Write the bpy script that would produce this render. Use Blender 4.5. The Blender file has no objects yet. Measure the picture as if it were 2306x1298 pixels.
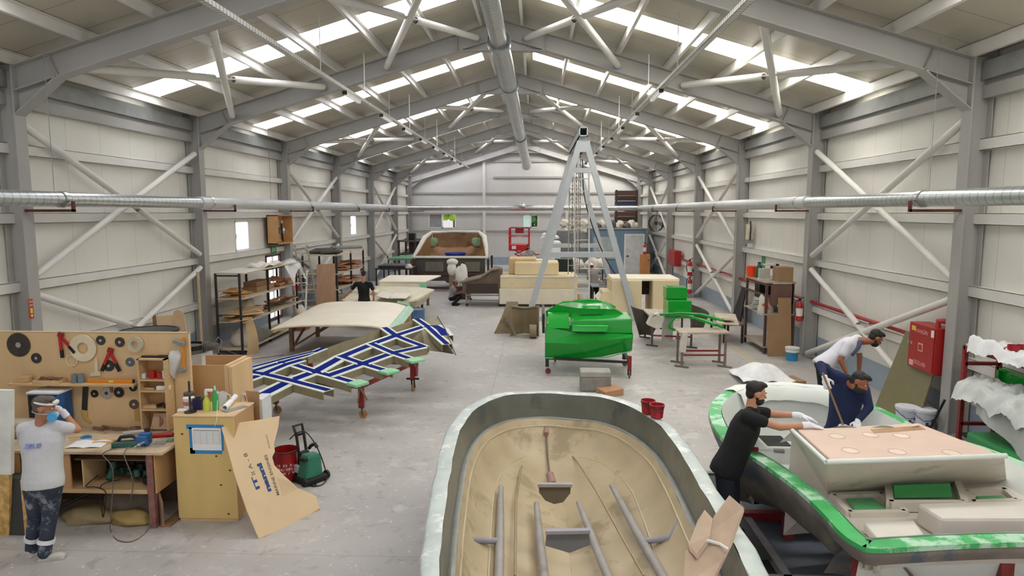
import bpy, bmesh, math, random
from mathutils import Vector as V, Matrix, Euler, noise as mnoise
R_ = math.radians
random.seed(7)
SC = bpy.context.scene
COL = SC.collection

# ------------------------------------------------------------------ camera, world, exposure
FPX, PITCH, YAW, CAMZ = 1500.0, .1146, .0372, 3.7
cam_d = bpy.data.cameras.new('camera'); cam = bpy.data.objects.new('camera', cam_d); COL.objects.link(cam)
cam_d.sensor_width = 36; cam_d.lens = 36 * FPX / 2306; cam_d.clip_end = 300
cam.location = (0, 0, CAMZ); cam.rotation_euler = (math.pi / 2 - PITCH, 0, YAW)
SC.camera = cam
world = bpy.data.worlds.new('sky'); SC.world = world; world.use_nodes = True
_bg = world.node_tree.nodes['Background']; _bg.inputs[0].default_value = (1, .99, .975, 1); _bg.inputs[1].default_value = .8
SC.view_settings.view_transform = 'Standard'; SC.view_settings.look = 'None'
SC.view_settings.exposure = 0.0; SC.view_settings.gamma = 1.0
SKYLIGHT = 8.5

_cp, _sp, _cy, _sy = math.cos(PITCH), math.sin(PITCH), math.cos(YAW), math.sin(YAW)
_F = V((-_sy * _cp, _cy * _cp, -_sp)); _R = V((_cy, _sy, 0)); _U = _R.cross(_F)
def W(px, py, X=None, Y=None, Z=None):
    """the place on the plane X, Y or Z (default the floor) that the photograph shows at px, py"""
    d = _F + _R * ((px - 1153) / FPX) - _U * ((py - 649) / FPX)
    if X is not None: t = X / d.x
    elif Y is not None: t = Y / d.y
    else: t = ((Z or 0) - CAMZ) / d.z
    return V((0, 0, CAMZ)) + d * t

# ------------------------------------------------------------------ materials
def lin(h):
    if not isinstance(h, str): return tuple(h)
    h = h.lstrip('#'); o = []
    for i in (0, 2, 4):
        c = int(h[i:i + 2], 16) / 255
        o.append(c / 12.92 if c <= .04045 else ((c + .055) / 1.055) ** 2.4)
    return tuple(o)
_MC = {}
def M(name, col='#888888', rough=.6, metal=0., var=.12, scale=4., bump=0., bscale=None, stain=None, sfrac=.5, sscale=3., spec=.5,
      stretch=None, emit=0., alpha=1., trans=0.):
    if name in _MC: return _MC[name]
    m = bpy.data.materials.new(name); m.use_nodes = True; nt = m.node_tree; N = nt.nodes; L = nt.links
    b = N['Principled BSDF']; c = lin(col)
    b.inputs['Roughness'].default_value = rough; b.inputs['Metallic'].default_value = metal
    b.inputs['Specular IOR Level'].default_value = spec
    if alpha < 1: b.inputs['Alpha'].default_value = alpha
    if trans: b.inputs['Transmission Weight'].default_value = trans
    if emit:
        b.inputs['Emission Color'].default_value = (*c, 1); b.inputs['Emission Strength'].default_value = emit
    tc = N.new('ShaderNodeTexCoord'); src = tc.outputs['Object']
    if stretch:
        mp = N.new('ShaderNodeMapping'); mp.inputs['Scale'].default_value = stretch; L.new(src, mp.inputs[0]); src = mp.outputs[0]
    nz = N.new('ShaderNodeTexNoise'); nz.inputs['Scale'].default_value = scale; nz.inputs['Detail'].default_value = 5
    L.new(src, nz.inputs['Vector'])
    rp = N.new('ShaderNodeValToRGB')
    rp.color_ramp.elements[0].position = .3; rp.color_ramp.elements[1].position = .7
    rp.color_ramp.elements[0].color = (*[max(0, x * (1 - var)) for x in c], 1)
    rp.color_ramp.elements[1].color = (*[min(1, x * (1 + var)) for x in c], 1)
    L.new(nz.outputs[0], rp.inputs[0]); out = rp.outputs[0]
    if stain:
        n2 = N.new('ShaderNodeTexNoise'); n2.inputs['Scale'].default_value = sscale; n2.inputs['Detail'].default_value = 6
        n2.inputs['Roughness'].default_value = .65
        L.new(src, n2.inputs['Vector'])
        r2 = N.new('ShaderNodeValToRGB'); r2.color_ramp.elements[0].position = sfrac; r2.color_ramp.elements[1].position = min(1, sfrac + .08)
        L.new(n2.outputs[0], r2.inputs[0])
        mx = N.new('ShaderNodeMix'); mx.data_type = 'RGBA'
        L.new(r2.outputs[0], mx.inputs[0]); L.new(out, mx.inputs[6]); mx.inputs[7].default_value = (*lin(stain), 1); out = mx.outputs[2]
    L.new(out, b.inputs['Base Color'])
    if bump:
        n3 = N.new('ShaderNodeTexNoise'); n3.inputs['Scale'].default_value = bscale or scale * 3; n3.inputs['Detail'].default_value = 4
        L.new(src, n3.inputs['Vector'])
        bp = N.new('ShaderNodeBump'); bp.inputs['Strength'].default_value = bump; bp.inputs['Distance'].default_value = .02
        L.new(n3.outputs[0], bp.inputs['Height']); L.new(bp.outputs[0], b.inputs['Normal'])
    _MC[name] = m; return m
def seams(m, axis, period, width, dark=.55, strength=.5, profile='line'):
    """adds regular joint lines across one object axis (panel seams, spiral duct folds) to a material"""
    nt = m.node_tree; N = nt.nodes; L = nt.links; b = N['Principled BSDF']
    tc = N.new('ShaderNodeTexCoord'); sx = N.new('ShaderNodeSeparateXYZ'); L.new(tc.outputs['Object'], sx.inputs[0])
    a = N.new('ShaderNodeMath'); a.operation = 'PINGPONG'; a.inputs[1].default_value = period / 2; L.new(sx.outputs[axis], a.inputs[0])
    c = N.new('ShaderNodeMath'); c.operation = 'LESS_THAN'; c.inputs[1].default_value = width / 2; L.new(a.outputs[0], c.inputs[0])
    lk = b.inputs['Base Color'].links[0]; src = lk.from_socket
    mx = N.new('ShaderNodeMix'); mx.data_type = 'RGBA'; mx.blend_type = 'MULTIPLY'
    L.new(c.outputs[0], mx.inputs[0]); L.new(src, mx.inputs[6]); mx.inputs[7].default_value = (dark, dark, dark, 1)
    L.new(mx.outputs[2], b.inputs['Base Color']); return m

# ------------------------------------------------------------------ mesh collecting
def basis(z, x=None):
    z = V(z).normalized(); x = V(x) if x is not None else (V((1, 0, 0)) if abs(z.x) < .9 else V((0, 1, 0)))
    y = z.cross(x).normalized(); x = y.cross(z).normalized()
    return Matrix((x, y, z)).transposed()
def rot(rx=0, ry=0, rz=0): return Euler((R_(rx), R_(ry), R_(rz))).to_matrix()
class MB:
    def __init__(s): s.v = []; s.f = []
    def add(s, vs, fs):
        o = len(s.v); s.v += [V(p) for p in vs]; s.f += [tuple(i + o for i in f) for f in fs]; return s
    def box(s, c, d, r=None, taper=1.):
        c = V(c); pts = []
        for z in (-.5, .5):
            k = taper if z > 0 else 1
            for x, y in ((-.5, -.5), (.5, -.5), (.5, .5), (-.5, .5)):
                p = V((x * d[0] * k, y * d[1] * k, z * d[2])); pts.append(c + (r @ p if r else p))
        return s.add(pts, [(3, 2, 1, 0), (4, 5, 6, 7), (0, 1, 5, 4), (1, 2, 6, 5), (2, 3, 7, 6), (3, 0, 4, 7)])
    def bb(s, a, b): return s.box([(a[i] + b[i]) / 2 for i in range(3)], [abs(b[i] - a[i]) for i in range(3)])
    def bar(s, p0, p1, w, h, up=(0, 0, 1)):
        p0, p1 = V(p0), V(p1); d = p1 - p0; z = d.normalized(); u = V(up)
        if abs(z.dot(u)) > .98: u = V((0, 1, 0))
        x = u.cross(z).normalized(); y = z.cross(x)
        return s.box((p0 + p1) / 2, (w, h, d.length), Matrix((x, y, z)).transposed())
    def cyl(s, p0, p1, r, r1=None, n=16, caps=True):
        p0, p1 = V(p0), V(p1); r1 = r if r1 is None else r1; b = basis(p1 - p0); pts = []
        for p, q in ((p0, r), (p1, r1)):
            for i in range(n):
                a = 2 * math.pi * i / n; pts.append(p + b @ V((math.cos(a) * q, math.sin(a) * q, 0)))
        fs = [(i, (i + 1) % n, n + (i + 1) % n, n + i) for i in range(n)]
        if caps: fs += [tuple(reversed(range(n))), tuple(range(n, 2 * n))]
        return s.add(pts, fs)
    def pipe(s, p0, p1, r, t, n=16):
        p0, p1 = V(p0), V(p1); b = basis(p1 - p0); pts = []
        for p, q in ((p0, r), (p1, r), (p1, r - t), (p0, r - t)):
            for i in range(n):
                a = 2 * math.pi * i / n; pts.append(p + b @ V((math.cos(a) * q, math.sin(a) * q, 0)))
        return s.add(pts, [(k * n + i, k * n + (i + 1) % n, ((k + 1) % 4) * n + (i + 1) % n, ((k + 1) % 4) * n + i) for k in range(4) for i in range(n)])
    def tube(s, pts, r, n=8, closed=False, caps=True):
        P = [V(p) for p in pts]; m = len(P); ring = []; x = None
        for i, p in enumerate(P):
            a = P[i - 1] if (i or closed) else P[0]; b = P[(i + 1) % m] if (i < m - 1 or closed) else P[-1]
            t = (b - a); t = t.normalized() if t.length > 1e-9 else V((0, 0, 1))
            if x is None: x = V((1, 0, 0)) if abs(t.x) < .9 else V((0, 1, 0))
            y = t.cross(x).normalized(); x = y.cross(t).normalized(); q = r[i] if isinstance(r, (list, tuple)) else r
            ring.append([p + (x * math.cos(2 * math.pi * k / n) + y * math.sin(2 * math.pi * k / n)) * q for k in range(n)])
        fs = []; e = m if closed else m - 1
        for i in range(e):
            j = (i + 1) % m
            fs += [(i * n + k, i * n + (k + 1) % n, j * n + (k + 1) % n, j * n + k) for k in range(n)]
        if caps and not closed: fs += [tuple(reversed(range(n))), tuple(range((m - 1) * n, m * n))]
        return s.add([p for q in ring for p in q], fs)
    def prism(s, poly, vec):
        poly = [V(p) for p in poly]; vec = V(vec); n = len(poly)
        nor = V((0, 0, 0))
        for i in range(n): nor += poly[i].cross(poly[(i + 1) % n])
        if nor.dot(vec) < 0: poly.reverse()
        return s.add(poly + [p + vec for p in poly], [tuple(reversed(range(n))), tuple(range(n, 2 * n))] + [(i, (i + 1) % n, n + (i + 1) % n, n + i) for i in range(n)])
    def ell(s, c, r, ro=None, nu=16, nv=10):
        c = V(c); pts = []; fs = []
        for j in range(1, nv):
            t = math.pi * j / nv
            for i in range(nu):
                a = 2 * math.pi * i / nu
                p = V((r[0] * math.sin(t) * math.cos(a), r[1] * math.sin(t) * math.sin(a), r[2] * math.cos(t))); pts.append(c + (ro @ p if ro else p))
        tp, bt = V((0, 0, r[2])), V((0, 0, -r[2])); pts += [c + (ro @ tp if ro else tp), c + (ro @ bt if ro else bt)]
        T = len(pts) - 2
        for j in range(nv - 2): fs += [(j * nu + i, (j + 1) * nu + i, (j + 1) * nu + (i + 1) % nu, j * nu + (i + 1) % nu) for i in range(nu)]
        fs += [(T, i, (i + 1) % nu) for i in range(nu)] + [(T + 1, (nv - 2) * nu + (i + 1) % nu, (nv - 2) * nu + i) for i in range(nu)]
        return s.add(pts, fs)
    def lathe(s, prof, c=(0, 0, 0), n=24, ro=None, close=True):
        c = V(c); pts = []; fs = []
        for r, z in prof:
            for i in range(n):
                a = 2 * math.pi * i / n; p = V((r * math.cos(a), r * math.sin(a), z)); pts.append(c + (ro @ p if ro else p))
        m = len(prof)
        for j in range(m - 1): fs += [(j * n + i, j * n + (i + 1) % n, (j + 1) * n + (i + 1) % n, (j + 1) * n + i) for i in range(n)]
        if close: fs += [tuple(reversed(range(n))), tuple(range((m - 1) * n, m * n))]
        return s.add(pts, fs)
    def grid(s, fn, nu, nv, thick=0., up=None):
        P = [[V(fn(i / nu, j / nv)) for i in range(nu + 1)] for j in range(nv + 1)]
        idx = lambda i, j: j * (nu + 1) + i
        fs = [(idx(i, j), idx(i + 1, j), idx(i + 1, j + 1), idx(i, j + 1)) for j in range(nv) for i in range(nu)]
        flat = [p for r in P for p in r]
        if not thick: return s.add(flat, fs)
        nor = [V((0, 0, 0)) for _ in flat]
        for f in fs:
            q = (flat[f[2]] - flat[f[0]]).cross(flat[f[3]] - flat[f[1]])
            for k in f: nor[k] += q
        n = len(flat); low = [p - (nn.normalized() if nn.length > 1e-12 else V((0, 0, 1))) * thick for p, nn in zip(flat, nor)]
        fs2 = [tuple(k + n for k in reversed(f)) for f in fs]
        edge = [idx(i, 0) for i in range(nu)] + [idx(nu, j) for j in range(nv)] + [idx(i, nv) for i in range(nu, 0, -1)] + [idx(0, j) for j in range(nv, 0, -1)]
        side = [(edge[(k + 1) % len(edge)], edge[k], edge[k] + n, edge[(k + 1) % len(edge)] + n) for k in range(len(edge))]
        return s.add(flat + low, fs + fs2 + side)
    def build(s, name, mat, parent=None, world=False, bevel=0., smooth=None, subsurf=0, origin=None):
        vs = s.v
        if parent is None:
            if origin is None:
                xs = [p.x for p in vs]; ys = [p.y for p in vs]; zs = [p.z for p in vs]
                origin = V(((min(xs) + max(xs)) / 2, (min(ys) + max(ys)) / 2, min(zs)))
            origin = V(origin); vs = [p - origin for p in vs]
        elif world:
            r = parent
            while r.parent: r = r.parent
            iv = (Matrix.Translation(r.location) @ r.rotation_euler.to_matrix().to_4x4()).inverted(); vs = [iv @ p for p in vs]
        me = bpy.data.meshes.new(name); me.from_pydata(vs, [], s.f); me.validate(); me.update()
        me.materials.append(mat)
        if smooth is not None:
            me.polygons.foreach_set('use_smooth', [True] * len(me.polygons)); me.set_sharp_from_angle(angle=R_(smooth))
        o = bpy.data.objects.new(name, me); COL.objects.link(o)
        if parent is None: o.location = origin
        else: o.parent = parent
        if bevel:
            b = o.modifiers.new('b', 'BEVEL'); b.width = bevel; b.segments = 2; b.limit_method = 'ANGLE'; b.angle_limit = R_(40)
        if subsurf:
            b = o.modifiers.new('s', 'SUBSURF'); b.levels = b.render_levels = subsurf
        return o
def tag(o, label=None, cat=None, group=None, kind=None):
    if label: o['label'] = label
    if cat: o['category'] = cat
    if group: o['group'] = group
    if kind: o['kind'] = kind
    return o
def thing(name, label, cat, loc=(0, 0, 0), rz=0, group=None):
    o = bpy.data.objects.new(name, None); COL.objects.link(o); o.location = V(loc); o.rotation_euler = (0, 0, R_(rz))
    o.empty_display_size = .1
    return tag(o, label, cat, group)
def struct(o): o['kind'] = 'structure'; return o
def dup(root, loc, rz=None, label=None, group=None):
    def cp(o, par):
        c = o.copy(); COL.objects.link(c)
        if par: c.parent = par
        for ch in list(o.children): cp(ch, c)
        return c
    r = cp(root, None); r.location = V(loc)
    if rz is not None: r.rotation_euler = (0, 0, R_(rz))
    return tag(r, label, None, group)
def glyphs(s, size, ext=.001, bold=0., align='CENTER', fit=None, shear=0.):
    """verts and faces of a line of lettering in its own plane (x reading direction, y up)"""
    c = bpy.data.curves.new('lettering', 'FONT'); c.body = s; c.size = size; c.align_x = align; c.align_y = 'CENTER'; c.extrude = ext; c.offset = bold; c.shear = shear
    c.resolution_u = 3
    o = bpy.data.objects.new('lettering', c); COL.objects.link(o); bpy.context.view_layer.update()
    me = bpy.data.meshes.new_from_object(o.evaluated_get(bpy.context.evaluated_depsgraph_get()))
    vs = [v.co.copy() for v in me.vertices]; fs = [tuple(p.vertices) for p in me.polygons]
    bpy.data.objects.remove(o); bpy.data.curves.remove(c); bpy.data.meshes.remove(me)
    if fit and vs:
        k = fit / max(1e-6, max(v.x for v in vs) - min(v.x for v in vs)); vs = [V((v.x * k, v.y, v.z)) for v in vs]
    return vs, fs
def letter(mb, s, size, loc, mtx, **kw):
    """adds lettering to a mesh; mtx columns: reading direction, up, out of the surface"""
    vs, fs = glyphs(s, size, **kw); return mb.add([V(loc) + mtx @ v for v in vs], fs)
def axes(x, y):
    x = V(x).normalized(); y = V(y); y = (y - x * y.dot(x)).normalized(); return Matrix((x, y, x.cross(y))).transposed()
# ------------------------------------------------------------------ materials of the building
STEEL = M('steel paint', '#a7a5a1', .45, var=.05, scale=1.5)
STEELW = M('steel paint light', '#dcd9d3', .45, var=.05, scale=1.5)
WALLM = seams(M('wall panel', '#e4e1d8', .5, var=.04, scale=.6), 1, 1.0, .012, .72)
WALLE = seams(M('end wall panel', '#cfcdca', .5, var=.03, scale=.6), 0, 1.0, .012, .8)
ROOFM = seams(M('roof panel', '#bcb5a4', .33, var=.08, scale=.8, bump=.05, bscale=1.2), 1, .97, .02, .5)
BLUEM = M('wainscot blue', '#98a5b2', .5, var=.08)
GALV = M('galvanized', '#bcc1c2', .28, metal=.85, var=.1, scale=3)
SPIRAL = seams(M('spiral duct', '#c3c8c8', .3, metal=.8, var=.08, scale=3), 1, .16, .02, .62)
DUCTW = M('duct pale', '#c4c6c6', .4, metal=.3, var=.05)
RUST = M('red oxide steel', '#5d2623', .6, var=.25, scale=6)
BLACK = M('black', '#151515', .5, var=.2)
WHITE = M('white', '#e4e4e0', .5, var=.04)
# ------------------------------------------------------------------ the building
XL, XR, XA = -8.6, 6.77, -.89              # inner column faces, ridge
FR = [10.9 + 6.03 * k for k in range(-2, 6)] + [45.75]
YE, YS = 46.2, -3.0                        # end wall; unseen near end left without a wall to let in sky light
WL, WR = XL - .37, XR + .37
SL = .30; ZE = 6.08
def ztop(x): return ZE + SL * (min(x - XL, XR - x))
ZR = ztop(XA)
flm = M('concrete floor', '#b5b0ab', .5, var=.1, scale=.9, stain='#c5c2be', sfrac=.56, sscale=2.2, bump=.03, bscale=20)
_n = flm.node_tree
def floor_detail(m):
    nt = m.node_tree; N = nt.nodes; L = nt.links; b = N['Principled BSDF']
    tc = N.new('ShaderNodeTexCoord'); src = b.inputs['Base Color'].links[0].from_socket
    for sc, lo, hi, col, amt in ((5., .58, .68, '#8e8a86', .55), (18., .66, .69, '#e4e2de', .7), (.35, .45, .62, '#9b9896', .4)):
        n = N.new('ShaderNodeTexNoise'); n.inputs['Scale'].default_value = sc; n.inputs['Detail'].default_value = 5; n.inputs['Distortion'].default_value = .6
        L.new(tc.outputs['Object'], n.inputs['Vector']); r = N.new('ShaderNodeValToRGB')
        r.color_ramp.elements[0].position = lo; r.color_ramp.elements[1].position = hi; r.color_ramp.elements[1].color = (amt, amt, amt, 1)
        L.new(n.outputs[0], r.inputs[0]); mx = N.new('ShaderNodeMix'); mx.data_type = 'RGBA'; L.new(r.outputs[0], mx.inputs[0])
        L.new(src, mx.inputs[6]); mx.inputs[7].default_value = (*lin(col), 1); src = mx.outputs[2]
    L.new(src, b.inputs['Base Color'])
floor_detail(flm); seams(flm, 0, 5.5, .012, .7); seams(flm, 1, 5.0, .012, .75)
struct(MB().bb((WL - .3, YS, -.2), (WR + .3, YE + .3, 0)).build('floor', flm))
yl = M('faded yellow line', '#bfae86', .6, var=.15, scale=12, stain='#b3b0ad', sfrac=.52, sscale=9)
tag(MB().bb((5.35, 11.5, 0), (5.47, 30, .002)).build('floor_line', yl), kind='structure')
# walls
def wall_side(name, x0, x1, openings):
    mb = MB(); ys = YS
    for (a, b, z0, z1) in sorted(openings):
        mb.bb((x0, ys, 0), (x1, a, 6.3)); mb.bb((x0, a, z1), (x1, b, 6.3))
        if z0 > 0: mb.bb((x0, a, 0), (x1, b, z0))
        ys = b
    mb.bb((x0, ys, 0), (x1, YE, 6.3)); return struct(mb.build(name, WALLM))
_a, _b = W(527, 495, X=WL), W(558, 495, X=WL)
LWIN = [(_a.y, _b.y, W(545, 565, X=WL).z, W(545, 497, X=WL).z)]
_a, _b = W(788, 490, X=WL), W(801, 490, X=WL)
LWIN.append((_a.y, _b.y, W(793, 530, X=WL).z, W(793, 485, X=WL).z))
LDOOR = (W(602, 700, X=WL).y, W(634, 700, X=WL).y, 0, 2.25)
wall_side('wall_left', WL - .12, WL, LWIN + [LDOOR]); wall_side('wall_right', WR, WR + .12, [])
EW = [(W(965, 480, Y=YE), W(1027, 514, Y=YE)), (W(1178, 484, Y=YE), W(1212, 513, Y=YE))]
mb = MB(); xs = WL; 
for a, b in EW:
    mb.bb((xs, YE, 0), (a.x, YE + .12, 6.2)); mb.bb((a.x, YE, 0), (b.x, YE + .12, b.z)); mb.bb((a.x, YE, a.z), (b.x, YE + .12, 6.2)); xs = b.x
mb.bb((xs, YE, 0), (WR, YE + .12, 6.2))
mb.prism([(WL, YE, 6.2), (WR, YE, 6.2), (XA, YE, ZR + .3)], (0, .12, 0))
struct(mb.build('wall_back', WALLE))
struct(MB().bb((WL, YS, 0), (WL + .015, LDOOR[0], .55)).bb((WL, LDOOR[1], 0), (WL + .015, YE, .55)).build('baseboard_left', BLUEM))
struct(MB().bb((WR - .015, YS, 0), (WR, YE, .55)).build('baseboard_right', BLUEM))
struct(MB().bb((WL, YE - .015, 0), (WR, YE, .55)).build('baseboard_back', BLUEM))
# windows with open daylight behind them
PVC = M('white window frame', '#eef0f2', .35, var=.02)
GLASS = M('window glass', '#dfe8ea', .1, alpha=.35, var=.02)
FROST = M('daylit frosted glass', '#f2f5fb', .3, emit=1.5, var=.01)
def win(n, p0, p1, nrm, split=1, mat=GLASS):
    """p0, p1 opposite corners of the hole; nrm = 'x' for the left wall, 'y' for the end wall"""
    f = MB(); t = .05
    if nrm == 'x':
        x = WL; (y0, z0), (y1, z1) = (p0.y, p0.z), (p1.y, p1.z)
        B = lambda m, a, b, dx=.0: m.bb((x - .09 + dx, a[0], a[1]), (x + .02 - dx, b[0], b[1]))
        for a, b in (((y0, z0), (y1, z0 + t)), ((y0, z1 - t), (y1, z1)), ((y0, z0), (y0 + t, z1)), ((y1 - t, z0), (y1, z1))): B(f, a, b)
        fr = struct(f.build('window_%d' % n, PVC)); B(MB(), (y0, z0), (y1, z1), .05)
        MB().bb((x - .04, y0 + t, z0 + t), (x - .03, y1 - t, z1 - t)).build('pane', mat, fr, world=True)
        MB().bb((x + .02, y0 + .015, (z0 + z1) / 2 - .07), (x + .045, y0 + .035, (z0 + z1) / 2 + .07)).build('handle', WHITE, fr, world=True)
    else:
        y = YE; x0, x1, z0, z1 = p0.x, p1.x, p1.z, p0.z
        for k in range(split):
            a = x0 + (x1 - x0) * k / split; b = x0 + (x1 - x0) * (k + 1) / split
            f.bb((a, y - .02, z0), (b, y + .08, z0 + t)).bb((a, y - .02, z1 - t), (b, y + .08, z1)).bb((a, y - .02, z0), (a + t, y + .08, z1)).bb((b - t, y - .02, z0), (b, y + .08, z1))
        fr = struct(f.build('window_%d' % n, PVC))
        MB().bb((x0 + t, y + .03, z0 + t), ((x0 + x1) / 2 - t / 2, y + .04, z1 - t)).build('pane', mat, fr, world=True)
    return fr
for i, (y0, y1, z0, z1) in enumerate(LWIN): win(i + 1, V((0, y0, z0)), V((0, y1, z1)), 'x', 1, FROST)
win(3, EW[0][0], EW[0][1], 'y', 2, M('grey screen', '#9b9b9a', .6)); win(4, EW[1][0], EW[1][1], 'y', 2, M('pale green glass', '#b9d6cd', .2, emit=.4))
# trees and bright ground outside the end wall windows
LEAF = M('yellow green leaves', '#9cc23a', .7, var=.4, scale=1.5); LEAFD = M('dark leaves', '#57864c', .7, var=.5, scale=2)  # plain leaf colours, one yellow green and one darker green
for (c, m, lab) in ((W(1022, 470, Y=60), LEAF, 'yellow green tree crown outside the left window of the far wall'), (W(1206, 497, Y=60), LEAFD, 'dark green tree crown outside the small window above the red lift')):
    mb = MB(); rr = random.Random(3)
    t = thing('tree', lab, 'tree', (c.x, c.y, 0))
    for k in range(40): mb.ell((rr.uniform(-.9, .9), rr.uniform(-1, 1), c.z + rr.uniform(-.8, .8)), (.4, .4, .35), None, 8, 6)
    mb.build('crown', m, t); MB().cyl((0, 0, 0), (0, 0, c.z), .12, .07).build('stem', M('bark', '#6b5a48', .8), t)
struct(MB().bb((-30, YE + .4, -.25), (30, 90, -.05)).build('ground', M('bright yard', '#e8e6e0', .8)))
# door in the left wall
d = struct(MB().bb((WL - .08, LDOOR[0], 0), (WL + .03, LDOOR[0] + .07, 2.25)).bb((WL - .08, LDOOR[1] - .07, 0), (WL + .03, LDOOR[1], 2.25)).bb((WL - .08, LDOOR[0], 2.18), (WL + .03, LDOOR[1], 2.25)).bb((WL - .08, LDOOR[0], .0), (WL + .02, LDOOR[1], .1)).bb((WL - .08, LDOOR[0], 1.0), (WL + .02, LDOOR[1], 1.07)).build('door_1', M('brown door frame', '#6b4a45', .5)))
MB().bb((WL - .04, LDOOR[0] + .07, .1), (WL - .03, LDOOR[1] - .07, 2.18)).build('glass_panel', FROST, d, world=True)
MB().bb((WL - .05, (LDOOR[0] + LDOOR[1]) / 2 - .03, .1), (WL + .01, (LDOOR[0] + LDOOR[1]) / 2 + .03, 2.18)).build('mullion', WHITE, d, world=True)
# steel columns, rafters, haunches
for k, y in enumerate(FR):
    for s, xf in ((1, XL), (-1, XR)):
        mb = MB(); xo = xf - s * .33
        mb.bb((xf, y, 0), (xf - s * .016, y + .25, ztop(xf))); mb.bb((xo, y, 0), (xo + s * .016, y + .25, 6.2))
        mb.bb((xf - s * .016, y + .118, 0), (xo + s * .016, y + .132, 6.1)); mb.bb((xo - s * .05, y - .1, 0), (xf + s * .1, y + .35, .02))
        struct(mb.build('column', STEEL))
        # rafter: web, two flanges, knee haunch
        mb = MB(); xa = XA; z0, z1 = ztop(xf), ZR; dv = .40
        mb.prism([(xf, y + .118, z0), (xa, y + .118, z1), (xa, y + .118, z1 - dv), (xf, y + .118, z0 - dv)], (0, .014, 0))
        for dz in (0, -dv):
            mb.prism([(xf, y, z0 + dz), (xa, y, z1 + dz), (xa, y, z1 + dz - .016), (xf, y, z0 + dz - .016)], (0, .25, 0))
        kx = xf + s * .74; kz = ztop(kx) - dv
        mb.prism([(xf, y + .118, z0 - dv), (kx, y + .118, kz), (xf, y + .118, 5.3)], (0, .014, 0))
        mb.prism([(kx, y, kz), (xf, y, 5.3), (xf, y, 5.28), (kx + s * .02, y, kz - .01)], (0, .25, 0))
        mb.prism([(xf + s * .012, y, z0 - .05), (xf + s * .012, y, 5.3), (xf, y, 5.3), (xf, y, z0 - .05)], (0, .25, 0))
        hx = xa - s * 1.1; hz = ztop(hx) - dv
        mb.prism([(hx, y + .118, hz), (xa, y + .118, hz), (xa, y + .118, z1 - dv)], (0, .014, 0))
        mb.prism([(hx, y, hz), (xa, y, hz), (xa, y, hz - .016), (hx, y, hz - .016)], (0, .25, 0))
        mb.bb((hx - .006, y + .03, hz), (hx + .006, y + .22, hz + dv)); mb.prism([(kx, y + .06, kz), (kx + .012, y + .06, kz), (kx - s * .14, y + .06, kz + dv - .05), (kx - s * .152, y + .06, kz + dv - .05)], (0, .06, 0))
        struct(mb.build('rafter', STEEL))
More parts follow.
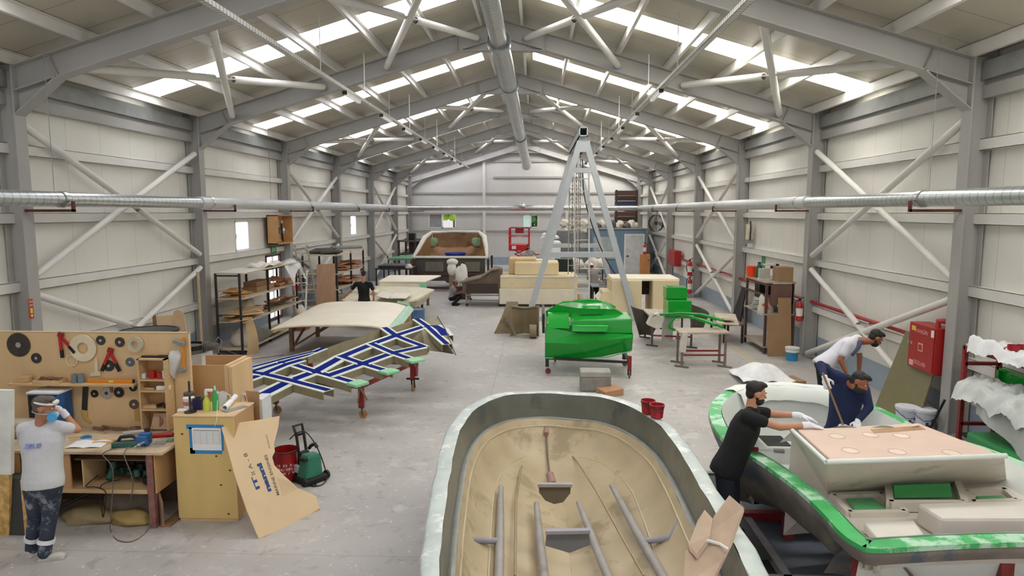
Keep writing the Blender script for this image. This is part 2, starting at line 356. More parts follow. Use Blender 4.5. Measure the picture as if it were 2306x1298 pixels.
# roof: two slopes of panels with daylight strips let in
SKY = [(y + 3.3, y + 4.3) for y in FR[:-1]]  # strips over the near bays are unseen, added for their light
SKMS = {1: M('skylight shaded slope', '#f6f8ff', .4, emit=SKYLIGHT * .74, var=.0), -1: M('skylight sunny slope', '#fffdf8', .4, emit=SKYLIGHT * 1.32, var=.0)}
for s, xe in ((1, WL - .3), (-1, WR + .3)):
    zr0, zr1 = ztop(XL if s > 0 else XR) + .2 - SL * .67, ZR + .2
    def slab(mb, ya, yb, u0=0., u1=1., dz=0., th=.06):
        a = xe + (XA - xe) * u0; b = xe + (XA - xe) * u1; za = zr0 + (zr1 - zr0) * u0 + dz; zb = zr0 + (zr1 - zr0) * u1 + dz
        mb.prism([(a, ya, za), (b, ya, zb), (b, ya, zb + th), (a, ya, za + th)], (0, yb - ya, 0))
    mb = MB(); y = YS
    for a, b in SKY:
        if a > YE: continue
        slab(mb, y, a); slab(mb, a, b, 0, .06); slab(mb, a, b, .91, 1); y = b
    slab(mb, y, YE + .1); struct(mb.build('ceiling', ROOFM))
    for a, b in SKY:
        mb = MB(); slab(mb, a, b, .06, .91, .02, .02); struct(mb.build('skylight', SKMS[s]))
    # purlins
    for u in (.082, .225, .368, .511, .654, .797, .94):
        x = xe + (XA - xe) * u; z = zr0 + (zr1 - zr0) * u
        mb = MB(); mb.bb((x - .03, YS, z - .2), (x - .022, YE, z)); mb.bb((x - .03, YS, z - .2), (x + .04, YE, z - .192)); mb.bb((x - .03, YS, z - .01), (x + .04, YE, z))
        struct(mb.build('purlin', STEELW))
    # wall rails between the columns
    wx = WL if s > 0 else WR
    for k in range(len(FR) - 1):
        for z in (4.75, 3.58, 2.41, 1.24):
            mb = MB(); a, b = FR[k] + .14, FR[k + 1] + .12
            segs = [(a, b)]
            if s > 0 and z == 1.24 and a < LDOOR[0] < b: segs = [(a, LDOOR[0]), (LDOOR[1], b)]
            for a, b in segs: mb.bb((wx, a, z - .09), (wx + s * .13, b, z - .082)).bb((wx, a, z + .082), (wx + s * .13, b, z + .09)).bb((wx + s * .122, a, z - .09), (wx + s * .13, b, z + .09))
            struct(mb.build('wall_rail', STEELW))
    struct(MB().bb((wx, YS, 5.74), (wx + s * .2, YE, 6.02)).build('trim_1' if s > 0 else 'trim_2', M('eave flashing', '#8f918e', .5)))
    struct(MB().bb((wx, YS, 5.46), (wx + s * .16, YE, 5.66)).bb((wx, YS, 5.66), (wx + s * .1, YE, 5.74)).build('trim_3' if s > 0 else 'trim_4', STEEL))
    # crossed brace tubes of the walls and of the roof, every second bay
    xb = (XL - .1) if s > 0 else (XR + .1)
    for k in (2, 4, 6):
        ya, yb = FR[k] + .3, FR[k + 1] - .05
        for zt, zb in ((5.15, 2.6), (2.25, .12)):
            p = [V((xb, ya, zt)), V((xb, yb, zb)), V((xb, ya, zb)), V((xb, yb, zt))]
            if s < 0: p = [p[2], p[3], p[0], p[1]]
            c = (p[0] + p[1]) / 2
            struct(MB().pipe(p[2], p[3], .065, .008).build('wall_brace', STEELW, smooth=40))
            d = (p[1] - p[0]).normalized()
            mb = MB().pipe(p[0], c - d * .3, .065, .008).pipe(c + d * .3, p[1], .065, .008)
            mb.bar(c - d * .38, c + d * .38, .02, .16, (1, 0, 0)); struct(mb.build('wall_brace', STEELW, smooth=40))
        ya, yb = FR[k] + .25, FR[k + 1]
        for xa_, xb_ in ((-7.7, -5.35), (-3.75, -1.5)):
            if s < 0: xa_, xb_ = 2 * XA - xa_, 2 * XA - xb_
            za, zb = ztop(xa_) - .26, ztop(xb_) - .26
            p = [V((xa_, ya, za)), V((xb_, yb, zb)), V((xa_, yb, za)), V((xb_, ya, zb))]
            c = (p[0] + p[1]) / 2; d = (p[1] - p[0]).normalized()
            struct(MB().pipe(p[2], p[3], .075, .008).build('roof_brace', STEELW, smooth=40))
            mb = MB().pipe(p[0], c - d * .25, .075, .008).pipe(c + d * .25, p[1], .075, .008); mb.bar(c - d * .32, c + d * .32, .16, .02); struct(mb.build('roof_brace', STEELW, smooth=40))
# end wall posts and rails
for px in (1090, 1277):
    x = W(px, 430, Y=YE - .1).x
    struct(MB().bb((x - .09, YE - .2, 0), (x + .09, YE, ztop(x) - .1)).build('column', STEELW))
for z, a, b in ((6.02, -3.0, 2.2), (4.95, WL, WR), (3.55, WL, WR), (2.35, WL, WR), (7.1, -3.2, 1.4)):
    struct(MB().bb((a, YE - .08, z - .06), (b, YE, z + .06)).build('wall_rail', STEEL))
# ------------------------------------------------------------------ shared materials and small builders
PLY = M('plywood', '#d9b98c', .6, var=.08, scale=3, stretch=(1, 1, .3)); PLYD = M('plywood tan', '#c39a6b', .6, var=.08, scale=3)
PLYY = M('yellow plywood', '#d9ba78', .5, var=.07, scale=1.6, stretch=(2, 2, .5), stain='#a8854c', sfrac=.73, sscale=4.)
PLYE = M('plywood edge', '#dcc6a2', .6, var=.1, scale=30); CARD = M('cardboard', '#dfc49d', .8, var=.04, scale=3)
CARDB = M('brown cardboard', '#9a7a59', .8, var=.06); WOOD = M('pine', '#cfae82', .6, var=.12, scale=5, stretch=(1, 6, 6)); WOODD = M('dark wood', '#8a6a4e', .7, var=.2, scale=6)
BENCHT = M('dusty bench top', '#c7b193', .7, var=.12, scale=5, stain='#a8957b', sfrac=.55)
IRON = M('dark iron', '#4a4643', .45, metal=.6, var=.25, scale=8); STAINL = M('bright steel', '#c9c9c8', .25, metal=.9, var=.1)
REDP = M('red paint', '#b5201f', .4, var=.1); REDD = M('dark red', '#8d1f20', .45, var=.12); ORANGE = M('orange', '#e08a1e', .4, var=.05)
GREYT = M('grey tape', '#76818a', .6, var=.06); PAPER = M('paper', '#eeeeec', .8, var=.02); PLAST = M('clear film', '#e3e3e1', .3, var=.1, alpha=.75)
BLUET = M('blue tape', '#2f86c4', .5, var=.05); BLUEP = M('blue paint', '#2b5f96', .45, var=.2, scale=6); GREENT = M('green tool', '#2f5a50', .5, var=.2, scale=9)
RUBB = M('black rubber', '#1c1c1d', .6, var=.2); RED = REDP; OSB = M('osb', '#cfa865', .7, var=.35, scale=14)
GREYP = M('grey plastic', '#8b8d8e', .6, var=.1); CLOTH = M('grey cloth', '#9a958c', .9, var=.15, bump=.3); SACK = M('white sack', '#cfc8bb', .8, var=.1, bump=.4)
CREAM = M('cream gelcoat', '#efe5d0', .4, var=.05, scale=1.5); MINT = M('mint gelcoat', '#a9cfb4', .4, var=.1, scale=4)
def pxm(px, py, Y): return (W(px + 10, py, Y=Y) - W(px, py, Y=Y)).length / 10
def caster(T, p, r=.07, h=None, mat=None, wheel=None, ang=0., w=.035):
    """swivel caster: plate, fork and wheel, touching the floor at p"""
    p = V(p); d = V((math.cos(ang), math.sin(ang), 0)); a = V((-d.y, d.x, 0)); h = h or 2 * r + .05
    mb = MB(); mb.box(p + V((0, 0, h)), (.09, .09, .012))
    for s in (-1, 1): mb.bar(p + a * s * (w / 2 + .008) + V((0, 0, h)), p + d * r * .35 + a * s * (w / 2 + .008) + V((0, 0, r * .8)), .035, .006, d)
    c = mb.build('caster', mat or IRON, T, world=True)
    k = p + d * r * .35 + V((0, 0, r)); MB().cyl(k - a * w / 2, k + a * w / 2, r, n=20).build('wheel', wheel or RUBB, c, world=True, smooth=40)
    return c
def disc(name, px, py, rp, Y, mat, lab, cat='saw blade', hub=None, hole=.25, group=None, th=.006, teeth=0):
    c = W(px, py, Y=Y); r = rp * pxm(px, py, Y)
    T = thing(name, lab, cat, c, 0, group); n = teeth * 2 if teeth else 28
    pts = []; mb = MB()
    for y in (0, -th):
        for q in (1, hole):
            for i in range(n):
                a = 2 * math.pi * i / n; rr = r * (q if q == hole else (1. if not teeth or i % 2 else .94)); pts.append((rr * math.cos(a), y, rr * math.sin(a)))
    fs = []
    for i in range(n):
        j = (i + 1) % n
        fs += [(i, j, n + j, n + i), (2 * n + j, 2 * n + i, 3 * n + i, 3 * n + j), (j, i, 2 * n + i, 2 * n + j), (n + i, n + j, 3 * n + j, 3 * n + i)]
    mb.add(pts, fs).build('blade', mat, T)
    if hub: MB().cyl((0, .002, 0), (0, -th - .004, 0), r * (hole + .12), n=16).build('hub', hub, T)
    return T
# ------------------------------------------------------------------ work bench, left foreground
YB = 8.12
def onb(px, py, d=0.): return W(px, py, Y=YB - d)
a, b = onb(-80, 745), onb(426, 744)
T = thing('tool_board', 'tall plywood tool board standing behind the long work bench', 'board', ((a.x + b.x) / 2, YB, 0))
MB().bb((-7.4, YB, .02), (b.x, YB + .02, a.z)).build('panel', PLY, T, world=True)
MB().bb((-7.4, YB - .012, a.z - .012), (b.x, YB, a.z)).bb((b.x - .012, YB - .012, .9), (b.x, YB, a.z)).build('edging', PLYE, T, world=True)
MB().bb((-5.15, YB - .004, 1.02), (-4.85, YB, 1.27)).build('patch', M('ochre board', '#c29a5c', .6), T, world=True)
for x in (-7, -4.67): MB().bb((x - .03, YB + .02, 0), (x + .03, YB + .4, .05)).bar((x, YB + .38, .03), (x, YB + .03, 1.6), .05, .05).build('brace', WOOD, T, world=True)
# shelf board on the tool board
a, b = onb(25, 862, .1), onb(306, 858, .1); zs = a.z
T = thing('wall_shelf', 'narrow pine shelf fixed across the plywood tool board', 'shelf', ((a.x + b.x) / 2, YB, zs))
MB().bb((a.x, YB - .16, zs - .025), (b.x, YB, zs)).build('plank', WOOD, T, world=True)
for x in (a.x + .4, b.x - .4): MB().bb((x, YB - .02, zs - .14), (x + .03, YB, zs - .025)).build('bracket', WOODD, T, world=True)
T = thing('wooden_tray', 'shallow wooden tray of offcuts on the pine shelf', 'tray', (W(110, 855, Y=YB - .1).x, YB - .09, zs))
tx = T.location.x
MB().bb((tx - .17, YB - .165, zs), (tx + .17, YB - .155, zs + .045)).bb((tx - .17, YB - .015, zs), (tx + .17, YB - .005, zs + .045)).bb((tx - .17, YB - .155, zs), (tx - .16, YB - .015, zs + .045)).bb((tx + .16, YB - .155, zs), (tx + .17, YB - .015, zs + .045)).bb((tx - .16, YB - .155, zs), (tx + .16, YB - .015, zs + .006)).build('box', WOOD, T, world=True)
mb = MB(); rr = random.Random(1)
for k in range(14): mb.box((tx + rr.uniform(-.1, .1), YB - .085 + rr.uniform(-.025, .025), zs + .03 + k * .003), (.1, .025, .012), rot(rr.uniform(-8, 8), rr.uniform(-12, 12), rr.uniform(-30, 30)))
o = mb.build('offcuts', WOODD, T, world=True); o['kind'] = 'stuff'
mb = MB()
for k in range(4): mb.box((W(60, 850, Y=YB).x + k * .02, YB - .08, zs + .012 + k * .02), (.2 - k * .03, .07, .02), rot(0, 0, rr.uniform(-15, 15)))
tag(mb.build('wood_offcuts', WOOD), 'few pale wood offcuts at the open end of the pine shelf', 'wood', kind='stuff')
for px, lab in ((168, 'grey tape roll on the pine shelf, beside the wooden tray'), (182, 'grey tape roll on the pine shelf, nearest the orange spirit level')):
    p = onb(px, 852, .08); T = thing('tape_roll', lab, 'tape', (p.x, YB - .08, zs), 0, 'grey tape rolls on the pine shelf')
    MB().pipe((0, 0, 0), (0, 0, .11), .036, .012, 20).build('roll', GREYT, T, smooth=40); MB().pipe((0, 0, -.0), (0, 0, .112), .025, .003, 16).build('core', CARDB, T)
a, b = onb(198, 857, .07), onb(300, 853, .07); T = thing('spirit_level', 'orange spirit level lying along the pine shelf', 'spirit level', ((a.x + b.x) / 2, YB - .07, zs))
MB().bb((a.x, YB - .085, zs), (b.x, YB - .055, zs + .045)).build('body', ORANGE, T, world=True, bevel=.004)
MB().bb((a.x + .28, YB - .088, zs + .012), (a.x + .34, YB - .085, zs + .034)).build('vial', M('pale vial', '#d8e08a', .3), T, world=True)
MB().bb((b.x - .005, YB - .086, zs), (b.x + .01, YB - .054, zs + .046)).build('end_cap', BLACK, T, world=True)
# blades and discs hung on the board
disc('saw_blade', 42, 777, 27, YB - .006, IRON, 'largest dark circular saw blade on the tool board', hub=STAINL, hole=.1, teeth=40)
G = 'small discs hung on the tool board'
for px, py, r, m, lab in ((82, 807, 11.5, IRON, 'small dark disc just below the largest saw blade'), (227, 767, 10.5, IRON, 'small brown disc right of the big cream ring'),
        (270, 771, 11, IRON, 'small dark disc between brown disc and clear tape roll'), (293, 816, 10, M('blue grey disc', '#55606c', .5), 'small blue grey disc at the top corner of the cubby'),
        (245, 824, 12.5, M('grinding disc', '#2e3330', .7), 'dark grinding disc between the handles of the lower red cutter'), (213, 887, 8.5, BLACK, 'black chipped disc under the shelf, right of the handsaw'),
        (240, 886, 13, STAINL, 'shiny silver saw blade under the shelf'), (268, 884, 11.5, BLACK, 'black disc right of the shiny silver blade'),
        (300, 873, 9, BLACK, 'black disc half behind the cubby under the shelf'), (302, 911, 11, M('brown disc', '#5c4a3d', .6), 'lowest brown disc on the tool board beside the cubby')):
    disc('grinding_disc' if m is not STAINL else 'saw_blade', px, py, r, YB - .004, m, lab, 'disc', hub=STAINL if m is not STAINL else IRON, hole=.16, group=G)
disc('wooden_ring', 188, 784, 30, YB - .012, M('cream board', '#e0d2b4', .6), 'big cream wooden ring hung on the tool board', 'ring', hole=.42, th=.02)
disc('hose_ring', 163, 812, 13, YB - .006, M('cream board', '#e0d2b4', .6), 'thin cream ring below the big cream wooden ring', 'ring', hole=.84, th=.012)
disc('tape_roll', 308, 775, 17, YB - .005, M('clear tape', '#d9cfb4', .3, alpha=.6), 'roll of clear tape hung high on the tool board', 'tape', hole=.5, th=.05)
def cutter(px, py, ang, s, lab):
    c = onb(px, py, .03); T = thing('bolt_cutter', lab, 'bolt cutter', c, 0, 'red bolt cutters on the tool board')
    k = pxm(px, py, YB) * s
    for sg, an in ((-1, ang[0]), (1, ang[1])):
        d = V((math.sin(R_(an)), 0, -math.cos(R_(an))))
        MB().bar((0, sg * .006, 0), d * 36 * k + V((0, sg * .006, 0)), 7 * k, .016, (0, 1, 0)).build('handle', REDP, T)
        MB().bar(d * 34 * k, d * 56 * k, 7.5 * k, .022, (0, 1, 0)).build('grip', BLACK, T)
    MB().box((2 * k, 0, 4 * k), (14 * k, .02, 12 * k), rot(0, 20, 0)).build('jaws', REDD, T)
cutter(135, 758, (2, 40), .85, 'red cutter with black grips at the left of the cream ring')
cutter(247, 793, (-26, 24), .85, 'red cutter with black grips over a dark disc, below the brown disc')
T = thing('wooden_bracket', 'pale L shaped bracket on the tool board above the tape rolls', 'bracket', onb(215, 846, .02))
p = [onb(213, 806, .02), onb(219, 808, .02), onb(220, 836, .02), onb(226, 840, .02), onb(225, 847, .02), onb(203, 848, .02), onb(203, 841, .02), onb(213, 838, .02)]
MB().prism(p, (0, .015, 0)).build('plate', M('cream board', '#e0d2b4', .6), T, world=True)
T = thing('hand_saw', 'old handsaw with wooden handle hanging under the shelf', 'saw', onb(192, 950, .02))
MB().prism([onb(186, 868, .01), onb(199, 868, .01), onb(196, 926, .01), onb(184, 926, .01)], (0, .003, 0)).build('blade', IRON, T, world=True)
MB().prism([onb(183, 924, .02), onb(196, 926, .02), onb(196, 940, .02), onb(205, 950, .02), onb(203, 956, .02), onb(192, 948, .02), onb(185, 938, .02)], (0, .022, 0)).build('handle', M('saw handle', '#d0a860', .5), T, world=True, bevel=.004)
# f clamp and plastic bag on the board's right end
T = thing('bar_clamp', 'orange bar clamp with grey jaws hung at the board edge', 'clamp', onb(413, 840, .04))
MB().bar(onb(413, 760, .04), onb(414, 835, .04), .03, .012, (0, 1, 0)).build('bar', ORANGE, T, world=True)
MB().bar(onb(390, 768, .05), onb(416, 776, .05), .05, .05).build('jaw', GREYP, T, world=True, bevel=.008)
MB().bar(onb(402, 838, .05), onb(417, 830, .05), .05, .05).build('jaw', GREYP, T, world=True, bevel=.008)
p = [onb(388, 790), onb(404, 788), onb(411, 800), onb(404, 826), onb(397, 852), onb(374, 847), onb(378, 824), onb(386, 806)]
T = thing('plastic_bag', 'crumpled clear plastic bag hanging beside the orange clamp', 'bag', onb(392, 850, .06))
c = sum(p, V()) / len(p); mb = MB(); fr = [q + V((0, -.05, 0)) for q in p]; n = len(p)
bk = [q + V((0, -.005, 0)) for q in p]; mid = [c + (q - c) * .6 + V((0, -.11 + .02 * (i % 2), 0)) for i, q in enumerate(p)]
mb.add(bk + fr + mid + [c + V((0, -.1, 0))], [(i, (i + 1) % n, n + (i + 1) % n, n + i) for i in range(n)] + [(n + i, n + (i + 1) % n, 2 * n + (i + 1) % n, 2 * n + i) for i in range(n)] + [(2 * n + i, 2 * n + (i + 1) % n, 3 * n) for i in range(n)])
mb.build('bag', PLAST, T, world=True, smooth=60)
# cubby
a, b = onb(308, 815, .2), onb(384, 985, .2); zt = onb(345, 809, .2).z; zb = .96; yf = YB - .2
T = thing('cubby_shelf', 'upright pine cubby with four open compartments on the bench', 'shelf', ((a.x + b.x) / 2, YB - .1, zb))
mb = MB(); w = .018; x0, x1 = a.x, b.x - .02
mb.bb((x0, yf, zb), (x0 + w, YB, zt)).bb((x1 - w, yf, zb), (x1, YB, zt)).bb((x0, yf, zt - w), (x1, YB, zt)).build('frame', WOOD, T, world=True)
MB().bb((x0, YB - .006, zb), (x1, YB, zt)).build('back_panel', PLYD, T, world=True)
lv = [onb(345, 856, .2).z, onb(345, 881, .2).z, onb(345, 923, .2).z]
for z in lv: MB().bb((x0 + w, yf, z - w), (x1 - w, YB - .006, z)).build('shelf', WOOD, T, world=True)
xc = (x0 + x1) / 2
for q, (dx, z, d, m, nm, lab) in enumerate(((-.14, lv[0], (.04, .05, .06), WHITE, 'small_box', 'small white box at the left of the top cubby compartment'), (-.03, lv[0], (.07, .06, .1), REDP, 'red_tin', 'red tin with black clip in the top cubby compartment'),
        (.06, lv[0], (.06, .05, .07), REDP, 'red_box', 'lower red box in the top cubby compartment'), (.12, lv[0], (.04, .04, .1), WHITE, 'small_box', 'white box at the right of the top cubby compartment'),
        (.1, lv[1], (.16, .06, .05), M('white', '#e4e4e0'), 'white_box', 'long white box in the second cubby compartment'), (-.09, lv[1], (.14, .03, .02), WOOD, 'wood_block', 'thin wood stick in the second cubby compartment'),
        (-.08, lv[2], (.16, .08, .035), WOOD, 'wood_block', 'flat wood block in the third cubby compartment'))):
    tag(MB().box((xc + dx, YB - .12, z + d[2] / 2), d, rot(0, 0, 8 * (-1) ** q)).build(nm, m, bevel=.004), lab, 'tin' if 'tin' in nm else 'box' if 'box' in nm else 'wood')
mb = MB(); rr = random.Random(5)
for k in range(26): mb.cyl(*(lambda p: (p, p + V((rr.uniform(-.03, .03), .03, .01))))(V((xc + rr.uniform(-.03, .17), YB - .15 + rr.uniform(0, .08), lv[2] + .012 + rr.uniform(0, .03)))), .009, n=7)
tag(mb.build('loose_bolts', IRON), 'heap of loose dark bolts in the third cubby compartment', 'bolts', kind='stuff')
p = [V((xc - .1, YB - .13, zb)), V((xc + .12, YB - .13, zb)), V((xc + .12, YB - .1, zb + .2)), V((xc - .06, YB - .1, zb + .2))]
T = thing('router_template', 'pale wooden template with curved cut outs in the lowest cubby compartment', 'template', (xc, YB - .12, zb))
MB().prism(p, (0, .012, 0)).build('plate', M('template wood', '#cba98a', .6), T, world=True)
MB().prism([V((xc + .02, YB - .135, zb + .03)), V((xc + .07, YB - .13, zb + .08)), V((xc + .06, YB - .122, zb + .14)), V((xc + .02, YB - .118, zb + .17))], (0, .004, 0)).build('cut_out', WOODD, T, world=True)
T = thing('drill_case', 'black tool lying on top of the cubby', 'tool', (xc, YB - .1, zt)); MB().bb((xc - .16, YB - .14, zt), (xc + .15, YB - .09, zt + .025)).build('body', BLACK, T, world=True, bevel=.008); MB().bb((xc + .05, YB - .145, zt + .005), (xc + .16, YB - .085, zt + .03)).build('cap', RUBB, T, world=True, bevel=.006)
# bench
BX0, BX1, BY0, BY1, BZ = -7.2, -4.3, 7.24, YB - .03, .94
T = thing('work_bench', 'long dusty wooden work bench under the tool board', 'bench', ((BX0 + BX1) / 2, 7.7, 0))
MB().bb((BX0, BY0, BZ - .035), (BX1, BY1, BZ)).build('worktop', BENCHT, T, world=True, bevel=.005)
for x, y in ((-4.52, 7.28), (-4.52, 8.0), (-6.9, 7.28), (-6.9, 8.0)): MB().bb((x, y, 0), (x + .07, y + .07, BZ - .035)).build('leg', M('worn leg', '#8a5f57', .7, var=.3, scale=12), T, world=True)
MB().bb((-4.44, 7.3, .42), (-4.425, 8.05, BZ - .035)).build('side_panel', PLYD, T, world=True)
MB().bb((-6.9, 7.3, .45), (-4.45, 8.05, .475)).build('lower_shelf', WOOD, T, world=True); MB().bb((-6.9, 7.26, .43), (-4.52, 7.3, .48)).build('shelf_edge', WOOD, T, world=True)
MB().bb((-6.0, 7.27, .48), (-5.42, 7.29, BZ - .035)).bb((-6.85, 7.27, .48), (-6.02, 7.29, BZ - .035)).build('front_panel', PLYD, T, world=True)
MB().bb((-5.33, 7.34, .475), (-5.315, 7.95, .8)).build('divider', PLY, T, world=True); MB().bb((-5.42, 7.34, .8), (-4.46, 7.95, .81)).build('hanging_shelf', WOODD, T, world=True)
MB().bb((-6.9, 8.03, .0), (-4.45, 8.045, BZ - .04)).build('back_panel', M('dark board', '#6b5646', .7), T, world=True)
# things on the bench top
def lay(name, lab, cat, px, py, d, m, rz=0, z=BZ, bev=.003, group=None):
    p = W(px, py, Z=z); return tag(MB().box((p.x, min(p.y, BY1 - .05), z + d[2] / 2), d, rot(0, 0, rz)).build(name, m, bevel=bev), lab, cat, group)
p = W(200, 1002, Z=BZ)
T = thing('open_notebook', 'open white notebook on the bench beside the masked worker', 'notebook', p, 6)
for s in (-1, 1): MB().grid(lambda u, v, s=s: (s * u * .2, (v - .5) * .25, .004 + .012 * math.sin(u * 3)), 6, 2, .003).build('page', PAPER, T)
lay('small_board', 'small tilted wood offcut on the bench behind the notebook', 'wood', 172, 984, (.15, .1, .015), WOOD, 30)
T = thing('tape_roll', 'blue masking tape roll lying on the bench', 'tape', W(194, 989, Z=BZ)); MB().pipe((0, 0, 0), (0, 0, .03), .06, .02, 20).build('roll', BLUET, T, smooth=40)
lay('wood_strip', 'long pale wood strip on the bench behind the open notebook', 'wood', 225, 992, (.5, .05, .018), WOOD, 4, group='wood strips on the bench'); lay('wood_strip', 'shorter pale wood strip nearest the green planer', 'wood', 243, 998, (.34, .045, .018), WOOD, 6, group='wood strips on the bench')
T = thing('power_planer', 'dark green power planer lying on the bench', 'power tool', W(288, 1008, Z=BZ), 14)
MB().box((0, 0, .045), (.33, .1, .07)).build('body', GREENT, T, bevel=.02); MB().tube([(-.1, 0, .08), (-.07, 0, .13), (.05, 0, .135), (.12, 0, .085)], .02, 8).build('handle', RUBB, T, smooth=50); MB().box((0, 0, .006), (.36, .09, .012)).build('sole_plate', STAINL, T); MB().ell((.15, 0, .05), (.05, .05, .045)).build('motor_cap', RUBB, T, smooth=60)
T = thing('bench_vise', 'blue bench vise at the right end of the bench', 'vise', W(325, 1003, Z=BZ), 12)
MB().box((0, .03, .02), (.12, .14, .04)).build('base', BLUEP, T, bevel=.008); MB().box((0, .05, .085), (.13, .08, .1)).build('rear_jaw', BLUEP, T, bevel=.012); MB().box((0, -.07, .085), (.13, .05, .1)).build('front_jaw', BLUEP, T, bevel=.012)
MB().cyl((0, -.16, .06), (0, .05, .06), .018).build('screw', STAINL, T); MB().cyl((-.06, -.15, .03), (.06, -.15, .09), .007).build('handle', STAINL, T); MB().box((0, -.03, .05), (.05, .14, .05)).build('slide', BLUEP, T)
T = thing('angle_grinder', 'grey angle grinder on the bench behind the planer', 'power tool', W(303, 985, Z=BZ), 20)
MB().cyl((-.12, 0, .05), (.12, 0, .06), .032, .028).build('body', M('pale grey tool', '#a8a7a2', .5), T, smooth=50); MB().cyl((.14, 0, .02), (.14, 0, .09), .035).build('gear_head', IRON, T, smooth=50); MB().cyl((.14, 0, .01), (.14, 0, .016), .06, n=24).build('disc', RUBB, T)
T = thing('caulking_gun', 'red and silver tool at the bench end before the cubby', 'tool', W(370, 985, Z=BZ), 15); MB().cyl((-.14, 0, .03), (.1, 0, .03), .025).build('barrel', REDP, T, smooth=50); MB().tube([(.1, 0, .03), (.17, 0, .03), (.2, 0, .05)], .012).build('handle', IRON, T)
lay('metal_bar', 'short steel bar beside the blue vise', 'bar', 350, 1007, (.2, .03, .015), STAINL, 30); lay('metal_plate', 'flat grey metal plate at the bench end', 'plate', 362, 998, (.14, .1, .012), GREYP, 10)
lay('scrap_block', 'green and brown scrap piece on the bench corner', 'scrap', 383, 995, (.07, .06, .03), M('moss green', '#6b8f6b', .6), 20)
mb = MB(); rr = random.Random(11)
for k in range(26): mb.box((rr.uniform(-5.6, -4.9), BY1 - rr.uniform(.04, .12), BZ + .01 + .01 * (k % 3)), (rr.uniform(.05, .2), .02, .015), rot(0, 0, rr.uniform(-25, 25)))
tag(mb.build('bench_scraps', WOODD), 'scrap sticks and files along the back of the bench', 'scrap', kind='stuff')
# tools in the bench and below it
T = thing('power_tool_heap', 'jumble of black and green power tools on the bench lower shelf', 'tools', (-4.9, 7.6, .475)); rr = random.Random(3); mb = MB(); m2 = MB()
for k in range(12):
    c = V((rr.uniform(-5.25, -4.55), rr.uniform(7.42, 7.75), .475 + .05 + rr.uniform(0, .1))); d = V((rr.uniform(-1, 1), rr.uniform(-1, 1), rr.uniform(-.3, .5))).normalized() * .11
    (mb if k % 4 else m2).cyl(c - d * .8, c + d * .8, .04, .03, 12); (mb if k % 2 else m2).cyl(c + d * .6, c + d * .6 + V((0, 0, .08)), .04, .035, 12)
mb.build('black_tools', RUBB, T, world=True, smooth=50)['kind'] = 'stuff'; m2.build('green_tools', GREENT, T, world=True, smooth=50)['kind'] = 'stuff'
def cable(name, lab, pts, r=.006, m=RUBB, cat='cable'):
    P = [V(p) for p in pts]; out = []
    for i in range(len(P) - 1):
        p0, p1, p2, p3 = P[max(0, i - 1)], P[i], P[i + 1], P[min(len(P) - 1, i + 2)]
        for k in range(6):
            t = k / 6; out.append(.5 * ((2 * p1) + (p2 - p0) * t + (2 * p0 - 5 * p1 + 4 * p2 - p3) * t * t + (3 * p1 - p0 - 3 * p2 + p3) * t ** 3))
    out.append(P[-1]); o = MB().tube(out, r, 6).build(name, m, smooth=60); return tag(o, lab, cat)
GC = M('grey cable', '#6d655c', .6)
yc = 7.2
cable('power_cable', 'grey cable hanging from the bench edge to a loop on the floor', [W(262, 1010, Z=.955), (-4.97, yc, .93), W(254, 1060, Y=yc), W(250, 1160, Y=yc - .02), W(249, 1195, Z=.008), W(265, 1217, Z=.008), W(300, 1219, Z=.008), W(332, 1195, Z=.008), W(336, 1160, Y=7.35), W(318, 1152, Y=7.5)], .006, GC)
cable('power_cable', 'grey cable hanging from the bench edge below the planer', [W(293, 1005, Z=.97), (-4.72, yc, .93), W(296, 1070, Y=yc), W(299, 1100, Y=yc + .02), W(294, 1125, Y=7.25), W(298, 1145, Y=7.35)], .006, GC)
cable('power_cable', 'black cable looping out of the bench lower shelf', [(-5.25, 7.5, .55), (-5.27, 7.3, .5), W(217, 1098, Y=7.22), W(238, 1110, Y=7.2), W(235, 1150, Y=7.22), W(232, 1165, Y=7.25), W(228, 1140, Y=7.25), (-5.1, 7.32, .5), (-4.95, 7.45, .52)], .006, RUBB)
def sack(name, lab, c, r, m, cat, seed=0, fl=.35, nu=18, nv=12):
    rr = random.Random(seed); ph = [rr.uniform(0, 6) for _ in range(6)]; mb = MB(); mb.ell((0, 0, 0), (1, 1, 1), None, nu, nv)
    for i, p in enumerate(mb.v):
        k = 1 + .12 * math.sin(3 * p.x * 2 + ph[0]) * math.sin(4 * p.y + ph[1]) + .1 * math.sin(5 * p.z + 3 * p.x + ph[2])
        z = p.z * k; z = max(z, -fl); mb.v[i] = V((c[0] + p.x * k * r[0], c[1] + p.y * k * r[1], c[2] + (z + fl) * r[2]))
    return tag(mb.build(name, m, smooth=70), lab, cat)
sack('cloth_sack', 'slumped grey cloth sack under the bench', (-5.05, 7.72, 0), (.32, .22, .26), M('dusty dark cloth', '#7d756a', .9, var=.2, bump=.4), 'sack', 2)
sack('paper_sack', 'flat folded brown paper sack under the bench front', (-5.35, 7.5, 0), (.33, .2, .12), M('brown paper', '#9b8a68', .8, bump=.3), 'sack', 5)
sack('foam_roll', 'rolled yellowish foam pad on the floor under the bench', (-4.82, 7.42, 0), (.26, .14, .1), M('ochre foam', '#a88f58', .9, bump=.3), 'pad', 8, .6)
T = thing('floor_broom', 'dark tool with red end lying on the floor under the bench', 'tool', (-5.7, 7.6, 0)); MB().cyl((-5.95, 7.5, .06), (-5.45, 7.8, .25), .02).build('pole', IRON, T, world=True); MB().cyl((-6.02, 7.46, .04), (-5.94, 7.5, .065), .03).build('end_cap', REDP, T, world=True)
p0, p1 = W(358, 1178), W(393, 1182)
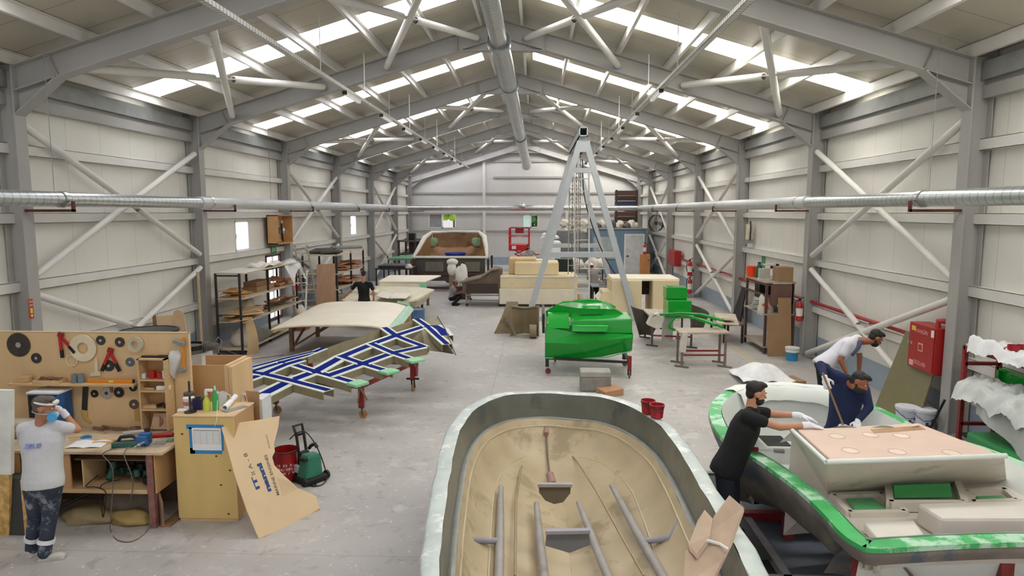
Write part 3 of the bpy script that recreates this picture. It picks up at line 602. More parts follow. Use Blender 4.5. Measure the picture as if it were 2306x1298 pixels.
T = thing('wooden_crate_side', 'small brown wooden corner box standing between bench and yellow cabinet', 'box', (p0 + p1) / 2)
MB().prism([V((p0.x, 7.42, 0)), V((p0.x + .11, 7.3, 0)), V((p0.x + .11, 7.3, .3)), V((p0.x, 7.42, .42))], (.02, .02, 0)).build('side_panel', WOODD, T, world=True)
MB().bb((p0.x + .08, 7.32, 0), (p0.x + .2, 7.75, .03)).bb((p0.x + .1, 7.68, 0), (p0.x + .2, 7.7, .4)).build('base', WOODD, T, world=True)
# blue tool cabinet and clutter behind the worker
a, b = W(62, 880, Y=7.86), W(132, 880, Y=7.86); zt = W(95, 884, Y=7.86).z
T = thing('tool_cabinet', 'blue metal cabinet with white top on the bench behind the masked worker', 'cabinet', ((a.x + b.x) / 2, 7.9, BZ))
MB().bb((a.x, 7.85, BZ), (b.x, 8.09, zt - .02)).build('body', BLUEP, T, world=True, bevel=.01); MB().bb((a.x - .01, 7.84, zt - .02), (b.x + .01, 8.1, zt)).build('top', WHITE, T, world=True); MB().bb((a.x + .01, 7.84, BZ + .1), (b.x - .04, 7.85, zt - .04)).build('front', BLACK, T, world=True)
for k, (x, y, z, d, m, lab) in enumerate(((-6.35, 7.75, BZ, (.4, .25, .12), M('olive cloth', '#8d8765', .9), 'olive folded cloth on the bench behind the worker'), (-6.36, 7.76, BZ + .12, (.36, .22, .08), M('pale cloth', '#b5ad98', .9), 'pale folded cloth on top of the olive cloth on the bench'))):
    tag(MB().box((x, y, z + d[2] / 2), d, rot(0, 0, 8)).build('folded_cloth', m, bevel=.03), lab, 'cloth')
# boards at the picture's edge
p0, p1 = W(24, 1207), W(25, 880, Y=6.92); pm = p0.lerp(p1, .43); dx = V((-1, .03, 0))
tag(MB().prism([pm + dx, pm, p1, p1 + dx], (0, .05, 0)).build('insulated_board', M('white panel board', '#e3e4de', .5)), 'white insulated panel standing on an osb board at the bench', 'panel')
tag(MB().prism([p0 + dx, p0 + V((-.02, 0, 0)), pm + V((-.02, 0, 0)), pm + dx], (0, .045, 0)).build('osb_board', OSB), 'osb board standing under the white panel at the bench', 'board')
T = thing('dark_locker', 'dark grey box under the bench behind the masked worker', 'box', (-6.0, 7.15, 0)); MB().bb((-6.05, 7.06, 0), (-5.86, 7.22, .68)).build('body', M('charcoal', '#3c3d3c', .6), T, world=True); MB().bb((-5.86, 7.06, 0), (-5.8, 7.22, .66)).build('wood_edge', OSB, T, world=True)
# ------------------------------------------------------------------ yellow plywood cabinet and what stands on it
CX0, CX1, CY0, CY1, CZ = -4.28, -3.56, 7.48, 8.02, 1.29
T = thing('plywood_cabinet', 'tall yellow plywood box cabinet at the bench end', 'cabinet', ((CX0 + CX1) / 2, 7.75, 0))
MB().bb((CX0, CY0, .04), (CX1, CY0 + .02, CZ)).build('front_panel', PLYY, T, world=True); MB().bb((CX0, CY0 + .02, .04), (CX0 + .02, CY1, CZ)).bb((CX1 - .02, CY0 + .02, .04), (CX1, CY1, CZ)).bb((CX0, CY1, .04), (CX1, CY1 + .02, CZ)).build('side_panel', PLYD, T, world=True)
MB().bb((CX0 - .01, CY0 - .01, CZ), (CX1 + .01, CY1 + .03, CZ + .02)).build('top', PLY, T, world=True, bevel=.004); MB().bb((CX0 + .01, CY0 + .01, 0), (CX1 - .01, CY1, .05)).build('base', WOOD, T, world=True)
mb = MB()
for px, py in ((410, 978), (487, 1028), (518, 1060), (498, 1093), (515, 1158)): p = W(px, py, Y=CY0); mb.ell((p.x, CY0, p.z), (.016, .002, .012), None, 10, 6)
mb.build('knots', M('knot', '#5d3f1f', .7), T, world=True)
a, b = W(425, 963, Y=CY0 - .002), W(502, 1016, Y=CY0 - .002)
T = thing('notice_sheet', 'printed white sheet taped with blue tape to the yellow cabinet', 'notice', ((a.x + b.x) / 2, CY0 - .003, b.z))
MB().bb((a.x - .03, CY0 - .002, a.z - .02), (b.x + .02, CY0, a.z + .035)).bb((a.x, CY0 - .002, b.z - .04), (a.x + .06, CY0, a.z)).bb((b.x - .05, CY0 - .002, b.z), (b.x + .015, CY0, a.z)).bb((a.x, CY0 - .002, b.z - .04), (b.x - .01, CY0, b.z + .03)).build('tape', BLUET, T, world=True)
MB().bb((a.x + .035, CY0 - .004, b.z + .005), (b.x - .012, CY0 - .002, a.z - .005)).build('sheet', PAPER, T, world=True)
mb = MB(); x0, x1 = a.x + .055, b.x - .03
mb.bb((x0, CY0 - .005, a.z - .04), (x1, CY0 - .004, a.z - .03))
for k in range(9): mb.bb((x0, CY0 - .005, a.z - .055 - k * .018), (x1, CY0 - .004, a.z - .053 - k * .018))
for k in range(5): mb.bb((x0 + (x1 - x0) * k / 4, CY0 - .005, a.z - .2), (x0 + (x1 - x0) * k / 4 + .002, CY0 - .004, a.z - .05))
mb.build('print', M('print grey', '#8a8c92', .8), T, world=True)
Z = CZ + .02
def up(px, py): return W(px, py, Z=Z)
T = thing('paint_tub', 'white tub with red label at the back of the yellow cabinet top', 'tub', up(426, 921)); MB().lathe([(.055, 0), (.065, .13), (.068, .13), (.068, .14), (.0, .14)], n=20).build('body', WHITE, T, smooth=40); MB().lathe([(.0605, .05), (.0635, .1)], n=20, close=False).build('label', M('pink label', '#c4747e', .6), T, smooth=40)
T = thing('spindle_stand', 'dark steel disc spindle stand on the yellow cabinet', 'stand', up(429, 929)); MB().cyl((0, 0, 0), (0, 0, .012), .07, n=24).build('base', IRON, T); MB().cyl((0, 0, .012), (0, 0, .38), .012).build('rod', IRON, T); MB().cyl((0, 0, .21), (0, 0, .245), .065, n=24).build('disc', M('brown disc', '#5c4a3d', .6), T)
T = thing('navy_tin', 'navy square tin behind the yellow spray bottle', 'tin', up(448, 922)); MB().box((0, 0, .07), (.11, .09, .14)).build('body', M('navy', '#23234f', .4), T, bevel=.006); MB().cyl((0, 0, .14), (0, 0, .155), .03).build('cap', BLACK, T)
def spray(lab, p, liquid, top, h=.2, r=.042):
    T = thing('spray_bottle', lab, 'bottle', p)
    MB().lathe([(r, 0), (r, h * .55), (r * .75, h * .72), (r * .4, h * .85), (r * .35, h), (0, h)], n=16).build('body', liquid, T, smooth=50)
    t = MB().box((0, 0, h + .03), (.03, .035, .05)).box((.035, 0, h + .055), (.09, .03, .03)).build('trigger_head', top, T, bevel=.006); MB().tube([(.03, 0, h + .04), (.045, 0, h), (.04, 0, h - .03)], .006).build('trigger', REDP, t)
    MB().cyl((0, 0, h), (0, 0, h + .015), .02).build('collar', top, T); return T
spray('yellow liquid spray bottle with white head on the yellow cabinet', up(466, 926), M('yellow liquid', '#cfd84e', .2, alpha=.85), WHITE)
T = thing('green_bottle', 'green pump bottle beside the yellow spray bottle', 'bottle', up(486, 924)); MB().lathe([(.035, 0), (.037, .15), (.03, .19), (.014, .22), (.014, .25), (0, .25)], n=16).build('body', M('green bottle', '#3fae5a', .25, alpha=.9), T, smooth=50); MB().cyl((0, 0, .25), (0, 0, .3), .014, .009).build('nozzle', M('mint tip', '#9fe0c0', .4), T)
T = thing('jug', 'clear plastic jug behind the green bottle', 'jug', up(500, 912)); MB().lathe([(.06, 0), (.07, .16), (.068, .16), (.055, .01)], n=4, close=False).build('body', PLAST, T); MB().tube([(.07, 0, .14), (.11, 0, .12), (.11, 0, .05), (.065, 0, .03)], .008).build('handle', PLAST, T)
a, b = up(506, 926), up(530, 900)
T = thing('paper_roll', 'white paper roll lying on the right of the yellow cabinet', 'roll', (a + b) / 2); MB().pipe(a + V((0, 0, .035)), b + V((0, 0, .035)), .035, .008, 20).build('roll', PAPER, T, world=True, smooth=40)
tag(MB().box(up(530, 922) + V((0, 0, .004)), (.1, .3, .008), rot(0, 0, -30)).build('sandpaper_stack', GREYP), 'grey sandpaper sheets beside the white paper roll', 'sandpaper')
tag(MB().box(up(412, 926) + V((0, 0, .012)), (.12, .08, .024), rot(0, 0, 20)).build('cloth_rag', WHITE, bevel=.01), 'white rag on the left of the yellow cabinet top', 'rag')
cable('thin_cord', 'thin white cord hanging over the yellow cabinet front', [up(492, 915) + V((0, 0, .2)), up(493, 926) + V((0, -.03, .1)), (W(488, 945, Y=7.45)), W(483, 962, Y=7.46)], .003, M('cream cord', '#e6e2d0', .6), 'cord')
# box behind the cabinet, boards and clutter right of it
p = W(430, 822, Y=8.35); q = W(523, 822, Y=8.35)
T = thing('plywood_box', 'open plywood box with double edge standing behind the yellow cabinet', 'box', ((p.x + q.x) / 2, 8.4, 0)); MB().bb((p.x - .1, 8.33, 0), (q.x - .1, 8.35, p.z)).build('front_panel', PLYD, T, world=True); MB().bb((q.x - .1, 8.33, 0), (q.x - .05, 8.95, p.z)).bb((q.x - .045, 8.33, 0), (q.x, 8.95, p.z - .02)).build('side_panel', PLY, T, world=True); MB().bb((p.x - .1, 8.93, 0), (q.x, 8.95, p.z)).build('back_panel', PLYD, T, world=True)
a = W(535, 880, Y=8.15); b = W(570, 945, Y=8.15)
tag(MB().prism([V((CX1 + .05, 8.1, .0)), V((b.x, 8.15, .0)), V((b.x - .02, 8.15, b.z)), V((a.x + .1, 8.15, a.z)), V((CX1 + .05, 8.1, a.z))], (0, .018, 0)).build('notched_board', M('brown ply', '#b08a66', .6)), 'notched brown plywood board right of the yellow cabinet', 'board')
a = W(568, 900, Y=8.5); b = W(592, 945, Y=8.5)
tag(MB().bb((a.x, 8.5, 0), (b.x, 8.8, a.z)).build('white_carton', M('white carton', '#dde0e2', .6)), 'white carton standing beside the notched board', 'carton')
c = W(546, 905, Y=8.6); T = spray('white spray bottle with red trigger behind the notched board', V((c.x, 8.6, a.z - .22)), WHITE, WHITE); tag(MB().bb((c.x - .12, 8.52, 0), (c.x + .12, 8.8, a.z - .22)).build('carton', CARDB), 'brown carton under the white spray bottle', 'carton')
# leaning cardboard with print
A, B_, C_, D_ = W(502, 968, Y=7.43), W(583, 1215), W(721, 1148), W(630, 937, Y=7.62)
nrm = (B_ - A).cross(C_ - A).normalized(); nrm = nrm if nrm.y < 0 else -nrm
def onc(px, py, o=0.):
    d = _F + _R * ((px - 1153) / FPX) - _U * ((py - 649) / FPX); o0 = V((0, 0, CAMZ)); t = (A - o0).dot(nrm) / d.dot(nrm); return o0 + d * t + nrm * o
T = thing('cardboard_sheet', 'big torn printed cardboard sheet leaning on the yellow cabinet', 'cardboard', (B_ + C_) / 2)
MB().prism([onc(*p) for p in ((499, 963), (540, 952), (590, 945), (630, 937), (626, 965), (617, 1000), (619, 1018), (613, 1030), (618, 1048), (640, 1072), (672, 1100), (712, 1118), (721, 1146), (705, 1155), (690, 1165), (655, 1182), (583, 1214), (556, 1150), (530, 1075))], nrm * -.008).build('sheet', CARD, T, world=True)
MB().prism([onc(*p, .0015) for p in ((583, 1214), (655, 1181), (690, 1164), (721, 1145), (718, 1153), (690, 1172), (655, 1189), (586, 1217))], nrm * -.012).build('torn_edge', M('torn card', '#b98f62', .9, var=.3, scale=30), T, world=True)
INKB = M('ink blue', '#2b4a7d', .7); INKG = M('ink grey', '#5d5a58', .7)
def print_on(nm, m, lines):
    mb = MB()
    for s, c0, c1, hgt, bold in lines:
        p, q = onc(*c0, .002), onc(*c1, .002); X = q - p
        letter(mb, s, hgt, (p + q) / 2, axes(X, nrm.cross(X.normalized())), ext=.0005, bold=bold, fit=X.length)
    mb.build(nm, m, T, world=True)
print_on('blue_lettering', INKB, [('nanni', (607, 1108), (583, 1044), .085, .005)])
print_on('blue_icon', INKB, [('IT', (582, 1103), (571, 1075), .075, .003)])
print_on('grey_lettering', INKG, [('MARINE ENGINES', (627, 1116), (598, 1025), .055, .0005), ('II A - 8', (572, 1070), (552, 1022), .07, 0)])
print_on('fine_print', M('fine print', '#a08f78', .8), [('ENGINES', (607, 1010), (600, 980), .03, 0)] + [('-' * 34, (638 + k * 4, 1119 - k * 2.2), (625 + k * 4, 1077 + k * 1.2), .03, 0) for k in range(9)])
# red drum and pressure washer
T = thing('red_drum', 'open red steel drum with white stencilled letters on the floor', 'drum', W(645, 1078)); r = .165; h = .42
MB().lathe([(r * .2, 0), (r, 0), (r, h * .33), (r + .006, h * .35), (r, h * .37), (r, h * .97), (r + .006, h), (r - .004, h), (r - .008, h * .5), (.02, h * .5)], n=32).build('body', M('drum red', '#a01a1c', .35, var=.08), T, smooth=40)
MB().pipe((0, 0, h - .012), (0, 0, h + .006), r + .009, .012, 32).build('rim', IRON, T, smooth=40)
mb = MB()
for j, (z, s) in enumerate(((.24, '15 02 0.'), (.185, 'TBNU WTL.'), (.13, 'TAMAM 7 KC'))):
    for i, ch in enumerate(s):
        if ch == ' ': continue
        a = R_(-72 + (i - len(s) / 2 + .5) * 10.5); c = V((math.cos(a), math.sin(a), 0)); letter(mb, ch, .05, c * (r + .002) + V((0, 0, z)), axes((-math.sin(a), math.cos(a), 0), (0, 0, 1)), ext=.0008, bold=.001)
mb.build('stencil_lettering', WHITE, T)
T = thing('pressure_washer', 'black and green pressure washer with upright handle beside the red drum', 'pressure washer', W(698, 1082), -35)
MB().box((.02, 0, .22), (.24, .3, .34), rot(-6, 0, 0), .75).build('housing', M('washer green', '#2f7a63', .35, var=.1), T, bevel=.04); MB().box((-.12, 0, .2), (.12, .22, .4), None, .7).build('pump_cover', RUBB, T, bevel=.03)
MB().box((0, 0, .05), (.38, .34, .08)).build('base', RUBB, T, bevel=.02)
for s in (-1, 1): MB().cyl((.13, s * .17, .06), (.13, s * .2, .06), .06, n=20).build('wheel', RUBB, T, smooth=40)
MB().tube([(-.13, -.06, .3), (-.19, -.06, .62), (-.24, -.07, .74), (-.24, .07, .74), (-.19, .06, .62), (-.13, .06, .3)], .02, 8).bar((-.19, -.06, .62), (-.19, .06, .62), .03, .03).build('handle', BLACK, T, smooth=50)
MB().tube([(-.02, .02, .45), (.03, .02, .5), (.12, .02, .54), (.16, .02, .5)], .025, 8).build('spray_gun', BLACK, T, smooth=50); MB().box((.05, -.13, .35), (.12, .06, .05)).build('top_grip', BLACK, T, bevel=.01); MB().box((-.1, -.125, .18), (.1, .04, .1)).build('label', M('washer label', '#c8ccca', .5), T)
cable('pressure_hose', 'thin black hose looping around the pressure washer', [W(645, 1090, Z=.012), W(672, 1084, Z=.012), W(700, 1080, Z=.012), W(712, 1095, Z=.012), W(690, 1092, Z=.012), W(660, 1082, Z=.012), W(650, 1078, Z=.02) + V((.15, -.12, 0)), W(712, 1095, Z=.012), W(733, 1085, Z=.012), W(733, 1060, Z=.1), W(715, 1010, Y=8.75), W(690, 975, Y=8.75), W(670, 975, Y=8.75), W(652, 990, Y=8.75)], .008, RUBB, 'hose')
# ------------------------------------------------------------------ ducts, cable trays, lamps
for s, xd, lab in ((1, -7.95, 'long pale ventilation duct along the left wall'), (-1, 6.15, 'long pale ventilation duct along the right wall')):
    T = thing('ventilation_duct', lab, 'duct', (xd, 20, 3.9)); z = 3.9
    MB().cyl((xd, YS + .5, z), (xd, 15.5, z), .125, n=24).build('spiral_duct', SPIRAL, T, world=True, smooth=40)
    MB().cyl((xd, 15.5, z), (xd, 40.6, z), .15, n=24).build('smooth_duct', DUCTW, T, world=True, smooth=40)
    for y in (10.95, 16, 23, 29, 35): MB().pipe((xd, y - .05, z), (xd, y + .05, z), .16 if y > 15 else .14, .012, 24).build('clamp', STAINL, T, world=True, smooth=40)
    for y in FR[2:]:
        xf = XL if s > 0 else XR
        MB().bb((xf, y + .05, z - .21), (xd + s * .2, y + .1, z - .165)).bb((xd + s * .16, y + .05, z - .21), (xd + s * .2, y + .1, z - .03)).build('bracket', RUST, T, world=True)
    for y in (10.8, 19.8, 26, 32): MB().cyl((xd, y, z + .12), (xd, y, ztop(xd) + .1), .006, n=6).build('hanger_rod', GREYP, T, world=True)
T = thing('cross_duct', 'shiny metal duct running across before the far wall', 'duct', (-.9, 40.6, 3.9))
MB().cyl((-7.95, 40.6, 3.9), (6.15, 40.6, 3.9), .17, n=24).build('pipe', STAINL, T, world=True, smooth=40); MB().ell((-.9, 40.55, 4.0), (.24, .24, .24)).build('tee_dome', GALV, T, world=True, smooth=60)
for x in (-7.95, 6.15): MB().ell((x, 40.6, 3.9), (.2, .2, .2)).build('elbow', GALV, T, world=True, smooth=60)
e = W(1186, 372, Y=39.5); T = thing('ridge_duct', 'big spiral duct hanging along the roof ridge', 'duct', (-.9, 20, 7))
def on(y): k = (y - 14) / (e.y - 14); return V((-.87, 14, 7.5)).lerp(V((e.x, e.y, e.z)), k)
for y0, y1, r, m in ((5, 15.3, .185, SPIRAL), (15.3, 19.5, .23, GALV), (19.5, 29, .22, GALV), (29, 39.5, .24, GALV)):
    MB().cyl(on(y0), on(y1), r, n=24).build('duct_section', m, T, world=True, smooth=40)
for y in (15.3, 19.5, 29): MB().pipe(on(y - .12), on(y + .12), .27, .02, 24).build('joint', GALV, T, world=True, smooth=40)
MB().cyl(on(39.5), on(39.6), .3, n=24).build('end_cap', WHITE, T, world=True, smooth=40)
for y in (11.1, 17.1, 23.1, 29.2, 35.2): MB().cyl(on(y) + V((0, 0, .15)), V((XA, y, ztop(XA) - .4)), .008, n=6).build('hanger_rod', IRON, T, world=True)
LAMPM = M('lamp diffuser', '#f0f1ef', .4, emit=.25)
traym = M('white cable tray', '#d6d4ce', .5, var=.1)
for xt, lab, side in ((-4.15, 'perforated white cable tray hung under the left roof slope', 'left'), (2.62, 'white cable tray hung under the right roof slope', 'right')):
    T = thing('cable_tray', lab, 'cable tray', (xt, 20, 6.3))
    MB().bb((xt - .05, 6, 6.28), (xt + .05, 41, 6.286)).bb((xt - .05, 6, 6.28), (xt - .046, 41, 6.35)).bb((xt + .046, 6, 6.28), (xt + .05, 41, 6.35)).build('tray', seams(M('perforated tray ' + side, '#d6d4ce', .5, var=.1), 1, .1, .035, .6), T, world=True)
    for y in (13, 16.3, 19, 22, 25, 28, 31, 34, 37): MB().cyl((xt, y, 6.3), (xt, y, ztop(xt) + .05), .009, n=6).build('hanger_rod', WHITE, T, world=True)
    for k, y in enumerate((15.2, 18.6, 21.6, 24.6, 27.6, 30.6, 33.6, 37)):
        t = thing('batten_lamp', 'slim white batten lamps under the %s cable tray' % side, 'lamp', (xt, y, 6.2), 0, 'batten lamps under the %s cable tray' % side)
        MB().bb((-.045, -.6, .03), (.045, .6, .08)).build('housing', WHITE, t, bevel=.006); MB().bb((-.035, -.58, 0), (.035, .58, .03)).build('diffuser', LAMPM, t, bevel=.006); MB().bb((-.05, -.62, .0), (.05, -.6, .085)).build('end_cap', IRON, t)
# ------------------------------------------------------------------ lattice of foam strips with blue tape on its trolley
FOAM = M('pale green foam edge', '#dfe4d6', .7, var=.06, scale=8, stain='#b9d8c4', sfrac=.6, sscale=4); TAPEB = M('deep blue tape', '#082079', .7, var=.05, spec=.05); WEB = M('raw laminate', '#8d8468', .6, var=.15, scale=5); MINTG = M('mint green end', '#93cfa0', .5, var=.08)
T = thing('lattice_mould', 'open lattice of white edged strips with deep blue tape on a red wheeled trolley', 'mould', (-3.4, 12, .6))
def lz(px, py): return .74 + (895 - py) * .0021
def LP(px, py): return W(px, py, Z=lz(px, py))
STR = [([(581, 894), (653, 858), (710, 837), (770, 803.6), (839, 775), (891, 756), (960, 734), (979, 734), (992, 742), (1003, 756)], .21, 1),
       ([(737, 848), (817, 820), (884, 796), (953, 781)], .19, 1), ([(520, 871), (593, 844), (643, 823), (680, 812)], .16, 1), ([(520, 851), (567, 837), (638, 815.5), (691, 800), (729, 784.5)], .12, 1), ([(516, 840), (572, 827), (643, 808), (705, 793)], .1, 1),
       ([(552, 838), (595, 844), (653, 858), (698, 870), (740, 881)], .14, 1), ([(630, 814), (667, 823), (710, 837), (743, 846), (802, 863)], .14, 2), ([(765, 802), (817, 820), (873, 837)], .14, 2), ([(835, 775), (884, 796), (931, 812)], .14, 2), ([(866, 738), (891, 756), (920, 768), (955, 781)], .14, 1), ([(938, 719), (960, 734), (984, 756), (1007, 776)], .13, 1)]
def ribbon(mb, P, w, th, dz=0., inset=0.):
    L = len(P); vs = []
    for i, p in enumerate(P):
        d = (P[min(L - 1, i + 1)] - P[max(0, i - 1)]).normalized(); a = V((-d.y, d.x, 0)).normalized() * w / 2
        q = p + V((0, 0, dz)); vs += [q - a, q + a, q + a - V((0, 0, th)), q - a - V((0, 0, th))]
    fs = []
    for i in range(L - 1):
        o = 4 * i
        for k in range(4): fs.append((o + k, o + (k + 1) % 4, o + 4 + (k + 1) % 4, o + 4 + k))
    fs += [(3, 2, 1, 0), (4 * L - 4, 4 * L - 3, 4 * L - 2, 4 * L - 1)]
    return mb.add(vs, fs)
for k, (pts, w, kind) in enumerate(STR):
    P = [LP(*p) + V((0, 0, .006 * (k % 3))) for p in pts]
    f = ribbon(MB(), P, w * 1.75, .012).build('foam_strip', FOAM, T, world=True)
    ribbon(MB(), P, w * .85, .006, .006 + .002 * (k % 2)).build('blue_tape', TAPEB, f, world=True)
    Q = [p + V((0, 0, -.012)) for p in P]
    for s in (-1, 1):
        L = len(Q); S = []
        for i, p in enumerate(Q):
            d = (Q[min(L - 1, i + 1)] - Q[max(0, i - 1)]).normalized(); S.append(p + V((-d.y, d.x, 0)).normalized() * s * w * .8)
        ribbon(MB(), S, .012, .13).build('web', WEB, f, world=True)
    if kind == 2:
        d = (P[-1] - P[-2]).normalized(); MB().bar(P[-1] - d * .08, P[-1] + d * .16, .3, .05).build('end_flange', MINTG, f, world=True, bevel=.01)
d0 = LP(581, 894); MB().box(d0 + V((-.02, -.06, -.05)), (.36, .03, .13), rot(0, 0, -12)).build('end_flange', MINTG, T, world=True)
# folded side rim and curved tail of the lattice
def skin(name, top, drop, th=.01):
    P = [LP(*p) for p in top]; D = [V(p) for p in drop]
    MB().grid(lambda u, v: (P[int(round(u * (len(P) - 1)))].lerp(P[int(round(u * (len(P) - 1)))] + D[int(round(u * (len(P) - 1)))], v) + V((0, 0, .05 * math.sin(v * 3.14) * .3))), len(P) - 1, 3, th).build(name, WEB, T, world=True, smooth=60)
skin('side_rim', [(693, 806), (730, 786), (768, 772), (810, 760), (845, 746), (862, 738)], [(0, 0, -.12), (.05, 0, -.22), (.05, 0, -.22), (.05, 0, -.22), (.05, 0, -.2), (.02, 0, -.1)])
skin('side_rim', [(870, 742), (905, 730), (935, 720)], [(.03, -.1, -.2), (.03, -.1, -.2), (.03, -.1, -.15)])
a = [LP(925, 768), LP(950, 745), LP(975, 743), LP(1000, 758), LP(1022, 795)]; 
MB().grid(lambda u, v: a[int(round(u * 4))].lerp(W(935 + 87 * u, 786 + 11 * u, Z=.72), v) + V((0, 0, .0)), 4, 4, .012).build('tail_skin', WEB, T, world=True, smooth=60)
b = [LP(957, 731), LP(967, 716), LP(985, 714), LP(1003, 745), LP(1010, 760)]
MB().grid(lambda u, v: b[int(round(u * 4))].lerp(LP(955 + 55 * u, 733 + 30 * u), v) + V((0, 0, -.02)), 4, 2, .012).build('tail_skin', WEB, T, world=True, smooth=60)
MB().tube([LP(985, 713), LP(1003, 742), LP(1012, 765), LP(1026, 799)], .012).build('edge_trim', IRON, T, world=True)
# its trolley
T2 = thing('trolley', 'red steel trolley with casters under the blue taped lattice', 'trolley', (-3.4, 12.4, 0))
feet = [W(622, 932), W(815, 942), W(930, 881), W(700, 865)]
for i, p in enumerate(feet):
    lz_ = (.62, .62, .64, .6)[i]
    hh = (.2, .2, .24, .2)[i]
    MB().bb((p.x - .045, p.y - .045, hh), (p.x + .045, p.y + .045, lz_)).build('leg', REDD, T2, world=True)
    caster(T2, p, .075, hh, IRON, M('tan wheel', '#a37f5f', .6), (0, 0, 1.4, .3)[i], .04)
for i, j in ((0, 1), (1, 2), (2, 3), (3, 0)):
    MB().bar(feet[i] + V((0, 0, .58)), feet[j] + V((0, 0, .58)), .05, .07).build('beam', REDD if i % 2 else M('brown beam', '#7a6552', .7), T2, world=True)
p = feet[1]; MB().bar(p + V((-.05, -.06, .3)), p + V((.02, -.06, .64)), .05, .02).bar(p + V((.12, -.07, .36)), p + V((-.04, -.07, .66)), .05, .02).build('wood_wedge', WOODD, T2, world=True)
p = feet[2]; MB().cyl(p + V((.06, .05, .42)), p + V((.09, .05, .42)), .12, n=20).build('hand_wheel', REDD, T2, world=True); MB().bar(p + V((-.13, 0, .26)), p + V((.13, 0, .26)), .06, .03).build('brake_bar', BLACK, T2, world=True)
# ------------------------------------------------------------------ cream hatch mould on a wooden table
c0, c1, c2, c3 = W(612, 741, Z=.86), W(872, 740, Z=.86), W(915, 690, Z=.9), W(712, 688, Z=.9)
T = thing('hatch_mould', 'broad cream crowned panel lying on a wooden trestle table', 'mould', (c0 + c2) / 2)
def hs(u, v):
    p = c0.lerp(c1, u).lerp(c3.lerp(c2, u), v); return p + V((0, 0, .13 * (1 - (2 * u - 1) ** 4) * (.8 + .2 * v)))
MB().grid(hs, 24, 12, .02).build('skin', CREAM, T, world=True, smooth=50)
MB().tube([hs(i / 24, 0) + V((0, -.01, -.03)) for i in range(25)], .03, 6).tube([hs(0, i / 12) + V((0, 0, -.03)) for i in range(13)], .03, 6).build('rim', M('cream rim', '#d8cfb4', .5), T, world=True, smooth=60)
MB().grid(lambda u, v: hs(1, u) + V((.02 + .2 * v, -.03, .06 * math.sin(v * 3) - .12 * v)), 12, 3, .012).grid(lambda u, v: hs(.9 + .1 * u, 1) + V((.1 * u, .04, .08 * v)), 4, 2, .012).build('mint_flange', MINT, T, world=True, smooth=60)
sy = random.Random(4)
T = thing('trestle_table', 'brown wooden trestle table under the broad cream panel', 'table', ((c0 + c2) / 2).to_tuple()[:2] + (0,))
x0, x1, y0, y1 = -6.5, -4.1, 17.2, 19.3; zt = .8
MB().bb((x0 - .1, y0 - .1, zt - .05), (x1 + .1, y1 + .1, zt)).build('tabletop', WOODD, T, world=True)
LW = M('brown leg', '#82604a', .7, var=.2)
for x in (x0, x1):
    for y in (y0, y1): MB().bb((x - .05, y - .05, 0), (x + .05, y + .05, zt - .05)).build('leg', LW, T, world=True)
for x in (x0, x1): MB().bar((x, y0, .06), (x, y1 - .5, zt - .1), .05, .05).build('brace', LW, T, world=True)
for y in (y0, y1): MB().bar((x0, y, .1), (x0 + 1.0, y, zt - .08), .05, .05).build('brace', LW, T, world=True)
# ------------------------------------------------------------------ black shelf rack by the left wall with sheet offcuts
T = thing('shelf_rack', 'tall black steel rack with dusty shelves by the left wall', 'shelf', (-7.9, 18.6, 0))
BL = M('black rack', '#2a2725', .5, var=.2); RX0, RX1, RY0, RYM, RY1 = -8.22, -7.6, 16.68, 18.48, 20.7
for x in (RX0, RX1):
    for y in (RY0, RYM, RY1): MB().bb((x - .025, y - .025, 0), (x + .025, y + .025, 2.12 if y < 20 else 1.95)).build('post', BL, T, world=True)
SHZ = (.12, .84, 1.45, 2.1)
SHM = M('dusty shelf', '#c3b49b', .7, var=.12)
for z in SHZ: MB().bb((RX0 - .05, RY0, z), (RX1 + .12, RY1, z + .025)).build('shelf', SHM, T, world=True)
for z in (.1, 1.05, 2.08):
    for y in (RY0, RYM): MB().bb((RX0, y - .02, z - .04), (RX1, y + .02, z)).build('crossbar', BL, T, world=True)
    MB().bb((RX1 - .02, RYM, z - .04), (RX1 + .02, RY1, z)).build('crossbar', BL, T, world=True)
def heap(name, lab, cat, x0, x1, y0, y1, z, n, dims, m, seed, spread=20, dz=.02):
    rr = random.Random(seed); mb = MB()
    for k in range(n):
        d = [rr.uniform(*q) for q in dims]
        mb.box((rr.uniform(x0, x1), rr.uniform(y0, y1), z + .015 + dz * k * rr.uniform(.7, 1)), d, rot(rr.uniform(-5, 5), rr.uniform(-6, 6), rr.uniform(-spread, spread)))
    return tag(mb.build(name, m), lab, cat, kind='stuff')
LS = M('light strips', '#d9b88e', .7, var=.15, scale=6)
heap('wood_strips', 'loose tan wood strips on the middle near shelf of the black rack', 'wood', -8.05, -7.75, 17.0, 18.2, SHZ[1] + .03, 16, ((.2, .5), (.5, 1.1), (.012, .02)), LS, 21, 40, .014)
heap('wood_strips', 'orange tan wood strips on the upper near shelf of the black rack', 'wood', -8.05, -7.8, 16.9, 17.5, SHZ[2] + .03, 9, ((.15, .4), (.3, .6), (.015, .03)), M('orange strips', '#c89558', .7, var=.2), 22, 20, .022)
heap('wood_strips', 'broken brown wood strips at the far end of the black rack', 'wood', -8.05, -7.65, 19.0, 20.5, SHZ[1] + .03, 14, ((.15, .3), (.3, .6), (.02, .03)), M('reddish strips', '#b5805c', .7, var=.25), 23, 40, .02)
heap('wood_blocks', 'stack of reddish wood blocks at the far end of the upper rack shelf', 'wood', -8.0, -7.7, 19.4, 20.4, SHZ[2] + .03, 10, ((.2, .35), (.2, .4), (.04, .06)), M('reddish strips', '#b5805c', .7, var=.25), 24, 25, .03)
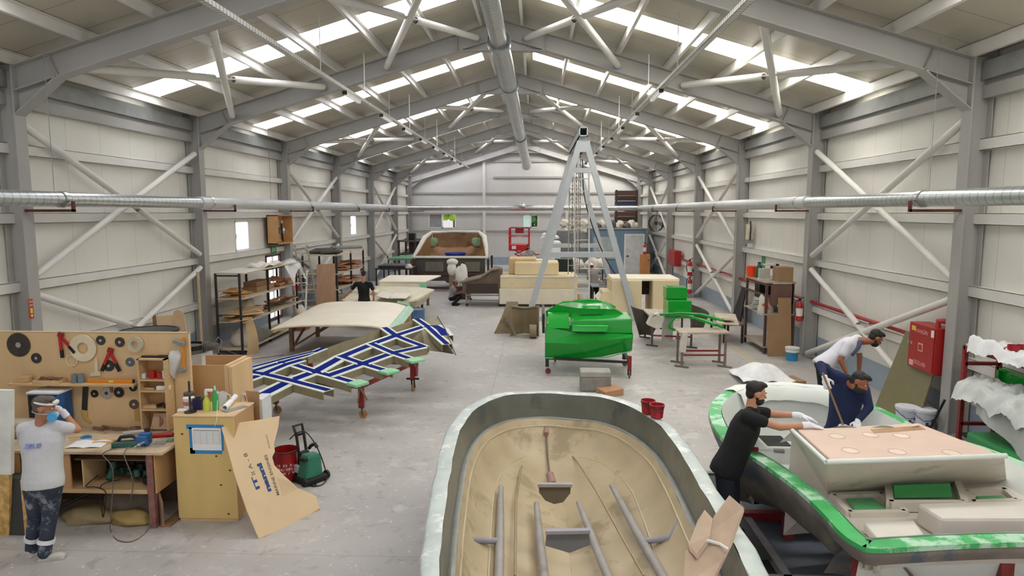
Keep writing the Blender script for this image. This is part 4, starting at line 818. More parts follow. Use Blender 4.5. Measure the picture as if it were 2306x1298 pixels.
tag(MB().bb((-8.15, 18.0, SHZ[2] + .026), (-7.72, 19.2, SHZ[2] + .16)).build('brown_carton', CARDB), 'flat brown carton on the upper shelf of the black rack, lower of two', 'carton')
tag(MB().bb((-8.12, 18.05, SHZ[2] + .165), (-7.75, 19.05, SHZ[2] + .3)).build('brown_carton', M('brown carton top', '#8b6848', .8)), 'flat brown carton on the upper shelf of the black rack, upper of two', 'carton')
heap('wood_sheets', 'pale plywood sheets on the bottom shelf of the black rack', 'wood', -7.95, -7.7, 18.4, 19.8, SHZ[0] + .03, 8, ((.4, .5), (.8, 1.4), (.012, .02)), PLY, 25, 8, .02)
sack('white_sack', 'slumped white sack on the bottom shelf of the black rack', (-7.9, 17.4, SHZ[0] + .025), (.3, .42, .34), SACK, 'sack', 31)
sack('white_bundle', 'white bundle behind the strips on the middle rack shelf', (-8.05, 18.1, SHZ[1] + .2), (.15, .3, .2), M('pale cloth', '#b5ad98', .9), 'sack', 32)
tag(MB().prism([V((RX1 + .05, 17.35, .16)), V((RX1 + .05, 18.7, .2)), V((RX1 + .05, 18.7, .3)), V((RX1 + .05, 17.4, .6))], (-.02, 0, 0)).build('grey_offcut', M('grey green board', '#7b786c', .7)), 'grey tapered offcut board standing in the bottom of the black rack', 'board')
p0, p1 = W(556, 800), W(583, 797); q0, q1 = W(548, 719, X=p0.x - .1), W(566, 714, X=p1.x - .1)
T = thing('plywood_strip', 'long bowed plywood strip leaning on the black rack post', 'board', (p0 + p1) / 2)
MB().grid(lambda u, v: p0.lerp(p1, u).lerp(q0.lerp(q1, u), v) + V((.08 * math.sin(v * 3.14), -.04 * math.sin(v * 3.14), 0)), 2, 10, .012).build('strip', PLY, T, world=True, smooth=50)
tag(MB().box((-7.9, 17.5, 2.13), (.75, 1.5, .012), rot(0, 1, 3)).build('white_sheet', M('white sheet', '#ddd8cb', .7)), 'white sheet laid on the top near end of the black rack', 'sheet')
T = thing('foam_slab', 'crumpled white foam slab on top of the black rack', 'foam', (-7.85, 18.9, 2.13)); MB().grid(lambda u, v: (-8.1 + .55 * u, 18.2 + 1.3 * v, 2.19 + .05 * math.sin(u * 7 + v * 3) + .03 * math.sin(v * 9)), 8, 10, .06).build('slab', M('white foam', '#e5e1d8', .8), T, world=True, smooth=60)
T = thing('plastic_film', 'clear crumpled plastic film draped over the far end of the black rack', 'film', (-7.6, 20.4, 1.6)); rr = random.Random(9)
MB().grid(lambda u, v: (-8.1 + .75 * u + .05 * math.sin(v * 12), 19.5 + 1.5 * v, 2.16 + .05 * math.sin(u * 9 + v * 5) - max(0, u - .7) * 2.2 * (.6 + .4 * math.sin(v * 8))), 14, 14).build('film', PLAST, T, world=True, smooth=70)
cable('floor_cable', 'coil of grey cable on the floor before the black rack', [W(470, 812, Z=.01), W(500, 800, Z=.01), W(545, 800, Z=.01), W(552, 810, Z=.01), W(530, 817, Z=.01), W(510, 812, Z=.01), (-7.9, 16.0, .3), W(552, 805, Z=.2), W(556, 812, Z=.01), W(590, 806, Z=.01), W(640, 800, Z=.01)], .009, GC)
tag(MB().box(W(561, 813, Z=.02), (.12, .08, .04), rot(0, 0, 30)).build('red_clip', M('pink red', '#b94a4a', .5)), 'small red scrap on the floor before the bowed plywood strip', 'scrap')
# cardboard and junk behind the tool board
for i, (pts, y, m, nm, lab) in enumerate((([(352, 712), (388, 710), (392, 745), (358, 745)], 13.6, CARD, 'cardboard_piece', 'square cardboard piece behind the tool board, beside the rounded one'), ([(387, 718), (392, 702), (398, 698), (408, 700), (414, 712), (438, 800), (396, 800)], 13.2, M('card tan', '#d1b08a', .8), 'cardboard_piece', 'rounded slotted cardboard piece behind the tool board'), ([(343, 714), (350, 708), (358, 745), (345, 745)], 13.7, WOODD, 'wood_plank', 'brown plank end behind the square cardboard piece'))):
    P = [W(*p, Y=y) for p in pts]; zb = min(q.z for q in P)
    P = [q if q.z > zb + .02 else V((q.x, q.y - .0, 0)) for q in P]
    tag(MB().prism(P, (0, .02, 0)).build(nm, m), lab, 'cardboard' if 'card' in nm else 'wood')
T = thing('plastic_tub', 'dark round tub with black rim standing behind the tool board', 'tub', (-6.4, 10.6, 0)); zz = W(330, 742, Y=10.6).z - .02
c = W(335, 742, Y=10.6); MB().lathe([(.3, 0), (.44, zz), (.42, zz), (.28, .02)], (c.x - T.location.x, 0, 0), 24, close=False).build('shell', M('grey tub', '#77756f', .6), T, smooth=50); MB().pipe((c.x - T.location.x, 0, zz - .02), (c.x - T.location.x, 0, zz + .01), .46, .04, 24).build('rim', BLACK, T, smooth=50)
c = W(462, 805, Y=14.2); T = thing('table_saw', 'dusty grey machine with ribbed motor standing near the left column', 'machine', (c.x, 14.2, 0))
MB().bb((-.9, -.25, 0), (.05, .25, .6)).build('stand', M('white board stand', '#d7d2c8', .6), T); MB().lathe([(.02, .6), (.34, .6), (.36, .68), (.3, .74), (.02, .76)], (-.35, 0, 0), 24).build('disc_table', M('dusty iron', '#6b665e', .6, var=.2), T, smooth=40); MB().pipe((-.35, 0, .7), (-.35, 0, .78), .37, .05, 24).build('guard', BLACK, T, smooth=40)
mb = MB()
for k in range(6): mb.cyl((-.02 + k * .05, 0, .74), (.015 + k * .05, 0, .74), .12 - .008 * k, n=20)
mb.cyl((-.02, 0, .74), (.3, 0, .74), .08); mb.build('motor', M('dusty iron', '#6b665e', .6), T, smooth=40); MB().tube([(.2, 0, .8), (.32, .0, .95), (.4, 0, .85), (.33, 0, .7), (.3, 0, .6)], .012).build('cable', GREYP, T)
MB().box((-.35, -.1, .84), (.12, .12, .12)).build('top_knob', BLACK, T, bevel=.02)
tag(MB().cyl((-8.42, 16.2, 0), (-8.45, 16.25, 2.2), .035, n=10).build('wooden_pole', M('pole tan', '#b7a184', .7)), 'tan wooden pole standing in the corner of the left column', 'pole')
# wall cabinet, exit sign, wall sign
a, b = W(606, 492, X=-8.75), W(640, 545, X=-8.75); T = thing('wall_cabinet', 'open plywood box cabinet fixed high on the left wall', 'cabinet', (-8.75, a.y + .6, 3.0))
y0, y1 = a.y, a.y + 1.3; z1, z0 = 3.58, 2.62
MB().bb((WL + .13, y0, z0), (WL + .5, y0 + .03, z1)).bb((WL + .13, y1, z0), (WL + .5, y1 + .03, z1)).bb((WL + .13, y0, z0), (WL + .5, y1, z0 + .03)).bb((WL + .13, y0, z1 - .03), (WL + .5, y1, z1)).bb((WL + .13, y0, z0), (WL + .15, y1, z1)).build('body', M('cabinet tan', '#c89b68', .6), T, world=True)
MB().cyl((WL + .35, y0 + .7, 2.75), (WL + .35, y0 + .7, 3.4), .05).ell((WL + .35, y0 + .7, 3.05), (.12, .14, .14)).build('valve', GALV, T, world=True, smooth=50); MB().tube([(WL + .4, y0 + .6, 3.3), (WL + .42, y0 + .55, 2.95), (WL + .4, y0 + .65, 2.7)], .03).build('hose', BLACK, T, world=True)
def sign(name, lab, p, sx, sz, m, strs, nrm=(1, 0, 0), tm=None, cat='sign'):
    T = thing(name, lab, cat, p); n = V(nrm); x = V((0, 0, 1)).cross(n); A = axes(x, (0, 0, 1))
    mb = MB().box((0, 0, 0), (sx, sz, .008), A); mb.build('plate', m, T)
    mb = MB()
    for s, u, v, h in strs: letter(mb, s, h, n * .005 + x * u + V((0, 0, v)), A, ext=.0005)
    if mb.v: mb.build('lettering', tm or WHITE, T)
    return T
GREENS = M('exit green', '#2f8a5c', .5)
p = W(617, 563, X=WL + .16); sign('exit_sign', 'small green exit sign above the left wall door', p, .42, .26, GREENS, [('EXIT', .0, 0, .17)])
p = W(70, 696, X=XL + .012); sign('fire_sign', 'tall narrow orange and red sign on the near left column', p, .1, .34, M('sign red', '#b2431f', .5), [('YAN', 0, .12, .045), ('GIN', 0, .06, .045)])
MB().box((.006, 0, -.03), (.006, .05, .09)).build('pictogram', M('sign yellow', '#e3c14a', .5), bpy.data.objects['fire_sign']); MB().prism([V((.005, -.03, -.1)), V((.005, .03, -.1)), V((.005, 0, -.15))], (.003, 0, 0)).build('arrow', WHITE, bpy.data.objects['fire_sign'])
# fire extinguishers
def extinguisher(p, lab, rz=0, s=1.):
    T = thing('fire_extinguisher', lab, 'fire extinguisher', p, rz)
    MB().lathe([(.04 * s, 0), (.085 * s, .02 * s), (.085 * s, .42 * s), (.06 * s, .5 * s), (.03 * s, .53 * s), (.03 * s, .56 * s), (0, .56 * s)], n=20).build('cylinder', M('extinguisher red', '#b01d22', .35), T, smooth=50)
    MB().box((0, 0, .58 * s), (.05 * s, .05 * s, .05 * s)).bar((0, 0, .6 * s), (-.1 * s, 0, .65 * s), .03 * s, .015 * s).build('valve', BLACK, T); MB().tube([(.02 * s, -.02 * s, .58 * s), (.1 * s, -.05 * s, .5 * s), (.11 * s, -.04 * s, .3 * s), (.09 * s, -.03 * s, .15 * s)], .014 * s).build('hose', BLACK, T)
    MB().lathe([(.0865 * s, .15 * s), (.0865 * s, .36 * s)], n=20, close=False).build('label', M('label white', '#dcd8d0', .6), T, smooth=50); return T
p = W(668, 655, Y=22.6); extinguisher(V((p.x, p.y, p.z)), 'red fire extinguisher hung on the left column behind the black rack', 0, 1.25)
MB().box((p.x - .06, p.y + .2, p.z + .35), (.2, .25, .1)).build('extinguisher_bracket', IRON)['kind'] = 'structure'
# aluminium ladders
def ladder(lab, a, b, wid, n, m=STAINL, thick=.035, name='ladder'):
    a, b = V(a), V(b); T = thing(name, lab, 'ladder', a); d = b - a; side = V((1, 0, 0)); side = (side - d.normalized() * side.dot(d.normalized())).normalized()
    for s in (-1, 1): MB().bar(a + side * s * wid / 2, b + side * s * wid / 2, thick, thick * 1.8, (0, -1, 0)).build('rail', m, T, world=True)
    for k in range(n): q = a + d * ((k + .6) / n); MB().cyl(q - side * wid / 2, q + side * wid / 2, .016, n=8).build('rung', m, T, world=True)
    return T
ALU = M('dull aluminium', '#b9b6ae', .4, metal=.4, var=.1)
L1 = ladder('pale aluminium ladder leaning on the second shelf rack by the left wall', W(707, 722, Z=0) + V((0, 0, 0)), (-7.72, 21.6, 2.45), .42, 9, ALU)
for s in (-1, 1): MB().pipe((-7.78 + s * .2, 21.62, 2.5), (-7.74 + s * .2, 21.62, 2.5), .12, .03, 16).build('hook', ALU, L1, world=True, smooth=40)
ladder('short folding ladder standing before the bright left door', (-7.75, 21.3, 0), (-7.95, 22.2, 1.7), .35, 6, WHITE)
# second rack with boards, standing panel
T = thing('shelf_rack', 'black rack with stacked boards beyond the leaning ladder', 'shelf', (-7.6, 24.5, 0)); 
for x in (-8.2, -7.0):
    for y in (23.0, 24.8, 26.6): MB().bb((x - .03, y - .03, 0), (x + .03, y + .03, 2.2)).build('post', BL, T, world=True)
for z in (.3, .95, 1.5, 2.15): MB().bb((-8.25, 22.9, z), (-6.95, 26.7, z + .03)).build('shelf', SHM, T, world=True)
heap('wood_strips', 'reddish wood strips on the rack beyond the ladder, upper shelf', 'wood', -7.5, -7.1, 24.4, 26.2, 1.54, 14, ((.3, .6), (.3, .7), (.03, .05)), M('reddish strips', '#b5805c', .7), 41, 25, .025)
heap('wood_strips', 'reddish wood strips on the rack beyond the ladder, lower shelf', 'wood', -7.5, -7.1, 24.4, 26.2, .99, 12, ((.3, .6), (.3, .7), (.03, .05)), M('reddish strips', '#b5805c', .7), 42, 25, .025)
heap('folded_tarps', 'dark folded tarps on top of the rack beyond the ladder', 'tarp', -7.9, -7.3, 23.2, 24.6, 2.19, 5, ((.6, .9), (.6, 1.1), (.05, .07)), M('dark tarp', '#4b4a45', .8), 43, 15, .02)
tag(MB().cyl((-7.9, 25.4, 2.3), (-7.0, 26.4, 2.3), .07, n=12).build('metal_tube', GREYP, smooth=40), 'grey tube lying on top of the rack beyond the ladder', 'tube')
a, b = W(716, 690, Y=21.5), W(760, 690, Y=21.5); c, d = W(713, 596, Y=22.3), W(754, 594, Y=22.3)
tag(MB().prism([V((a.x, 21.3, 0)), V((b.x, 21.3, 0)), V((d.x, 22.3, d.z)), V((c.x, 22.3, c.z))], (0, .02, 0)).build('brown_board', M('brown board', '#a07c60', .6, var=.12, stretch=(4, 1, .4))), 'tall brown wood grain board leaning beside the ladder', 'board')
sack('white_sack', 'white sack on the floor behind the cream panel near the ladder', (-7.6, 20.9, .25), (.25, .3, .35), SACK, 'sack', 33)
tag(MB().bb((-7.85, 20.75, 0), (-7.3, 21.2, .25)).build('dark_crate', RUST), 'dark crate under the white sack near the ladder', 'crate')
tag(MB().bb((-7.8, 20.2, 0), (-7.2, 20.7, .2)).build('wood_crate', M('orange brown', '#9c5a35', .7)), 'orange brown crate on the floor at the far end of the black rack', 'crate')
# ------------------------------------------------------------------ cream table with panels, blue drum
T = thing('deck_mould', 'boat shaped cream mould table with pale loose panels', 'mould', (-5, 24, 0))
Q = [W(770, 676, Z=.82), W(800, 686, Z=.82), W(890, 682, Z=.86), W(940, 674, Z=.9), W(958, 664, Z=.95), W(978, 652, Z=1.0), W(955, 648, Z=1.0), W(900, 645, Z=.98), W(840, 644, Z=.95), W(790, 652, Z=.9)]
cz = sum(Q, V()) / len(Q)
MB().prism(Q, (0, 0, -.06)).build('rim', M('cream rim', '#d8cfb4', .5), T, world=True)
mb = MB(); lo = [cz + (q - cz) * .75 + V((0, 0, -.45)) for q in Q]; n = len(Q)
mb.add([q + V((0, 0, -.05)) for q in Q] + lo, [(i, (i + 1) % n, n + (i + 1) % n, n + i) for i in range(n)] + [tuple(range(2 * n - 1, n - 1, -1))]).build('hull', M('cream rim', '#d8cfb4', .5), T, world=True)
for x, y in ((-6.3, 23), (-4.4, 23.2), (-6.2, 26), (-4.3, 26)): MB().bb((x - .05, y - .05, 0), (x + .05, y + .05, .5)).build('leg', LW, T, world=True)
def plate(lab, pts, z, m=CREAM): tag(MB().prism([W(*p, Z=z) for p in pts], (0, 0, .02)).build('loose_panel', m), lab, 'panel', 'pale panels on the boat shaped table')
PALE = M('pale panel', '#e2dccb', .5)
plate('pale loose panel nearest the man on the boat shaped table', [(846, 668), (874, 674), (886, 664), (862, 657)], 1.0, PALE); plate('wide pale loose panel in the middle of the boat shaped table', [(878, 673), (914, 673), (928, 661), (888, 661)], 1.0, PALE); plate('slim pale loose panel at the back left of the boat shaped table', [(830, 656), (848, 660), (856, 655), (838, 652)], 1.0, PALE)
c = W(936, 712, Y=20.9); T = thing('blue_drum', 'blue drum standing at the corner of the broad cream panel', 'drum', (c.x, 20.9, 0)); MB().lathe([(.25, 0), (.29, .02), (.29, .28), (.3, .3), (.29, .32), (.29, .56), (.3, .58), (.29, .62), (.27, .62), (.27, .58)], n=28).build('body', M('drum blue', '#4f6f94', .5, var=.15), T, smooth=40); MB().lathe([(.27, .6), (.0, .61)], n=28, close=False).build('lid', GREYP, T)
c = W(915, 708, Y=20.4); tag(MB().bb((c.x - .2, 20.3, 0), (c.x + .12, 20.6, .55)).build('carton', M('carton tan', '#b98e6b', .8)), 'tan carton beside the blue drum', 'carton')
# cream block table behind
T = thing('seat_mould', 'long pale green edged cream bench mould behind the boat shaped table', 'mould', (-4.9, 27, 0))
q0, q1 = W(855, 648, Z=.9), W(943, 650, Z=.9); q2 = W(968, 626, Y=q1.y + 1.2); y0 = q0.y
zt = W(860, 625, Y=y0 + .8).z; zm = W(860, 636, Y=y0).z
MB().prism([V((q0.x, y0, .75)), V((q1.x, y0, .75)), V((q1.x + .1, y0, zm)), V((q0.x, y0, zm))], (0, 1.2, 0)).build('body', CREAM, T, world=True)
MB().prism([V((q0.x - .05, y0 - .03, zm)), V((q1.x + .2, y0 - .03, zm)), V((q1.x + .6, y0 + 1.3, zt)), V((q0.x + .1, y0 + 1.3, zt))], (0, 0, .04)).build('lid', CREAM, T, world=True)
MB().bb((q1.x, y0 - .02, .72), (q1.x + .25, y0 + .02, zm)).build('mint_end', MINTG, T, world=True)
for x in (q0.x + .1, q1.x - .1):
    for y in (y0 + .1, y0 + 1.0): MB().bb((x - .04, y - .04, 0), (x + .04, y + .04, .75)).build('leg', BL, T, world=True)
# ------------------------------------------------------------------ big boat mould at the back left
T = thing('boat_mould', 'large brown boat mould with white rim and open raised bow at the far left', 'mould', (-4.05, 31, 0))
GOLD = M('brown resin', '#9a7450', .25, var=.25, scale=1.2, stain='#6e4f34', sfrac=.55, sscale=1.0); DRK = M('dark mould side', '#4b4640', .6, var=.3, scale=1.5)
LIPW = M('white lip', '#e6e2d6', .5, var=.06, scale=6)
xl, xr, yf = -5.72, -2.36, 31.0
def bowl(u, v):      # u across, v towards the bow
    s = 2 * u - 1; top = 1.58 + 1.12 * min(1, v * 1.6); w = 1.62 - .35 * max(0, v - .2)
    x = (xl + xr) / 2 + s * w * (1 - .1 * v); dep = (1 - abs(s) ** 5) * (1.0 - .5 * v)
    return (x, yf + .15 + 2.6 * v + .6 * (1 - s * s) * v, top - dep * (1.0 if v < .98 else .2))
MB().grid(bowl, 28, 16, -.03).build('inner_skin', GOLD, T, world=True, smooth=50)
rim = [V((xl - .05, yf, 1.6)), V((xl + .12, yf + .2, 1.9)), V((xl + .35, yf + .8, 2.45)), V((xl + .6, yf + 1.4, 2.68)), V((-4.0, yf + 1.6, 2.72)), V((xr - .45, yf + 1.4, 2.7)), V((xr - .15, yf + .8, 2.5)), V((xr - .02, yf + .3, 2.0)), V((xr + .03, yf, 1.6))]
MB().tube(rim, [.06, .1, .12, .08, .05, .08, .12, .1, .06], 10).build('rim', LIPW, T, world=True, smooth=60)
MB().grid(lambda u, v: (rim[3].lerp(rim[5], u).x, yf + 1.75 + .25 * math.sin(3.14 * u), 1.5 + (1.18 + .02 * math.sin(u * 3.1)) * v), 16, 6, .03).build('bow_wall', GOLD, T, world=True, smooth=50)
for s, (a, b) in ((-1, (0, 3)), (1, (8, 5))):
    P0 = rim[a:b + 1] if s < 0 else list(reversed(rim[5:9]))
    MB().grid(lambda u, v: P0[int(round(u * 3))].lerp(V((P0[int(round(u * 3))].x * .92 + (-4.04) * .08, P0[int(round(u * 3))].y + .1, 1.45)), v), 3, 4, .03 * s).build('side_wall', GOLD, T, world=True, smooth=50)
for px, s in ((973, -1), (1075, 1)):
    c = W(px, 545, Y=yf + 1.3); MB().ell(c, (.3, .03, .2), rot(0, 20 * s, 0), 16, 8).build('green_patch', M('patch green', '#93b88a', .5, var=.2, scale=8), T, world=True, smooth=60)
    MB().tube([c + V((s * .32 * math.cos(a), -.03, .21 * math.sin(a) - .04)) for a in [3.4 + k * .3 for k in range(9)]], .02, 6).build('patch_rim', DRK, T, world=True)
MB().bb((xl - .1, yf - .08, 1.52), (xr + .08, yf + .1, 1.62)).build('transom_lip', LIPW, T, world=True, bevel=.03)
MB().bb((xl + .05, yf, .45), (xr - .05, yf + .04, 1.52)).build('transom', DRK, T, world=True)
MB().bb((xl + .5, yf - .04, .9), (xl + 1.35, yf, 1.35)).build('transom_recess', M('grey brown', '#6f685e', .6), T, world=True); MB().bb((xr - 1.0, yf - .04, .9), (xr - .3, yf, 1.35)).build('transom_recess', M('grey brown', '#6f685e', .6), T, world=True)
MB().prism([V((xl + .1, yf + .05, 1.5)), V((xr - .1, yf + .05, 1.5)), V((-3.9, yf + .05, .35)), V((-4.2, yf + .05, .35))], (0, 2.6, 0)).build('hull', DRK, T, world=True)
FRM = M('dark red frame', '#4a2f2c', .6, var=.2)
for x in (xl - .05, -3.9, xr + .1):
    for y in (yf - .1, yf + 2.4): MB().bb((x - .05, y - .05, 0), (x + .05, y + .05, 1.5)).build('frame_post', FRM, T, world=True)
for z in (.08, .75): MB().bb((xl - .1, yf - .14, z), (xr + .15, yf - .06, z + .1)).build('frame_beam', FRM, T, world=True)
T = thing('basin', 'blue plastic basin inside the far boat mould', 'basin', (W(1025, 578, Y=31.5).x, 31.6, 1.5)); MB().lathe([(.42, 0), (.5, .22), (.53, .22), (.53, .24), (.48, .24), (.4, .02)], n=4 * 7).build('shell', M('basin blue', '#1f3f9a', .35), T, smooth=40)
# white crumpled rolls on a post, left of the crouching man
T = thing('wrapped_post', 'brown post with white wrapping on top beside the crouching worker', 'post', (W(1018, 600, Y=28.5).x, 28.5, 0)); zt = W(1018, 590, Y=28.5).z
MB().bb((-.12, -.1, 0), (.12, .1, zt)).build('post', M('post tan', '#8f7a66', .7), T); MB().ell((.02, -.05, zt), (.25, .2, .15)).ell((.0, -.1, zt - .3), (.2, .15, .3)).build('wrapping', M('white wrap', '#e0dcd4', .9, bump=.4), T, smooth=70)
sack('white_bundle', 'white crumpled bundle standing between post and brown trolley', (W(1040, 610, Y=28.0).x, 28.0, .55), (.28, .25, .7), M('white wrap', '#e0dcd4', .9), 'sack', 51)
tag(MB().bb((W(1040, 610, Y=28).x - .3, 27.8, 0), (W(1040, 610, Y=28).x + .3, 28.3, .55)).build('crate', FRM), 'dark crate under the white bundle by the brown trolley', 'crate')
# brown moulds on a wheeled frame
T = thing('mould_trolley', 'wheeled steel frame carrying brown shells beside the crouching worker', 'trolley', (-2.1, 26, 0)); BRN = M('brown shell', '#6b5a48', .6, var=.25, scale=3)
GM = M('grey frame', '#8a8580', .5)
for x in (-2.75, -1.45):
    for y in (25.8, 27.3): MB().bb((x - .03, y - .03, .14), (x + .03, y + .03, .95)).build('leg', GM, T, world=True); caster(T, (x, y, 0), .06, .14, GM)
for z in (.22, .42, .9): MB().bb((-2.78, 25.77, z), (-1.42, 25.82, z + .04)).bb((-2.78, 27.28, z), (-1.42, 27.33, z + .04)).bb((-2.78, 25.8, z), (-2.73, 27.3, z + .04)).bb((-1.47, 25.8, z), (-1.42, 27.3, z + .04)).build('rail', GM, T, world=True)
MB().prism([V((-2.9, 25.75, .5)), V((-1.4, 25.75, .5)), V((-1.4, 25.75, 1.42)), V((-1.7, 25.75, 1.5)), V((-2.2, 25.75, 1.15)), V((-2.9, 25.75, .98))], (0, 1.4, 0)).build('shell', BRN, T, world=True)
MB().tube([(-3.0, 25.7, .95), (-2.2, 25.7, 1.13), (-1.75, 25.7, 1.45), (-1.4, 25.7, 1.5)], .05, 8).build('shell_rim', M('shell rim', '#857764', .6), T, world=True); MB().bb((-2.75, 25.72, .55), (-1.5, 25.75, .9)).build('recess_shade', M('painted recess shade', '#3d3029', .6), T, world=True)  # flat dark panel on the shell, coloured as the shade of a recess
MB().tube([(-2.2, 25.69, 1.12), (-2.0, 25.69, 1.3), (-1.9, 25.69, 1.15), (-1.75, 25.69, 1.32)], .025, 6).build('pale_marks', M('shell rim', '#857764'), T, world=True)
# dark tables and steel shelves at the far left
def table(lab, x0, x1, y0, y1, z, top, leg, cat='table', name='table', th=.05):
    T = thing(name, lab, cat, ((x0 + x1) / 2, (y0 + y1) / 2, 0)); MB().bb((x0, y0, z - th), (x1, y1, z)).build('tabletop', top, T, world=True)
    for x in (x0 + .05, x1 - .05):
        for y in (y0 + .05, y1 - .05): MB().bb((x - .03, y - .03, 0), (x + .03, y + .03, z - th)).build('leg', leg, T, world=True)
    return T
DT = M('dark table top', '#2b2b2b', .5); a = W(850, 603, Y=29.5); b = W(930, 603, Y=29.5)
table('dark topped steel table left of the far boat mould', a.x, b.x, 29.0, 30.6, a.z, DT, BL); tag(MB().bb((a.x + .1, 29.2, a.z + .0), (b.x - .2, 30.5, a.z + .12)).build('black_profile', DT, bevel=.02), 'long black profile on the dark topped table', 'profile')
sack('white_rag', 'white rag on the right end of the dark topped table', (b.x - .12, 29.2, a.z), (.16, .14, .14), SACK, 'rag', 52)
a = W(875, 583, Y=33.5); b = W(930, 583, Y=33.5); T = table('table with green sheet left of the far boat mould', a.x, b.x, 33.2, 34.8, a.z, M('green sheet', '#7fae8c', .5), BL)
tag(MB().grid(lambda u, v: (a.x + (b.x - a.x) * u, 33.2 + 1.4 * v, a.z + .03 + .15 * u * v), 6, 4, .02).build('green_sheet', M('green panel', '#5f9a6f', .5)), 'tilted green panel lying on the green sheeted table', 'panel')
T = thing('shelf_rack', 'dark steel rack by the far left corner beside the boat mould', 'shelf', (-7.2, 37, 0)); a = W(902, 540, Y=37); b = W(938, 540, Y=37)
for x in (a.x, b.x):
    for y in (36.5, 38.5): MB().bb((x - .05, y - .05, 0), (x + .05, y + .05, a.z)).build('post', FRM, T, world=True)
for z in (.6, 1.3, a.z - .1): MB().bb((a.x - .1, 36.4, z), (b.x + .1, 38.6, z + .06)).build('shelf', DRK, T, world=True)
MB().bb((a.x + .2, 38.4, .6), (b.x, 38.5, a.z)).build('back_panel', DRK, T, world=True)
tag(MB().bb((b.x - .45, 37, a.z - .03), (b.x - .1, 37.5, a.z + .35)).build('dark_box', BLACK), 'small dark box on top of the far corner rack', 'box')
sack('grey_sack', 'pale sack in the far corner rack', (b.x - .3, 37, .67), (.3, .3, .35), SACK, 'sack', 53)
# ------------------------------------------------------------------ cream foam plugs
FOAMC = M('cream foam', '#e0cfa8', .7, var=.07, scale=1.2, stain='#c6a878', sfrac=.66, sscale=1.5); FOAMP = M('pale foam', '#e8dfc9', .7, var=.05)
T = thing('foam_plug', 'long cream foam block plug left of the grey gantry leg', 'plug', (.1, 27, 0))
MB().bb((-1.42, 25.7, .72), (1.6, 27.7, 1.2)).build('upper_block', FOAMC, T, world=True, bevel=.03); MB().bb((-1.45, 25.68, .1), (1.45, 27.7, .72)).build('lower_block', FOAMP, T, world=True, bevel=.03); MB().bb((1.45, 25.75, .1), (1.6, 27.7, .72)).build('end_block', FOAMC, T, world=True); MB().bb((-1.3, 25.8, 0), (1.4, 27.6, .1)).build('base', DRK, T, world=True); MB().bb((-1.42, 25.67, 1.14), (1.6, 25.75, 1.23)).build('rim', FOAMP, T, world=True, bevel=.02)
T = thing('foam_plug', 'smaller cream foam block on top of the long foam plug', 'plug', (-.2, 26.6, 1.2)); a = W(1145, 628, Y=26.2); b = W(1258, 628, Y=26.2)
MB().bb((a.x + .25, 26.1, 1.2), (b.x, 27.4, 1.72)).build('block', FOAMC, T, world=True, bevel=.05); MB().bb((a.x, 26.4, 1.2), (a.x + 1.1, 27.5, 1.85)).build('back_block', M('tan foam', '#d0b083', .7), T, world=True, bevel=.06); MB().bb((a.x + .3, 26.6, 1.72), (b.x - .5, 27.2, 1.78)).build('top_slab', FOAMP, T, world=True, bevel=.02)
T = thing('foam_plug', 'cream foam plug with a square opening right of the gantry', 'plug', (3.6, 23.3, 0))
P = lambda px, py: W(px, py, Y=22.6)
for nm, x0, x1 in (('left_block', 1378, 1446), ('right_block', 1471, 1530)):
    a, b = P(x0, 632), P(x1, 632); MB().bb((a.x, 22.6, 0), (b.x, 24.2, a.z)).build(nm, FOAMC, T, world=True, bevel=.02)
a, b = P(1380, 632), P(1532, 632); MB().bb((a.x, 22.7, a.z - .03), (b.x, 24.3, a.z + .06)).build('top_slab', FOAMP, T, world=True, bevel=.02)
a, b = P(1352, 658), P(1379, 658); MB().prism([V((a.x, 22.65, .65)), V((b.x, 22.65, .45)), V((b.x, 22.65, a.z)), V((a.x + .1, 22.65, a.z))], (0, 1.2, 0)).build('step_block', FOAMC, T, world=True); MB().prism([V((a.x - .1, 22.8, .7)), V((a.x + .3, 22.8, .25)), V((a.x + .35, 22.8, .3)), V((a.x + .05, 22.8, a.z - .1))], (0, .9, 0)).build('side_skin', FOAMP, T, world=True)
a, b = P(1446, 650), P(1471, 650)
MB().bb((a.x, 23.4, .8), (b.x, 23.45, 1.3)).build('painted_dark_opening', M('dark red inside', '#3a1d1a', .7), T, world=True); MB().bb((a.x, 23.35, .95), (b.x, 23.4, 1.0)).bb(((a.x + b.x) / 2 - .03, 23.35, .8), ((a.x + b.x) / 2 + .03, 23.4, 1.3)).build('inner_frame', BL, T, world=True)  # dark coloured sheet across the upper part of the slot
# ------------------------------------------------------------------ grey gantry of two A frames
GREYG = M('gantry grey', '#b3b8bb', .45, var=.04)
T = thing('gantry_crane', 'tall pale grey A frame lifting gantry standing mid hall', 'gantry', (1.55, 25, 0))
ZG = 6.15
def aframe(y, nm):
    ax = W(1313, 320, Y=22.5).x; l, r = ax - 1.8, ax + 1.83
    for x in (l, r): MB().bar((x, y, .05), (ax + (.1 if x > ax else -.1), y, ZG - .15), .2, .13, (0, 1, 0)).build(nm + '_leg', GREYG, T, world=True, bevel=.01)
    for z, h in ((2.25, .18), (5.05, .16)):
        k = z / ZG; MB().bb((l + (ax - l) * k, y - .06, z - h / 2), (r + (ax - r) * k, y + .06, z + h / 2)).build('cross_beam', GREYG, T, world=True, bevel=.006)
    MB().prism([V((ax - .22, y - .07, ZG - .5)), V((ax + .22, y - .07, ZG - .5)), V((ax + .12, y - .07, ZG)), V((ax - .12, y - .07, ZG))], (0, .14, 0)).build('head_plate', GREYG, T, world=True)
    return ax, l, r
